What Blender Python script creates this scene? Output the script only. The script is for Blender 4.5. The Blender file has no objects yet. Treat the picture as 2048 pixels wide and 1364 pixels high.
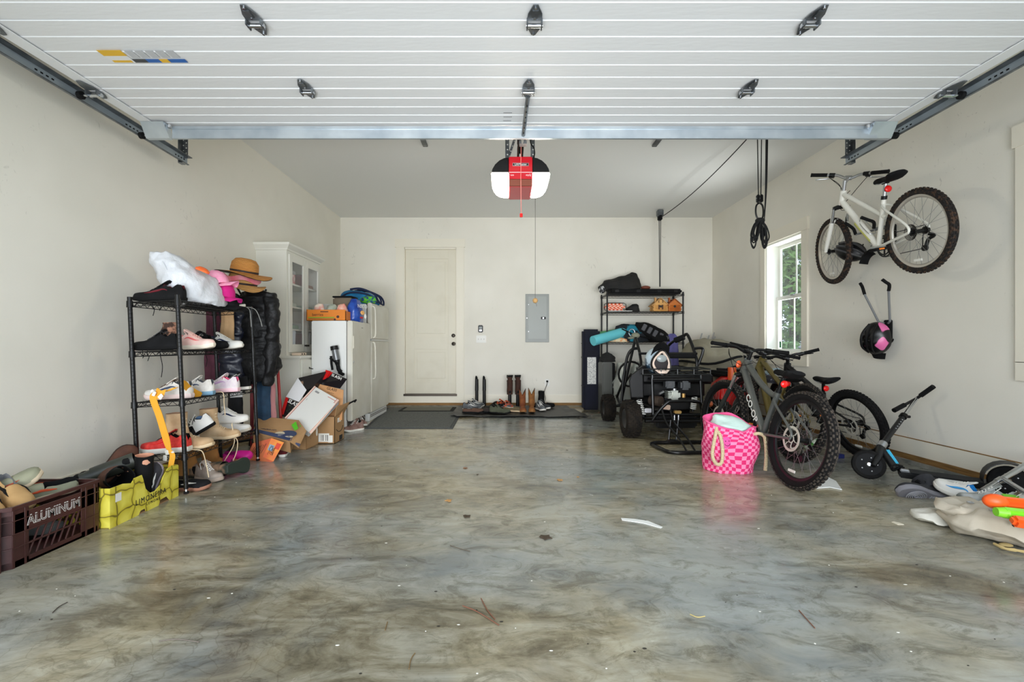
import bpy, bmesh, math, random
from math import pi, sin, cos, radians, sqrt, atan2
from mathutils import Vector, Matrix, noise

scn = bpy.context.scene
col = scn.collection
random.seed(7)

# ------------------------------------------------------------------ camera
FPX, VX, VY, CH = 910.0, 1010.0, 693.0, 0.975     # focal length and principal point in pixels of the 2048x1364 frame
cd = bpy.data.cameras.new('camera')
cd.sensor_width = 36.0
cd.lens = FPX / 2048 * 36.0
cd.shift_x = (1024 - VX) / 2048
cd.shift_y = (VY - 682) / 2048
cd.clip_start = 0.02
cam = bpy.data.objects.new('camera', cd)
cam.location = (0, 0, CH)
cam.rotation_euler = (pi / 2, 0, 0)
col.objects.link(cam)
scn.camera = cam

# ------------------------------------------------------------------ light and exposure
world = bpy.data.worlds.new('sky')
scn.world = world
world.use_nodes = True
wn = world.node_tree
wn.nodes.clear()
wo = wn.nodes.new('ShaderNodeOutputWorld')
bg = wn.nodes.new('ShaderNodeBackground')
tc = wn.nodes.new('ShaderNodeTexCoord')
sep = wn.nodes.new('ShaderNodeSeparateXYZ')
rmp = wn.nodes.new('ShaderNodeValToRGB')
rmp.color_ramp.elements[0].position = 0.0
rmp.color_ramp.elements[0].color = (0.80, 0.90, 1.0, 1)
rmp.color_ramp.elements[1].position = 0.7
rmp.color_ramp.elements[1].color = (0.50, 0.68, 1.0, 1)
wn.links.new(tc.outputs['Generated'], sep.inputs[0])
wn.links.new(sep.outputs['Z'], rmp.inputs[0])
wn.links.new(rmp.outputs[0], bg.inputs['Color'])
wn.links.new(bg.outputs[0], wo.inputs[0])
bg.inputs['Strength'].default_value = 1.9

def light(name, kind, energy, color, loc, target=None, **kw):
    l = bpy.data.lights.new(name, kind)
    l.energy = energy
    l.color = color
    for k, v in kw.items():
        setattr(l, k, v)
    o = bpy.data.objects.new(name, l)
    o.location = loc
    if target is not None:
        d = Vector(target) - Vector(loc)
        o.rotation_euler = d.to_track_quat('-Z', 'Y').to_euler()
    col.objects.link(o)
    return o

# bright hazy sun light arriving level with the drive, through the open doorway
light('hazy_sun', 'SUN', 0.8, (1.0, 0.98, 0.95), (0, -10, 2.4), (0.35, 7.0, 1.0), angle=radians(50))
# daylight of the doorway
light('doorway_daylight', 'AREA', 66, (0.88, 0.95, 1.0), (0.1, -0.35, 1.25), (0.1, 8, 1.25), shape='RECTANGLE', size=4.8, size_y=2.2)

# added fill lamp behind the camera, tilted up to brighten back wall and ceiling
light('back_wall_fill', 'AREA', 51, (0.95, 0.975, 1.0), (0.1, -0.7, 0.55), (0.5, 7.4, 2.5), shape='RECTANGLE', size=4.6, size_y=0.9, spread=radians(75))

# daylight through the side window
light('window_daylight', 'AREA', 26, (0.96, 0.99, 1.0), (3.95, 5.56, 1.05), (1.6, 5.6, 3.0), shape='RECTANGLE', size=0.8, size_y=1.0, spread=radians(120))

scn.view_settings.view_transform = 'Standard'
scn.view_settings.look = 'None'
scn.view_settings.exposure = -0.02
scn.view_settings.gamma = 1.0
scn.view_settings.use_curve_mapping = False
scn.cycles.max_bounces = 10
scn.cycles.diffuse_bounces = 6
scn.cycles.glossy_bounces = 4
scn.cycles.transparent_max_bounces = 12
scn.cycles.use_denoising = True
scn.cycles.sample_clamp_indirect = 6.0
scn.cycles.caustics_reflective = False
scn.cycles.caustics_refractive = False

# ------------------------------------------------------------------ helpers
def P(px, py, Y):
    """point of the photograph's pixel at distance Y into the garage"""
    return Vector(((px - VX) * Y / FPX, Y, CH - (py - VY) * Y / FPX))

def G(px, py):
    """point of the floor seen at a pixel"""
    Y = FPX * CH / (py - VY)
    return Vector(((px - VX) * Y / FPX, Y, 0.0))

def lin(c):
    return tuple(((v / 255) / 12.92 if v / 255 <= 0.04045 else (((v / 255) + 0.055) / 1.055) ** 2.4) for v in c)

_M = {}
def mat(name, rgb, rough=0.6, metal=0.0, rgb2=None, ns=8.0, lo=0.35, hi=0.65, bump=0.0, bs=30.0, spec=0.5, coat=0.0, emit=0.0, alpha=1.0, trans=0.0, kind='noise', detail=3.0, sc=None, bk='noise', sheen=0.0):
    if name in _M:
        return _M[name]
    m = bpy.data.materials.new(name)
    m.use_nodes = True
    nt = m.node_tree
    b = nt.nodes['Principled BSDF']
    b.inputs['Base Color'].default_value = (*lin(rgb), 1)
    b.inputs['Roughness'].default_value = rough
    b.inputs['Metallic'].default_value = metal
    b.inputs['Specular IOR Level'].default_value = spec
    b.inputs['Coat Weight'].default_value = coat
    b.inputs['Alpha'].default_value = alpha
    b.inputs['Transmission Weight'].default_value = trans
    b.inputs['Sheen Weight'].default_value = sheen
    if emit:
        b.inputs['Emission Color'].default_value = (*lin(rgb), 1)
        b.inputs['Emission Strength'].default_value = emit
    t = nt.nodes.new('ShaderNodeTexCoord')
    mp = nt.nodes.new('ShaderNodeMapping')
    if sc:
        mp.inputs['Scale'].default_value = sc
    nt.links.new(t.outputs['Object'], mp.inputs[0])
    if rgb2 is not None:
        if kind == 'wave':
            n = nt.nodes.new('ShaderNodeTexWave')
            n.inputs['Distortion'].default_value = 2.0
            n.bands_direction = 'Z'
        elif kind == 'voronoi':
            n = nt.nodes.new('ShaderNodeTexVoronoi')
        elif kind == 'checker':
            n = nt.nodes.new('ShaderNodeTexChecker')
        else:
            n = nt.nodes.new('ShaderNodeTexNoise')
            n.inputs['Detail'].default_value = detail
        n.inputs['Scale'].default_value = ns
        nt.links.new(mp.outputs[0], n.inputs['Vector'])
        r = nt.nodes.new('ShaderNodeValToRGB')
        r.color_ramp.elements[0].position = lo
        r.color_ramp.elements[0].color = (*lin(rgb), 1)
        r.color_ramp.elements[1].position = hi
        r.color_ramp.elements[1].color = (*lin(rgb2), 1)
        nt.links.new(n.outputs['Distance' if kind == 'voronoi' else ('Fac')], r.inputs[0])
        nt.links.new(r.outputs[0], b.inputs['Base Color'])
        m['_ramp'] = r.name
    if bump:
        if bk == 'wave':
            n2 = nt.nodes.new('ShaderNodeTexWave'); n2.bands_direction = 'Z'
            n2.inputs['Distortion'].default_value = 1.0
        elif bk == 'voronoi':
            n2 = nt.nodes.new('ShaderNodeTexVoronoi')
        else:
            n2 = nt.nodes.new('ShaderNodeTexNoise')
            n2.inputs['Detail'].default_value = 4
        n2.inputs['Scale'].default_value = bs
        nt.links.new(mp.outputs[0], n2.inputs['Vector'])
        bp = nt.nodes.new('ShaderNodeBump')
        bp.inputs['Strength'].default_value = bump
        bp.inputs['Distance'].default_value = 0.01
        nt.links.new(n2.outputs['Distance' if bk == 'voronoi' else 'Fac'], bp.inputs['Height'])
        nt.links.new(bp.outputs[0], b.inputs['Normal'])
    _M[name] = m
    return m

class MB:
    """collects shapes and links them as one mesh"""
    def __init__(s, T=None):
        s.v = []; s.f = []; s.mi = []; s.mats = []; s.cur = 0
        s.T = T.copy() if T is not None else Matrix.Identity(4)
    def m(s, mt):
        if mt not in s.mats:
            s.mats.append(mt)
        s.cur = s.mats.index(mt)
        return s
    def add(s, vs, fs):
        b = len(s.v)
        s.v += [s.T @ Vector(v) for v in vs]
        s.f += [tuple(i + b for i in f) for f in fs]
        s.mi += [s.cur] * len(fs)
        return s
    def box(s, c, d, R=None, bev=0.0):
        x, y, z = d[0] / 2, d[1] / 2, d[2] / 2
        R3 = R if R is not None else Matrix.Identity(3)
        c = Vector(c)
        if bev <= 0:
            vs = [Vector((sx * x, sy * y, sz * z)) for sx in (-1, 1) for sy in (-1, 1) for sz in (-1, 1)]
            fs = [(0, 1, 3, 2), (4, 6, 7, 5), (0, 4, 5, 1), (2, 3, 7, 6), (0, 2, 6, 4), (1, 5, 7, 3)]
        else:
            bm = bmesh.new()
            bmesh.ops.create_cube(bm, size=1.0, matrix=Matrix.Diagonal((d[0], d[1], d[2], 1)))
            bmesh.ops.bevel(bm, geom=bm.edges[:], offset=min(bev, 0.49 * min(d)), segments=2, affect='EDGES')
            bm.verts.index_update()
            vs = [v.co.copy() for v in bm.verts]
            fs = [tuple(v.index for v in f.verts) for f in bm.faces]
            bm.free()
        return s.add([c + R3 @ v for v in vs], fs)
    def bb(s, x0, x1, y0, y1, z0, z1, bev=0.0):
        return s.box(((x0 + x1) / 2, (y0 + y1) / 2, (z0 + z1) / 2), (abs(x1 - x0), abs(y1 - y0), abs(z1 - z0)), bev=bev)
    def tube(s, pts, r, n=8, closed=False, cap=True):
        pts = [Vector(p) for p in pts]
        N = len(pts)
        rr = r if isinstance(r, (list, tuple)) else [r] * N
        tang = []
        for i in range(N):
            if closed:
                t = pts[(i + 1) % N] - pts[i - 1]
            else:
                t = pts[min(i + 1, N - 1)] - pts[max(i - 1, 0)]
            tang.append(t.normalized() if t.length > 1e-9 else Vector((0, 0, 1)))
        a = tang[0]
        u = a.orthogonal().normalized()
        vs = []
        for i in range(N):
            t = tang[i]
            u = (u - t * u.dot(t))
            u = u.normalized() if u.length > 1e-6 else t.orthogonal().normalized()
            w = t.cross(u)
            for k in range(n):
                an = 2 * pi * k / n
                vs.append(pts[i] + (u * cos(an) + w * sin(an)) * rr[i])
        fs = []
        for i in range(N if closed else N - 1):
            j = (i + 1) % N
            for k in range(n):
                l = (k + 1) % n
                fs.append((i * n + k, i * n + l, j * n + l, j * n + k))
        if cap and not closed:
            fs.append(tuple(range(n - 1, -1, -1)))
            fs.append(tuple((N - 1) * n + k for k in range(n)))
        return s.add(vs, fs)
    def cyl(s, p0, p1, r0, r1=None, n=16, cap=True):
        return s.tube([p0, p1], [r0, r0 if r1 is None else r1], n, cap=cap)
    def ell(s, c, r, n=16, k=10, R=None, T=None):
        c = Vector(c); r = r if isinstance(r, (tuple, list, Vector)) else (r, r, r)
        R3 = R if R is not None else Matrix.Identity(3)
        vs = []; fs = []
        for i in range(1, k):
            th = pi * i / k
            for j in range(n):
                ph = 2 * pi * j / n
                vs.append(c + R3 @ Vector((r[0] * sin(th) * cos(ph), r[1] * sin(th) * sin(ph), r[2] * cos(th))))
        top = len(vs); vs.append(c + R3 @ Vector((0, 0, r[2]))); vs.append(c + R3 @ Vector((0, 0, -r[2])))
        for i in range(k - 2):
            for j in range(n):
                l = (j + 1) % n
                fs.append((i * n + j, (i + 1) * n + j, (i + 1) * n + l, i * n + l))
        for j in range(n):
            l = (j + 1) % n
            fs.append((top, j, l)); fs.append((top + 1, (k - 2) * n + l, (k - 2) * n + j))
        return s.add(vs, fs)
    def lathe(s, prof, n=24, M=None, closed=False):
        """prof: (r, z) along the local z axis"""
        M = M if M is not None else Matrix.Identity(4)
        vs = []; fs = []
        for (r, z) in prof:
            for j in range(n):
                a = 2 * pi * j / n
                vs.append(M @ Vector((r * cos(a), r * sin(a), z)))
        K = len(prof)
        for i in range(K if closed else K - 1):
            i2 = (i + 1) % K
            for j in range(n):
                l = (j + 1) % n
                fs.append((i * n + j, i * n + l, i2 * n + l, i2 * n + j))
        if not closed:
            if prof[0][0] > 1e-6: fs.append(tuple(range(n - 1, -1, -1)))
            if prof[-1][0] > 1e-6: fs.append(tuple((K - 1) * n + k for k in range(n)))
        return s.add(vs, fs)
    def prism(s, poly, h, M=None):
        """flat outline in local xy, thickness h along local z"""
        M = M if M is not None else Matrix.Identity(4)
        n = len(poly)
        vs = [M @ Vector((p[0], p[1], 0)) for p in poly] + [M @ Vector((p[0], p[1], h)) for p in poly]
        fs = [tuple(range(n - 1, -1, -1)), tuple(range(n, 2 * n))]
        for i in range(n):
            j = (i + 1) % n
            fs.append((i, j, j + n, i + n))
        return s.add(vs, fs)
    def loft(s, rings, cap0=True, cap1=True, closed=True):
        n = len(rings[0]); vs = [Vector(p) for r in rings for p in r]; fs = []
        for i in range(len(rings) - 1):
            for k in range(n if closed else n - 1):
                l = (k + 1) % n
                fs.append((i * n + k, i * n + l, (i + 1) * n + l, (i + 1) * n + k))
        if cap0: fs.append(tuple(range(n - 1, -1, -1)))
        if cap1: fs.append(tuple((len(rings) - 1) * n + k for k in range(n)))
        return s.add(vs, fs)
    def sheet(s, fn, nu, nv, th=0.004):
        """cloth or card: fn(u, v) -> point, given a real thickness"""
        pts = [[Vector(fn(i / nu, j / nv)) for j in range(nv + 1)] for i in range(nu + 1)]
        W = nv + 1
        top = []; bot = []
        for i in range(nu + 1):
            for j in range(nv + 1):
                du = pts[min(i + 1, nu)][j] - pts[max(i - 1, 0)][j]
                dv = pts[i][min(j + 1, nv)] - pts[i][max(j - 1, 0)]
                nn = du.cross(dv)
                nn = nn.normalized() if nn.length > 1e-12 else Vector((0, 0, 1))
                top.append(pts[i][j] + nn * th / 2); bot.append(pts[i][j] - nn * th / 2)
        K = len(top); fs = []
        for i in range(nu):
            for j in range(nv):
                a, b, c, d = i * W + j, (i + 1) * W + j, (i + 1) * W + j + 1, i * W + j + 1
                fs.append((a, b, c, d)); fs.append((K + d, K + c, K + b, K + a))
        for i in range(nu):
            fs.append((i * W, K + i * W, K + (i + 1) * W, (i + 1) * W))
            fs.append((i * W + nv, (i + 1) * W + nv, K + (i + 1) * W + nv, K + i * W + nv))
        for j in range(nv):
            fs.append((j, j + 1, K + j + 1, K + j))
            fs.append((nu * W + j, K + nu * W + j, K + nu * W + j + 1, nu * W + j + 1))
        return s.add(top + bot, fs)
    def crumple(s, amp, sc, seed=0.0):
        """push every vertex by smooth noise"""
        o = Vector((seed * 3.1, seed * 1.7, seed * 5.3))
        for i, v in enumerate(s.v):
            s.v[i] = v + noise.noise_vector(v * sc + o) * amp
        return s
    def build(s, name, parent=None, label=None, smooth=35, bev=0.0, kind=None, loc=None, rot=None):
        me = bpy.data.meshes.new(name)
        me.from_pydata([tuple(v) for v in s.v], [], s.f)
        for mt in s.mats:
            me.materials.append(mt)
        if len(s.mats) > 1:
            me.polygons.foreach_set('material_index', s.mi)
        me.validate(clean_customdata=False)
        bm = bmesh.new(); bm.from_mesh(me)
        bmesh.ops.recalc_face_normals(bm, faces=bm.faces[:])
        bm.to_mesh(me); bm.free()
        if smooth:
            me.shade_smooth()
            me.set_sharp_from_angle(angle=radians(smooth))
        me.update()
        o = bpy.data.objects.new(name, me)
        col.objects.link(o)
        if parent is not None: o.parent = parent
        if label: o['label'] = label
        if kind: o['kind'] = kind
        if loc is not None: o.location = loc
        if rot is not None: o.rotation_euler = rot
        if bev:
            b = o.modifiers.new('bevel', 'BEVEL'); b.width = bev; b.segments = 2; b.limit_method = 'ANGLE'
        return o

def tag(o, label, cat, group=None):
    o['label'] = label; o['category'] = cat
    if group: o['group'] = group
    return o

def thing(name, label, cat, loc=(0, 0, 0), rot=(0, 0, 0), group=None, M=None):
    o = bpy.data.objects.new(name, None)
    o.empty_display_size = 0.1
    col.objects.link(o)
    if M is not None:
        o.matrix_world = M
    else:
        o.location = loc; o.rotation_euler = rot
    return tag(o, label, cat, group)

def struct(mb, name, parent=None, **kw):
    o = mb.build(name, parent, **kw)
    if parent is None: o['kind'] = 'structure'
    return o

def copy_tree(o, parent=None):
    c = o.copy(); col.objects.link(c); c.parent = parent
    for ch in [x for x in bpy.data.objects if x.parent == o]:
        copy_tree(ch, c)
    return c

def frame(o, x, y=None, z=None):
    """4x4 matrix with origin o and axes x (and z or y) made orthonormal"""
    x = Vector(x).normalized()
    if z is not None:
        z = Vector(z); z = (z - x * z.dot(x)).normalized(); y = z.cross(x)
    else:
        y = Vector(y); y = (y - x * y.dot(x)).normalized(); z = x.cross(y)
    M = Matrix((x, y, z)).transposed().to_4x4()
    M.translation = Vector(o)
    return M

def cat_(pts, k=6, closed=False):
    """Catmull-Rom curve through points"""
    pts = [Vector(p) for p in pts]; n = len(pts); out = []
    for i in range(n if closed else n - 1):
        if closed:
            p0, p1, p2, p3 = pts[i - 1], pts[i], pts[(i + 1) % n], pts[(i + 2) % n]
        else:
            p0, p1, p2, p3 = pts[max(i - 1, 0)], pts[i], pts[i + 1], pts[min(i + 2, n - 1)]
        for j in range(k):
            t = j / k
            out.append(0.5 * ((2 * p1) + (p2 - p0) * t + (2 * p0 - 5 * p1 + 4 * p2 - p3) * t * t + (3 * p1 - p0 - 3 * p2 + p3) * t ** 3))
    if not closed: out.append(pts[-1])
    return out

def rring(c, rx, ry, n=20, p=2.0, M3=None, ph=0.0):
    """super-ellipse ring in the local xy plane"""
    c = Vector(c); out = []
    for k in range(n):
        a = 2 * pi * k / n + ph
        ca, sa = cos(a), sin(a)
        v = Vector((rx * math.copysign(abs(ca) ** (2 / p), ca), ry * math.copysign(abs(sa) ** (2 / p), sa), 0))
        if M3 is not None: v = M3 @ v
        out.append(c + v)
    return out

_txt = {}
def text(body, size, M, mt, parent, name='lettering', ext=0.0006, align='CENTER', sx=1.0, label=None, off=0.0, bold=0.0, sp=1.0):
    cu = bpy.data.curves.new('t', 'FONT')
    cu.body = body; cu.size = size; cu.align_x = align; cu.align_y = 'CENTER'; cu.extrude = ext
    cu.offset = bold; cu.space_character = sp; cu.resolution_u = 3
    to = bpy.data.objects.new('t', cu); col.objects.link(to)
    dg = bpy.context.evaluated_depsgraph_get()
    me = bpy.data.meshes.new_from_object(to.evaluated_get(dg))
    bpy.data.objects.remove(to); bpy.data.curves.remove(cu)
    T = M @ Matrix.Diagonal((sx, 1, 1, 1))
    me.transform(T); me.name = name
    me.materials.clear(); me.materials.append(mt)
    o = bpy.data.objects.new(name, me); col.objects.link(o); o.parent = parent
    if label: o['label'] = label
    return o
# ------------------------------------------------------------------ materials
WALL = mat('wall_paint', (237, 233, 222), 0.75, rgb2=(229, 225, 213), ns=1.2, bump=0.05, bs=60)
CEIL = mat('ceiling_paint', (226, 226, 222), 0.85, bump=0.05, bs=60)
TRIM = mat('trim_paint', (236, 230, 214), 0.5)
WIN = mat('window_vinyl', (238, 238, 230), 0.4)
DOORW = mat('door_paint', (226, 220, 202), 0.45, rgb2=(216, 209, 189), ns=3, lo=0.5, hi=0.8)
GDOOR = mat('garage_door_steel', (226, 227, 227), 0.5, bump=0.12, bs=45, sc=(0.25, 1, 1))
GALV = mat('galvanized_steel', (200, 208, 213), 0.36, 0.7, rgb2=(172, 182, 190), ns=5)
DGALV = mat('dark_galvanized', (92, 96, 100), 0.4, 0.8, rgb2=(130, 135, 138), ns=12)
CHROME = mat('polished_metal', (205, 207, 210), 0.18, 1.0)
BLACK = mat('black_paint', (9, 9, 10), 0.42, spec=0.35)
BLACKM = mat('matte_black', (11, 11, 12), 0.8, spec=0.25)
RUB = mat('black_rubber', (14, 14, 14), 0.85, spec=0.25, rgb2=(28, 26, 24), ns=30, bump=0.2, bs=80)
WOOD = mat('bare_lumber', (150, 112, 62), 0.7, rgb2=(118, 86, 46), ns=6, sc=(1, 1, 12))
CURB = mat('curb_concrete', (112, 112, 106), 0.9, rgb2=(150, 148, 138), ns=9, bump=0.3, bs=30)
GLASS = mat('window_glass', (235, 240, 240), 0.02, alpha=0.10, spec=1.0)
WHITE = mat('white_plastic', (235, 234, 228), 0.45)
RED = mat('red_plastic', (205, 22, 24), 0.35)
REDL = mat('red_reflector', (235, 30, 28), 0.2)
LABEL = mat('paper_label', (236, 234, 226), 0.6)
INK = mat('black_ink', (28, 26, 26), 0.6)
SILV = mat('brushed_silver', (190, 192, 194), 0.35, 0.9)

def floor_material():
    m = bpy.data.materials.new('stained_concrete'); m.use_nodes = True
    nt = m.node_tree; b = nt.nodes['Principled BSDF']; L = nt.links.new
    t = nt.nodes.new('ShaderNodeTexCoord')
    def nz(scale, det, rough=0.55, dist=0.0, sc=(1, 1, 1), off=(0, 0, 0), rz=0.0):
        mp = nt.nodes.new('ShaderNodeMapping'); mp.inputs['Scale'].default_value = sc; mp.inputs['Location'].default_value = off
        mp.inputs['Rotation'].default_value = (0, 0, rz)
        L(t.outputs['Object'], mp.inputs[0])
        n = nt.nodes.new('ShaderNodeTexNoise'); n.inputs['Scale'].default_value = scale; n.inputs['Detail'].default_value = det
        n.inputs['Roughness'].default_value = rough; n.inputs['Distortion'].default_value = dist
        L(mp.outputs[0], n.inputs['Vector']); return n
    def ramp(src, stops):
        r = nt.nodes.new('ShaderNodeValToRGB'); e = r.color_ramp.elements
        while len(e) < len(stops): e.new(0.5)
        for k, (p, c) in enumerate(stops):
            e[k].position = p; e[k].color = (*(lin(c) if len(c) == 3 else c[:3]), 1)
        L(src, r.inputs[0]); return r
    def mix(f, a, c, mode='MIX', fac=None):
        x = nt.nodes.new('ShaderNodeMix'); x.data_type = 'RGBA'; x.blend_type = mode
        if fac is None: L(f, x.inputs['Factor'])
        else: x.inputs['Factor'].default_value = fac
        L(a, x.inputs['A']); L(c, x.inputs['B']); return x.outputs['Result']
    n1 = nz(0.55, 7, 0.62, 0.6, sc=(1, 1.0, 1), off=(3.1, 1.7, 0), rz=0.5)
    base = ramp(n1.outputs['Fac'], [(0.32, (76, 69, 52)), (0.44, (118, 108, 84)), (0.56, (184, 170, 134)), (0.72, (202, 192, 162))])
    n2 = nz(1.9, 9, 0.68, 1.2, sc=(1, 2.3, 1), rz=-0.5)
    blot = ramp(n2.outputs['Fac'], [(0.36, (62, 57, 45)), (0.48, (142, 134, 112)), (0.62, (194, 190, 172))])
    c = mix(None, base.outputs[0], blot.outputs[0], 'MIX', 0.5)
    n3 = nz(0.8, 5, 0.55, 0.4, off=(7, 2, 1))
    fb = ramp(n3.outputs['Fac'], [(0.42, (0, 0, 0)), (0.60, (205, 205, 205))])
    blue = nt.nodes.new('ShaderNodeRGB'); blue.outputs[0].default_value = (*lin((146, 158, 164)), 1)  # bluish patches: painted sky reflection, besides some bluish tone of the concrete itself
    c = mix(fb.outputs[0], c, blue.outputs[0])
    n4 = nz(5.0, 10, 0.75, 1.5, sc=(1, 1.8, 1), rz=0.4)
    sp = ramp(n4.outputs['Fac'], [(0.38, (176, 172, 160)), (0.5, (250, 250, 248)), (0.62, (255, 255, 255))])
    c = mix(None, c, sp.outputs[0], 'MULTIPLY', 0.75)
    # fine craze lines
    v = nt.nodes.new('ShaderNodeTexVoronoi'); v.feature = 'DISTANCE_TO_EDGE'; v.inputs['Scale'].default_value = 14
    mpv = nt.nodes.new('ShaderNodeMapping'); L(t.outputs['Object'], mpv.inputs[0])
    wv = nz(6, 3, 0.5); mx = nt.nodes.new('ShaderNodeMixRGB'); mx.inputs[0].default_value = 0.12
    L(mpv.outputs[0], mx.inputs[1]); L(wv.outputs['Color'], mx.inputs[2]); L(mx.outputs[0], v.inputs['Vector'])
    cr = ramp(v.outputs['Distance'], [(0.0, (205, 200, 190)), (0.03, (255, 255, 255))])
    n5 = nz(0.9, 2, 0.5, 0, off=(1, 9, 0)); f5 = ramp(n5.outputs['Fac'], [(0.45, (0, 0, 0)), (0.6, (200, 200, 200))])
    one = nt.nodes.new('ShaderNodeRGB'); one.outputs[0].default_value = (1, 1, 1, 1)
    crk = mix(f5.outputs[0], one.outputs[0], cr.outputs[0])
    c = mix(None, c, crk, 'MULTIPLY', 1.0)
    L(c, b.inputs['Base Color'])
    nr = nz(2.6, 8, 0.7, 0.8, sc=(1, 1.6, 1), rz=0.3)
    rr = nt.nodes.new('ShaderNodeMapRange'); rr.inputs['From Min'].default_value = 0.3; rr.inputs['From Max'].default_value = 0.7
    rr.inputs['To Min'].default_value = 0.10; rr.inputs['To Max'].default_value = 0.32
    L(nr.outputs['Fac'], rr.inputs['Value']); L(rr.outputs[0], b.inputs['Roughness'])
    b.inputs['Specular IOR Level'].default_value = 0.6
    nb = nz(3, 8, 0.6, 0.5); bp = nt.nodes.new('ShaderNodeBump'); bp.inputs['Strength'].default_value = 0.25; bp.inputs['Distance'].default_value = 0.012
    L(nb.outputs['Fac'], bp.inputs['Height']); L(bp.outputs[0], b.inputs['Normal'])
    return m
FLOORM = floor_material()

def scuffs(m):
    nt = m.node_tree; b = nt.nodes['Principled BSDF']; L = nt.links.new; src = b.inputs['Base Color'].links[0].from_socket
    t = nt.nodes.new('ShaderNodeTexCoord'); mp = nt.nodes.new('ShaderNodeMapping'); mp.inputs['Scale'].default_value = (1, 1.0, 0.55); L(t.outputs['Object'], mp.inputs[0])
    def n(sc, d, ds, lo, hi, v):
        x = nt.nodes.new('ShaderNodeTexNoise'); x.inputs['Scale'].default_value = sc; x.inputs['Detail'].default_value = d; x.inputs['Distortion'].default_value = ds; L(mp.outputs[0], x.inputs['Vector'])
        r = nt.nodes.new('ShaderNodeMapRange'); r.inputs['From Min'].default_value = lo; r.inputs['From Max'].default_value = hi; r.inputs['To Max'].default_value = v; L(x.outputs['Fac'], r.inputs['Value']); return r.outputs[0]
    a = n(9, 3, 5.0, 0.66, 0.73, 0.3); c = n(1.1, 2, 0, 0.52, 0.62, 1.0)
    mu = nt.nodes.new('ShaderNodeMath'); mu.operation = 'MULTIPLY'; L(a, mu.inputs[0]); L(c, mu.inputs[1])
    x = nt.nodes.new('ShaderNodeMix'); x.data_type = 'RGBA'; L(mu.outputs[0], x.inputs['Factor']); L(src, x.inputs['A']); x.inputs['B'].default_value = (*lin((120, 116, 106)), 1); L(x.outputs['Result'], b.inputs['Base Color'])
scuffs(WALL)

# ------------------------------------------------------------------ the room
XL, XR, YB, ZC = -2.70, 3.40, 7.46, 3.09
YF = -0.15
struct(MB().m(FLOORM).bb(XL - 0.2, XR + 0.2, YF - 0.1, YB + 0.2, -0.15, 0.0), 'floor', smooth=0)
struct(MB().m(CEIL).bb(XL - 0.2, XR + 0.2, YF, YB + 0.2, ZC, ZC + 0.15), 'ceiling', smooth=0)
struct(MB().m(WALL).bb(XL - 0.2, XL, YF, YB + 0.2, 0.0, ZC), 'wall_left', smooth=0)
w = MB().m(WALL)
DX0, DX1, DZ0, DZ1 = -1.66, -0.785, 0.165, 2.59           # doorway in the back wall
w.bb(XL, DX0, YB, YB + 0.15, 0, ZC); w.bb(DX1, XR, YB, YB + 0.15, 0, ZC)
w.bb(DX0, DX1, YB, YB + 0.15, DZ1, ZC); w.bb(DX0, DX1, YB, YB + 0.15, 0, DZ0)
struct(w, 'wall_back', smooth=0)
W1 = (5.19, 5.93, 0.87, 2.29)
W2 = (2.12, 2.92, 0.87, 2.29)
w = MB().m(WALL)
ys = [YF, W2[0], W2[1], W1[0], W1[1], YB + 0.15]
for a, b_ in ((ys[0], ys[1]), (ys[2], ys[3]), (ys[4], ys[5])):
    w.bb(XR, XR + 0.2, a, b_, 0, ZC)
for (a, b_, z0, z1) in (W1, W2):
    w.bb(XR, XR + 0.2, a, b_, 0, z0); w.bb(XR, XR + 0.2, a, b_, z1, ZC)
struct(w, 'wall_right', smooth=0)
w = MB().m(WALL)
w.bb(XL, -2.38, YF, 0.05, 0, ZC); w.bb(2.60, XR, YF, 0.05, 0, ZC); w.bb(-2.38, 2.60, YF, 0.05, 2.47, ZC)
struct(w, 'wall_front', smooth=0)

# base boards: painted board, bare lumber edge and curb
b = MB()
b.m(TRIM).bb(XR - 0.012, XR, 0.05, YB, 0.075, 0.205); b.m(WOOD).bb(XR - 0.013, XR, 0.05, YB, 0.205, 0.211)
b.m(WOOD).bb(XR - 0.022, XR, 0.05, YB, 0.03, 0.075); b.m(CURB).bb(XR - 0.05, XR, 0.05, YB, 0.0, 0.03)
struct(b, 'baseboard_right', smooth=0)
b = MB()
b.m(TRIM).bb(XL, -1.78, YB - 0.012, YB, 0.055, 0.18); b.m(TRIM).bb(-0.66, XR, YB - 0.012, YB, 0.055, 0.18)
b.m(WOOD).bb(XL, XR, YB - 0.022, YB, 0.012, 0.055); b.m(CURB).bb(XL, XR, YB - 0.03, YB, 0.0, 0.012)
struct(b, 'baseboard_back', smooth=0)
b = MB()
b.m(TRIM).bb(XL, XL + 0.012, 0.05, YB, 0.055, 0.18); b.m(WOOD).bb(XL, XL + 0.022, 0.05, YB, 0.0, 0.055)
struct(b, 'baseboard_left', smooth=0)

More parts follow.
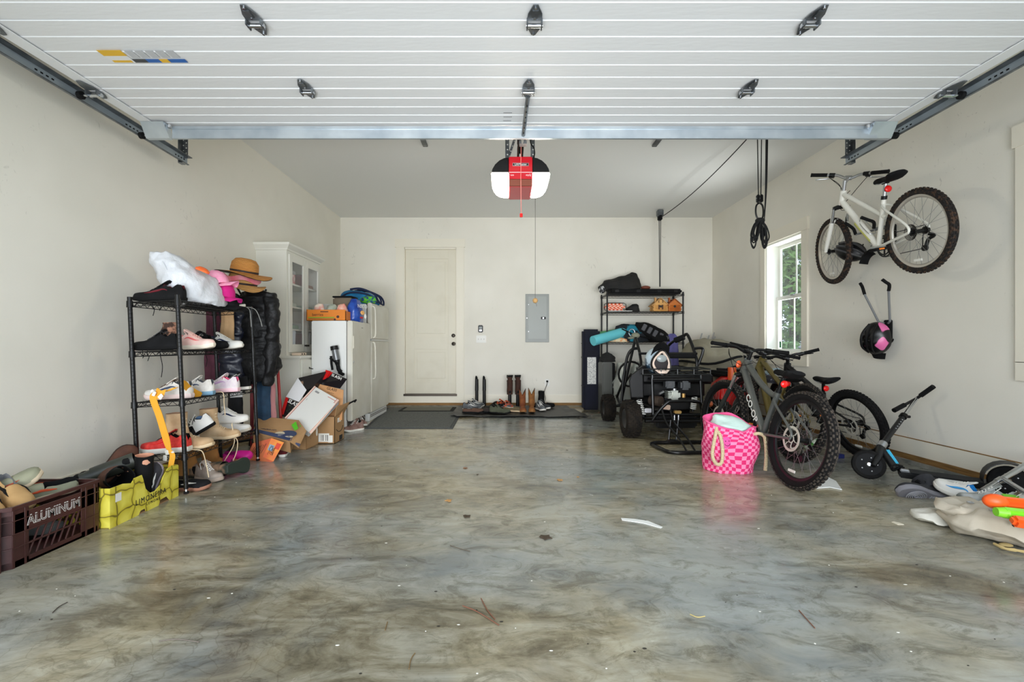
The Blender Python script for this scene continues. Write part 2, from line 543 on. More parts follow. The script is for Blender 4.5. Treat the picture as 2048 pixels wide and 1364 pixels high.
# back door
tr = struct(MB().m(TRIM).bb(-1.785, DX0 + 0.012, YB - 0.02, YB, 0.055, 2.60).bb(DX1 - 0.012, -0.672, YB - 0.02, YB, 0.055, 2.60)
       .bb(-1.80, -0.655, YB - 0.026, YB, 2.60, 2.735).bb(DX0, DX1, YB - 0.014, YB, 0.055, 0.165).bb(DX0, DX0 + 0.02, YB, YB + 0.12, DZ0, DZ1)
       .bb(DX1 - 0.02, DX1, YB, YB + 0.12, DZ0, DZ1).bb(DX0, DX1, YB, YB + 0.12, DZ1 - 0.02, DZ1), 'trim_1', smooth=0)
dm = MB().m(DOORW)
yd = YB + 0.035
X0, X1 = -1.638, -0.807
dm.bb(X0, X1, yd + 0.012, yd + 0.045, 0.20, 2.57)
def dframe(x0, x1, z0, z1):        # raised panel with moulded edge
    dm.bb(x0 + 0.045, x1 - 0.045, yd + 0.004, yd + 0.02, z0 + 0.045, z1 - 0.045, 0.006)
pan = [(X0 + 0.14, X1 - 0.13, 0.40, 0.93), (X0 + 0.14, X1 - 0.13, 1.14, 2.42)]
dm.bb(X0, pan[0][0], yd, yd + 0.03, 0.20, 2.57); dm.bb(pan[0][1], X1, yd, yd + 0.03, 0.20, 2.57)
for z0, z1 in ((0.20, 0.40), (0.93, 1.14), (2.42, 2.57)):
    dm.bb(pan[0][0], pan[0][1], yd, yd + 0.03, z0, z1)
for p_ in pan: dframe(*p_)
door = struct(dm, 'door_1', smooth=0, bev=0.002)
door['label'] = 'two panel painted entry door in the back wall'
BRONZE = mat('dark_bronze', (48, 42, 36), 0.35, 0.7)
MB().m(BRONZE).lathe([(0.0, 0.0), (0.032, 0.0), (0.032, 0.008), (0.012, 0.012), (0.012, 0.03), (0.03, 0.04), (0.028, 0.06), (0.0, 0.066)], 20,
    Matrix.Translation((-0.845, yd, 1.02)) @ Matrix.Rotation(pi / 2, 4, 'X')).build('door_knob', door)
MB().m(BRONZE).lathe([(0.0, 0.0), (0.031, 0.0), (0.031, 0.012), (0.02, 0.022), (0.0, 0.024)], 20,
    Matrix.Translation((-0.85, yd, 1.155)) @ Matrix.Rotation(pi / 2, 4, 'X')).build('deadbolt', door)
MB().m(mat('threshold_metal', (70, 62, 54), 0.4, 0.6)).bb(DX0 + 0.0, DX1, YB - 0.03, YB + 0.1, 0.165, 0.20).build('threshold', door, smooth=0)

# windows
def window(n, y0, y1, z0, z1, label):
    xg = XR + 0.155
    f = MB().m(WIN)
    # reveal boards
    f.bb(XR, xg + 0.04, y0, y0 + 0.02, z0 + 0.025, z1 - 0.02); f.bb(XR, xg + 0.04, y1 - 0.02, y1, z0 + 0.025, z1 - 0.02)
    f.bb(XR, xg + 0.04, y0, y1, z1 - 0.02, z1); f.bb(XR - 0.02, xg + 0.04, y0, y1, z0, z0 + 0.025)
    zm = (z0 + z1) / 2 + 0.01
    for (a, b_, x) in ((z0 + 0.025, zm + 0.02, xg - 0.02), (zm - 0.02, z1 - 0.02, xg + 0.008)):
        f.bb(x - 0.014, x + 0.014, y0 + 0.02, y0 + 0.065, a, b_); f.bb(x - 0.014, x + 0.014, y1 - 0.065, y1 - 0.02, a, b_)
        f.bb(x - 0.013, x + 0.013, y0 + 0.065, y1 - 0.065, a, a + 0.05); f.bb(x - 0.013, x + 0.013, y0 + 0.065, y1 - 0.065, b_ - 0.045, b_)
        f.bb(x - 0.006, x + 0.006, (y0 + y1) / 2 - 0.009, (y0 + y1) / 2 + 0.009, a + 0.05, b_ - 0.045)
    o = struct(f, 'window_%d' % n, smooth=0, bev=0.0015)
    o['label'] = label
    g = MB().m(GLASS)
    g.bb(xg - 0.022, xg - 0.018, y0 + 0.06, y1 - 0.06, z0 + 0.07, zm); g.bb(xg + 0.006, xg + 0.010, y0 + 0.06, y1 - 0.06, zm, z1 - 0.06)
    g.build('pane', o, smooth=0)
    t = MB().m(TRIM)
    t.bb(XR - 0.02, XR, y0 - 0.095, y0 + 0.005, z0 - 0.0, z1 + 0.01); t.bb(XR - 0.02, XR, y1 - 0.005, y1 + 0.095, z0, z1 + 0.01)
    t.bb(XR - 0.027, XR, y0 - 0.11, y1 + 0.11, z1, z1 + 0.145); t.bb(XR - 0.02, XR, y0 - 0.095, y1 + 0.095, z0 - 0.12, z0 + 0.004)
    struct(t, 'trim_%d' % (n + 1), smooth=0)
    return o
w1 = window(1, *W1, 'double hung window in the right wall looking onto trees')
w2 = window(2, *W2, 'window at the right edge of which only the casing shows')
MB().m(mat('green_sticker', (20, 110, 60), 0.5)).bb(XR + 0.13, XR + 0.132, W1[1] - 0.115, W1[1] - 0.075, 0.96, 1.04).build('sticker', w1, label='small green sticker in the corner of the lower pane', smooth=0)
MB().m(SILV).bb(XR + 0.10, XR + 0.13, 5.53, 5.59, 1.60, 1.615, 0.004).build('sash_lock', w1)

# ------------------------------------------------------------------ outside: drive, lawn, trees, parked car
struct(MB().m(mat('driveway_concrete', (205, 202, 194), 0.85, rgb2=(188, 185, 176), ns=2)).bb(-6, 7, -14, YF - 0.1, -0.2, -0.02), 'driveway', smooth=0)
struct(MB().m(mat('lawn', (70, 105, 42), 0.9, rgb2=(110, 140, 66), ns=5)).bb(XR + 0.2, 32, -14, 40, -0.25, -0.06), 'lawn', smooth=0)
LEAF = [mat('leaf_a', (104, 142, 66), 0.6, rgb2=(160, 190, 110), ns=1.2), mat('leaf_b', (46, 74, 44), 0.6, rgb2=(92, 124, 80), ns=1.0)]
BARK = mat('bark', (84, 70, 56), 0.9, bump=0.5, bs=12)
def tree(x, y, h, r, lab, k, n=4200, z0=0.3):
    o = thing('leafy_tree', lab, 'tree', (x, y, -0.1), group='trees outside the window')
    tk = MB().m(BARK).tube(cat_([(0, 0, 0), (0.05, 0.03, h * 0.3), (-0.04, 0.05, h * 0.6), (0.02, 0, h * 0.85)], 4), [0.13] * 5 + [0.09] * 4 + [0.05] * 4, 10)
    tk.build('trunk', o)
    c = MB().m(LEAF[k]); rnd = random.Random(int(x * 100 + y))
    blobs = [(rnd.uniform(-0.6, 0.6) * r, rnd.uniform(-0.6, 0.6) * r, rnd.uniform(z0, h), rnd.uniform(0.3, 0.6) * r) for _ in range(22)]
    for i in range(n):
        b0 = blobs[i % len(blobs)]
        d = Vector((rnd.gauss(0, 1), rnd.gauss(0, 1), rnd.gauss(0, 1))).normalized() * b0[3] * rnd.uniform(0.6, 1.05)
        p = Vector(b0[:3]) + d
        if p.z < 0.15: continue
        a = Vector((rnd.gauss(0, 1), rnd.gauss(0, 1), rnd.gauss(0, 1))).normalized(); q = a.orthogonal().normalized()
        s = rnd.uniform(0.08, 0.17)
        c.add([p - a * s, p + q * s * 0.5, p + a * s, p - q * s * 0.5], [(0, 1, 2, 3)])
    c.build('foliage', o, smooth=0)
for x, y, h, r, lab, k in ((8.8, 13.9, 5.4, 1.3, 'pale green leafy tree straight outside the garage window', 0), (13.0, 20.6, 8.8, 2.3, 'darker green tree behind the pale one outside the window', 1),
                           (9.2, 17.4, 7.0, 1.5, 'dark green tree at the far side of the window view', 1), (7.9, 12.75, 1.0, 0.45, 'low bright green shrub below the trees outside the window', 0),
                           (13.6, 14.6, 7.0, 1.9, 'tall dark tree at the near side of the window view', 1)):
    tree(x, y, h, r, lab, k)
car = thing('parked_car', 'white parked car outside the window, only hood and glass seen', 'car', (8.0, 10.6, -0.05), rot=(0, 0, radians(78)))
CARW = mat('car_white', (222, 228, 234), 0.2, coat=0.6); CARG = mat('car_glass', (40, 52, 58), 0.08)
rings = []
for x, z0, z1, w_ in ((-2.2, 0.45, 0.62, 0.72), (-2.1, 0.25, 0.92, 0.84), (-1.0, 0.22, 1.02, 0.88), (0.3, 0.22, 1.0, 0.9), (1.6, 0.22, 0.95, 0.88), (2.15, 0.28, 0.85, 0.82), (2.25, 0.45, 0.6, 0.7)):
    rings.append([Vector((x, p.x, (z0 + z1) / 2 + p.y)) for p in rring((0, 0, 0), w_, (z1 - z0) / 2, 20, 4)])
MB().m(CARW).loft(rings).build('body', car)
rings = [[Vector((x, p.x, 1.0 + p.y)) for p in rring((0, 0, (0)), w_, h_, 20, 3.5)] for x, w_, h_ in ((-1.9, 0.6, 0.03), (-1.2, 0.7, 0.42), (0.2, 0.72, 0.45), (1.2, 0.62, 0.03))]
MB().m(CARG).loft(rings).build('cabin_glass', car)
for sx in (-1.4, 1.4):
    for sy in (-0.8, 0.8):
        MB().m(RUB).cyl((sx, sy - 0.1, 0.32), (sx, sy + 0.1, 0.32), 0.32, n=24).build('wheel', car)

# ------------------------------------------------------------------ overhead garage door
def gz(Y): return 2.465 + (3.13 - Y) * 0.006
gd = thing('garage_door', 'white sectional overhead garage door, open under the ceiling', 'garage door', (0.1, 2.0, 2.47))
off = Vector((0.1, 2.0, 2.47))
TG = Matrix.Translation(-off)
secs = [3.13, 2.633, 2.086, 1.545, 1.0, 0.46]
GX0, GX1 = -2.40, 2.585
for a, b_ in zip(secs[:-1], secs[1:]):
    mb = MB(TG).m(GDOOR)
    n = 5; d = (a - b_) / n; prof = []
    for k in range(n):
        ys_ = b_ + k * d
        zz = gz(ys_)
        prof += [(ys_ + (0.003 if k == 0 else 0.0), zz + 0.0028), (ys_ + 0.0045, zz - 0.0004), (ys_ + 0.009, zz)]
    prof.append((a - 0.003, gz(a) + 0.0028))
    prof += [(a - 0.003, gz(a) + 0.045), (b_ + 0.003, gz(b_) + 0.045)]
    vs = [Vector((GX0, y, z)) for y, z in prof] + [Vector((GX1, y, z)) for y, z in prof]
    K = len(prof)
    fs = [(i, (i + 1) % K, (i + 1) % K + K, i + K) for i in range(K)] + [tuple(range(K)), tuple(range(2 * K - 1, K - 1, -1))]
    mb.add(vs, fs)
    sec = mb.build('door_section', gd, smooth=0)
    st = MB(TG).m(GDOOR)
    for x0, x1 in ((GX0 - 0.004, GX0 + 0.066), (GX1 - 0.066, GX1 + 0.004)):
        st.bb(x0, x1, b_ + 0.003, a - 0.003, gz(a) - 0.008, gz(a) - 0.002)
    st.build('end_stile', sec, smooth=0)
MB(TG).m(GALV).bb(GX0 + 0.16, GX1 - 0.08, 3.062, 3.066, 2.378, 2.442).bb(GX0 + 0.16, GX1 - 0.08, 3.062, 3.08, 2.376, 2.38).bb(GX0 + 0.16, GX1 - 0.08, 3.062, 3.085, 2.440, 2.4585).bb(GX0 + 0.16, GX1 - 0.08, 3.054, 3.062, 2.436, 2.442).build('strut', gd, label='long galvanized reinforcing strut', smooth=0)
def hinge(x, y, s=1.0):
    z = gz(y)
    h = MB(TG).m(DGALV)
    T = Matrix.Translation((x, y, z - 0.006))
    # the leaf towards the street is long and pointed, the other short
    h.prism([(-0.035, -0.01), (0.035, -0.01), (0.032, -0.05), (0.01, -0.105), (-0.01, -0.105), (-0.032, -0.05)], -0.004, T)
    h.prism([(-0.034, 0.012), (0.034, 0.012), (0.028, 0.045), (0.009, 0.085), (-0.009, 0.085), (-0.028, 0.045)], -0.004, T)
    h.box((x, y - 0.055, z - 0.012), (0.03, 0.05, 0.008), bev=0.003)
    h.m(CHROME).cyl((x - 0.038, y + 0.006, z - 0.022), (x + 0.038, y + 0.006, z - 0.022), 0.0095, n=12)
    h.m(DGALV).bb(x - 0.036, x - 0.030, y - 0.02, y + 0.025, z - 0.032, z - 0.004); h.bb(x + 0.030, x + 0.036, y - 0.02, y + 0.025, z - 0.032, z - 0.004)
    for yy in (-0.092, -0.03, 0.03, 0.073):
        h.m(CHROME).cyl((x, y + yy, z - 0.010), (x, y + yy, z - 0.018), 0.006, n=8)
    h.build('hinge', gd, label='galvanized hinge between door sections')
for y in (2.633, 2.086, 1.545):
    for x in (-1.145, 0.135, 1.40):
        hinge(x, y)
for y in (2.633, 2.086, 1.545):
    for sx, xe in ((-1, GX0 + 0.02), (1, GX1 - 0.02)):
        z = gz(y)
        h = MB(TG).m(DGALV)
        T = Matrix.Translation((xe, y, z - 0.012))
        h.prism([(-0.035, -0.01), (0.035, -0.01), (0.03, -0.05), (0.01, -0.10), (-0.01, -0.10), (-0.03, -0.05)], -0.004, T)
        h.prism([(-0.034, 0.012), (0.034, 0.012), (0.028, 0.045), (0.009, 0.08), (-0.009, 0.08), (-0.028, 0.045)], -0.004, T)
        h.bb(xe - 0.034, xe - 0.028, y - 0.02, y + 0.03, z - 0.045, z - 0.012); h.bb(xe + 0.028, xe + 0.034, y - 0.02, y + 0.03, z - 0.045, z - 0.012)
        h.m(CHROME).cyl((xe - 0.04, y + 0.008, z - 0.035), (xe + sx * 0.085, y + 0.008, z - 0.035), 0.007, n=10)
        h.m(CHROME).cyl((xe - 0.03, y + 0.008, z - 0.035), (xe + 0.04, y + 0.008, z - 0.035), 0.011, n=10)
        rl = h.build('roller_hinge', gd)
        MB(TG).m(BLACKM).cyl((xe + sx * 0.072, y + 0.008, z - 0.035), (xe + sx * 0.094, y + 0.008, z - 0.035), 0.022, n=18).build('roller', rl)
for sx, xe in ((-1, GX0), (1, GX1)):
    h = MB(TG).m(GALV)
    xi = xe - sx * 0.15
    h.add([(xe, 2.99, 2.455), (xi, 2.99, 2.455), (xi, 3.06, 2.455), (xe, 3.06, 2.455), (xe + sx * 0.03, 3.08, 2.385), (xi + sx * 0.02, 3.08, 2.385), (xi + sx * 0.02, 3.11, 2.385), (xe + sx * 0.03, 3.11, 2.385)],
          [(0, 1, 2, 3), (4, 7, 6, 5), (0, 4, 5, 1), (1, 5, 6, 2), (2, 6, 7, 3), (3, 7, 4, 0)])
    h.m(CHROME).cyl((xe, 3.1, 2.412), (xe + sx * 0.085, 3.1, 2.412), 0.007, n=10).cyl((xi - sx * 0.015, 3.03, 2.45), (xi - sx * 0.015, 3.03, 2.43), 0.012, n=8)
    rl = h.build('top_bracket', gd)
    MB(TG).m(BLACKM).cyl((xe + sx * 0.062, 3.1, 2.412), (xe + sx * 0.085, 3.1, 2.412), 0.022, n=18).build('roller', rl)
# paper sticker on the second section
st = MB(TG)
YS0, YS1 = 2.292, 2.392
def strip(x0, x1, y0, y1, rgb, name, z=2.4670):
    st.m(mat(name, rgb, 0.5)).bb(x0, x1, y0, y1, z, 2.4678)
YEL, BLU, GRY, WLB = (226, 178, 40), (32, 96, 170), (60, 62, 64), (228, 228, 226)
strip(-2.06, -1.94, YS0, YS0 + 0.045, YEL, 'sticker_yellow'); strip(-2.06, -1.94, YS0 + 0.045, YS1, WLB, 'sticker_white')
strip(-2.05, -1.95, YS0 + 0.08, YS1 - 0.002, YEL, 'sticker_yellow', 2.4667)
for k in range(5):
    strip(-1.925 + k * 0.052, -1.885 + k * 0.052, YS0 + 0.002, YS0 + 0.06, (186, 188, 190), 'sticker_text')
strip(-1.94, -1.87, YS0 + 0.072, YS1, GRY, 'sticker_grey'); strip(-1.87, -1.80, YS0 + 0.072, YS1, BLU, 'sticker_blue')
strip(-1.80, -1.755, YS0 + 0.072, YS1, YEL, 'sticker_yellow'); strip(-1.755, -1.665, YS0 + 0.072, YS1, BLU, 'sticker_blue')
st.build('warning_sticker', gd, label='yellow, grey and blue instruction sticker', smooth=0)
# centre arm to the trolley
a = MB(TG).m(DGALV)
a.tube([(0.135, 2.68, 2.448), (0.13, 2.80, 2.428), (0.12, 3.16, 2.385)], 0.013, 6)
for k in range(7):
    a.m(BLACKM).cyl((0.133 - k * 0.0018, 2.74 + k * 0.055, 2.432 - k * 0.0062), (0.133 - k * 0.0018, 2.74 + k * 0.055, 2.418 - k * 0.0062), 0.004, n=6)
a.m(DGALV).bb(0.10, 0.15, 3.14, 3.19, 2.375, 2.40)
a.build('opener_arm', gd)
mk = MB(TG).m(mat('grey_marker', (120, 120, 120), 0.7))
for yy, x0, x1 in ((2.888, -0.01, 0.045), (2.94, -0.01, 0.045), (2.99, -0.012, 0.04)):
    mk.bb(x0, x1, yy, yy + 0.006, 2.4592, 2.4598)
mk.build('pencil_marks', gd, smooth=0)

# tracks
def track(sx, xc):
    s0 = Vector((xc, 2.0, 2.44))
    o = thing('door_track', 'horizontal galvanized roller track along the %s side of the garage door' % ('left' if sx < 0 else 'right'), 'track', s0, group='garage door tracks')
    T = Matrix.Translation(-s0)
    z = lambda Y: 2.457 - (Y - 2.2) * 0.018
    m = MB(T).m(mat('track_web', (176, 186, 192), 0.4, 0.25, rgb2=(150, 160, 168), ns=4))
    Y0, Y1 = 0.30, 3.585
    def strip3(xa, xb, dza, dzb):
        m.add([(xa, Y0, z(Y0) + dza), (xb, Y0, z(Y0) + dza), (xb, Y0, z(Y0) + dzb), (xa, Y0, z(Y0) + dzb), (xa, Y1, z(Y1) + dza), (xb, Y1, z(Y1) + dza), (xb, Y1, z(Y1) + dzb), (xa, Y1, z(Y1) + dzb)],
              [(0, 1, 2, 3), (4, 7, 6, 5), (0, 4, 5, 1), (1, 5, 6, 2), (2, 6, 7, 3), (3, 7, 4, 0)])
    xo = xc + sx * 0.018; xi = xc - sx * 0.022
    strip3(min(xo, xo + sx * 0.003), max(xo, xo + sx * 0.003), -0.027, 0.027)       # web
    m.m(DGALV)
    xb_ = xo - sx * 0.015; strip3(min(xb_, xo), max(xb_, xo), -0.029, -0.024); strip3(min(xi, xo), max(xi, xo), 0.024, 0.029)
    m.build('channel', o, smooth=0)
    # slots
    g = MB(T).m(BLACKM)
    for Y in (1.35, 1.9, 2.42, 3.0, 3.45):
        for k in range(4):
            g.bb(xo - sx * 0.0015 - 0.0006, xo - sx * 0.0015 + 0.0006, Y + k * 0.03, Y + k * 0.03 + 0.014, z(Y) - 0.004, z(Y) + 0.004)
    g.build('slots', o, smooth=0)
    # hanging angle to the ceiling
    h = MB(T).m(DGALV)
    xh = xc + sx * 0.03; yh = 3.50
    h.bb(xh - 0.0015, xh + 0.0015, yh, yh + 0.045, 2.39, ZC); h.bb(min(xh, xh - sx * 0.045), max(xh, xh - sx * 0.045), yh + 0.043, yh + 0.046, 2.44, ZC)
    h.bb(min(xh, xh - sx * 0.03), max(xh, xh - sx * 0.03), yh, yh + 0.04, 2.388, 2.392)
    hh = h.build('hanger_angle', o, smooth=0)
    g = MB(T).m(mat('hole_light', (205, 205, 198), 0.8))
    for k in range(16):
        g.cyl((xh - sx * 0.012, yh + 0.0425, 2.46 + k * 0.04), (xh - sx * 0.012, yh + 0.0415, 2.46 + k * 0.04), 0.005, n=6)
        g.cyl((xh - sx * 0.034, yh + 0.0425, 2.48 + k * 0.04), (xh - sx * 0.034, yh + 0.0415, 2.48 + k * 0.04), 0.005, n=6)
    g.build('punched_holes', hh, smooth=0)
    return o
track(-1, -2.485); track(1, 2.665)

# ------------------------------------------------------------------ opener with its lamps
oc = Vector((0.12, 3.62, 2.32))
op = thing('garage_door_opener', 'red and black garage door opener with lit lamps hanging from the ceiling', 'garage door opener', oc)
T = Matrix.Translation(-oc)
REDP = mat('opener_red', (190, 18, 34), 0.3, coat=0.4)
LENS = mat('lit_lens', (255, 246, 224), 0.3, emit=38.0)
def side(sx):
    x = 0.12
    top = [(0.09, 2.433), (0.125, 2.428), (0.165, 2.408), (0.20, 2.375), (0.22, 2.34), (0.227, 2.312), (0.09, 2.312)]
    low = [(0.09, 2.311), (0.227, 2.311), (0.224, 2.28), (0.212, 2.25), (0.19, 2.222), (0.16, 2.206), (0.13, 2.2), (0.09, 2.2)]
    for pts, mt, nm in ((top, BLACK, 'lamp_hood'), (low, LENS, 'lamp_lens')):
        R = [(x + sx * a, b) for a, b in pts]
        c0 = Vector((sum(p[0] for p in R) / len(R), 0, sum(p[1] for p in R) / len(R)))
        def ring(Y, s): return [Vector((c0.x + (p[0] - c0.x) * s, Y, c0.z + (p[1] - c0.z) * s)) for p in R]
        MB(T).m(mt).loft([ring(3.50, 0.93), ring(3.515, 1.0), ring(3.74, 1.0), ring(3.76, 0.93)]).build(nm, op, label='glowing warm white lens' if mt is LENS else None, smooth=50)
side(-1); side(1)
MB(T).m(REDP).bb(0.03, 0.21, 3.49, 3.80, 2.20, 2.433, 0.006).build('housing', op, label='glossy red centre housing')
MB(T).m(WHITE).bb(0.03, 0.21, 3.4885, 3.4895, 2.309, 2.3125).m(mat('brown_lens', (120, 60, 40), 0.4)).bb(0.032, 0.208, 3.486, 3.50, 2.203, 2.26, 0.004).build('trim_line', op, smooth=0)
TF = Matrix.Rotation(pi / 2, 4, 'X')
nb = MB(T).m(SILV).bb(0.058, 0.182, 3.487, 3.49, 2.359, 2.382).m(INK).bb(0.061, 0.179, 3.4862, 3.4875, 2.362, 2.379).build('name_plate', op, smooth=0)
text('LiftMaster', 0.022, T @ Matrix.Translation((0.12, 3.4858, 2.3705)) @ TF, WHITE, nb, sx=1.05)
text('myQ', 0.02, T @ Matrix.Translation((0.18, 3.4895, 2.29)) @ TF, WHITE, op)
text('WiFi', 0.014, T @ Matrix.Translation((0.055, 3.4895, 2.288)) @ TF, WHITE, op)
MB(T).m(BLACKM).bb(0.098, 0.142, 0.1, 3.66, 2.525, 2.565).build('rail', op, smooth=0)
MB(T).m(BLACKM).bb(0.09, 0.15, 3.30, 3.40, 2.47, 2.54, 0.01).m(mat('chain', (60, 48, 40), 0.5, 0.6)).tube([(0.105, 3.3, 2.545), (0.105, 3.66, 2.50), (0.105, 3.68, 2.43)], 0.009, 6).tube([(0.137, 3.3, 2.545), (0.137, 3.66, 2.50), (0.137, 3.68, 2.43)], 0.009, 6).build('trolley', op)
h = MB(T).m(DGALV)
for x in (0.018, 0.222):
    h.bb(x - 0.016, x + 0.016, 3.64, 3.643, 2.40, ZC); h.bb(x - 0.016, x - 0.013, 3.64, 3.67, 2.40, ZC)
h.tube([(0.02, 3.66, 2.47), (0.13, 3.66, 2.80)], 0.012, 4)
hb = h.build('hanging_straps', op, smooth=0)
g = MB(T).m(mat('hole_light', (205, 205, 198), 0.8))
for x in (0.018, 0.222):
    for k in range(16): g.cyl((x + 0.002, 3.6395, 2.43 + k * 0.04), (x + 0.002, 3.6385, 2.43 + k * 0.04), 0.006, n=6)
for k in range(7): g.cyl((0.034 + k * 0.0133, 3.645, 2.50 + k * 0.04), (0.034 + k * 0.0133, 3.643, 2.50 + k * 0.04), 0.005, n=6)
g.build('punched_holes', hb, smooth=0)
MB(T).m(BLACKM).tube(cat_([(0.21, 3.66, 2.9), (0.2, 3.62, 2.62), (0.23, 3.63, 2.56), (0.235, 3.63, 2.50), (0.205, 3.64, 2.44)], 6), 0.004, 6).build('power_wire', op)
CORDR = mat('red_cord', (214, 120, 110), 0.7)
MB(T).m(CORDR).tube([(0.118, 3.34, 2.48), (0.116, 3.33, 2.2), (0.119, 3.34, 1.945)], 0.0025, 6).m(REDL).cyl((0.119, 3.34, 1.95), (0.119, 3.34, 1.925), 0.011, n=12).build('release_cord', op, label='pale red release cord with a small red handle')

# parking string with a ball
bl = thing('parking_ball', 'tan ball hanging on a long grey string from the ceiling', 'ball', (0.395, 5.95, 1.575))
MB().m(mat('tan_ball', (214, 170, 112), 0.8, bump=0.4, bs=40)).ell((0, 0, 0), 0.034, 18, 12).build('ball', bl)
MB().m(mat('grey_string', (120, 118, 108), 0.8)).tube([(0, 0, 0.03), (0.002, 0, 0.8), (0, 0, ZC - 1.575)], 0.003, 6).tube([(0.0, 0, -0.03), (0.016, 0, -0.045), (0.018, 0, -0.075)], 0.003, 6).build('string', bl)

# small metal brackets under the ceiling
for x, lab in ((-0.835, 'grey metal bar bracket on the ceiling left of the opener'), (1.565, 'grey metal bar bracket on the ceiling right of the opener')):
    o = tag(MB().m(DGALV).box((0, 0, -0.012), (0.05, 0.35, 0.022), bev=0.003).build('ceiling_bar', None), lab, 'bar', 'ceiling bars')
    o.location = (x, 4.60, ZC)

# rope hoist on the right
ROPE = mat('black_rope', (14, 14, 15), 0.85, bump=0.6, bs=120)
hx = thing('rope_hoist', 'black pulley hoist with a looped bundle of rope hanging from the ceiling', 'hoist', (2.40, 4.30, ZC))
T = Matrix.Translation((-2.40, -4.30, -ZC))
MB(T).m(BLACK).bb(2.36, 2.46, 4.25, 4.35, ZC - 0.09, ZC, 0.01).build('ceiling_pulley', hx)
rp = MB(T).m(ROPE)
for x0, x1 in ((2.385, 2.395), (2.425, 2.418)):
    rp.tube([(x0, 4.3, ZC - 0.08), (x1, 4.3, 2.40)], 0.0045, 6)
for dx in (0.0, 0.008, 0.016):
    rp.tube(cat_([(2.468 + dx, 4.3, ZC - 0.03), (2.462 + dx * 0.7, 4.3, 2.5), (2.452, 4.3, 2.2), (2.44, 4.29, 2.13)], 5), 0.0045, 6)
rp.build('hoist_ropes', hx)
MB(T).m(BLACK).bb(2.378, 2.402, 4.28, 4.32, 2.335, 2.41, 0.008).bb(2.410, 2.434, 4.28, 4.32, 2.335, 2.41, 0.008).m(SILV).cyl((2.372, 4.3, 2.375), (2.44, 4.3, 2.375), 0.005, n=8).build('pulley_block', hx)
ci = MB(T).m(BLACK).tube(cat_([(2.406, 4.3, 2.33), (2.375, 4.3, 2.305), (2.37, 4.3, 2.24), (2.385, 4.3, 2.19), (2.42, 4.3, 2.17), (2.44, 4.3, 2.22), (2.435, 4.3, 2.30)], 5, closed=True), 0.008, 8)
ci.build('carabiner', hx, label='black carabiner')
bd = MB(T).m(ROPE); rr_ = random.Random(3)
for k in range(16):
    sx = -1 if k % 2 else 1
    w0 = rr_.uniform(0.03, 0.075); l = rr_.uniform(0.17, 0.27)
    c = Vector((2.41 + sx * 0.004, 4.3 + rr_.uniform(-0.03, 0.03), 2.175))
    bd.tube(cat_([c, c + Vector((sx * w0 * 0.8, 0, -0.06)), c + Vector((sx * w0 * 1.15, rr_.uniform(-.01, .01), -l * 0.75)), c + Vector((sx * w0 * 0.8, 0, -l)), c + Vector((sx * w0 * 0.45, 0, -l * 0.85)), c + Vector((sx * 0.012, 0, -0.06))], 5, closed=True), 0.006, 6)
bd.m(ROPE).ell((2.41, 4.3, 2.165), (0.045, 0.035, 0.028), 12, 8)
bd.build('rope_bundle', hx)
hy = thing('ceiling_pulley', 'grey ceiling pulley above the back rack with a hanging cord', 'pulley', (2.40, 7.05, ZC))
T = Matrix.Translation((-2.40, -7.05, -ZC))
MB(T).m(DGALV).bb(2.355, 2.445, 7.0, 7.1, ZC - 0.10, ZC, 0.012).m(BLACKM).bb(2.37, 2.43, 7.01, 7.09, ZC - 0.16, ZC - 0.08, 0.01).build('pulley', hy)
MB(T).m(mat('grey_cord', (70, 70, 68), 0.8)).tube([(2.388, 7.05, ZC - 0.15), (2.395, 7.05, 1.9)], 0.006, 6).tube([(2.412, 7.05, ZC - 0.15), (2.405, 7.05, 1.9)], 0.006, 6).build('cord', hy)
cz = [(2.41 , 7.0 - t * 2.68, ZC - 0.12 + t * 0.10 - 0.20 * (t * (1 - t)) * 1.4) for t in [k / 14 for k in range(15)]]
tag(MB().m(ROPE).tube(cz, 0.006, 6).build('sagging_rope', None), 'black rope sagging under the ceiling between the two pulleys', 'rope')

# wall fittings
pn = thing('breaker_panel', 'grey electrical breaker panel on the back wall', 'breaker panel', (0.528, YB, 1.44))
PG = mat('panel_grey', (148, 152, 148), 0.42)
fr = MB().m(PG)
fr.bb(-0.193, 0.193, -0.012, 0, -0.395, 0.395, 0.003)
fr.build('frame', pn, bev=0.0015)
d = MB().m(mat('panel_door', (158, 162, 158), 0.4)).bb(-0.15, 0.15, -0.02, -0.012, -0.34, 0.355, 0.004)
for x in (-0.05, 0.0, 0.05, 0.1): d.bb(x - 0.002, x + 0.002, -0.0215, -0.02, -0.28, 0.33)
dd = d.build('door', pn)
MB().m(INK).bb(0.06, 0.14, -0.026, -0.019, -0.02, 0.02, 0.003).m(SILV).bb(0.085, 0.11, -0.028, -0.025, -0.012, 0.012).build('latch', dd)
MB().m(SILV).cyl((-0.17, -0.012, 0.0), (-0.17, -0.016, 0.0), 0.008).cyl((-0.142, -0.02, 0.22), (-0.142, -0.026, 0.22), 0.006).cyl((-0.142, -0.02, -0.22), (-0.142, -0.026, -0.22), 0.006).build('screws', pn)
kp = thing('opener_control', 'small black garage opener control on the back wall', 'wall control', (-0.40, YB, 1.265))
MB().m(BLACK).bb(-0.04, 0.04, -0.02, 0, -0.06, 0.06, 0.01).build('case', kp)
MB().m(mat('control_screen', (96, 104, 100), 0.2)).bb(-0.024, 0.024, -0.0215, -0.019, 0.0, 0.035).m(SILV).bb(-0.02, 0.02, -0.0215, -0.019, -0.04, -0.012).build('screen', kp, smooth=0)
sw = thing('light_switch', 'white triple light switch plate beside the back door', 'light switch', (-0.39, YB, 1.095))
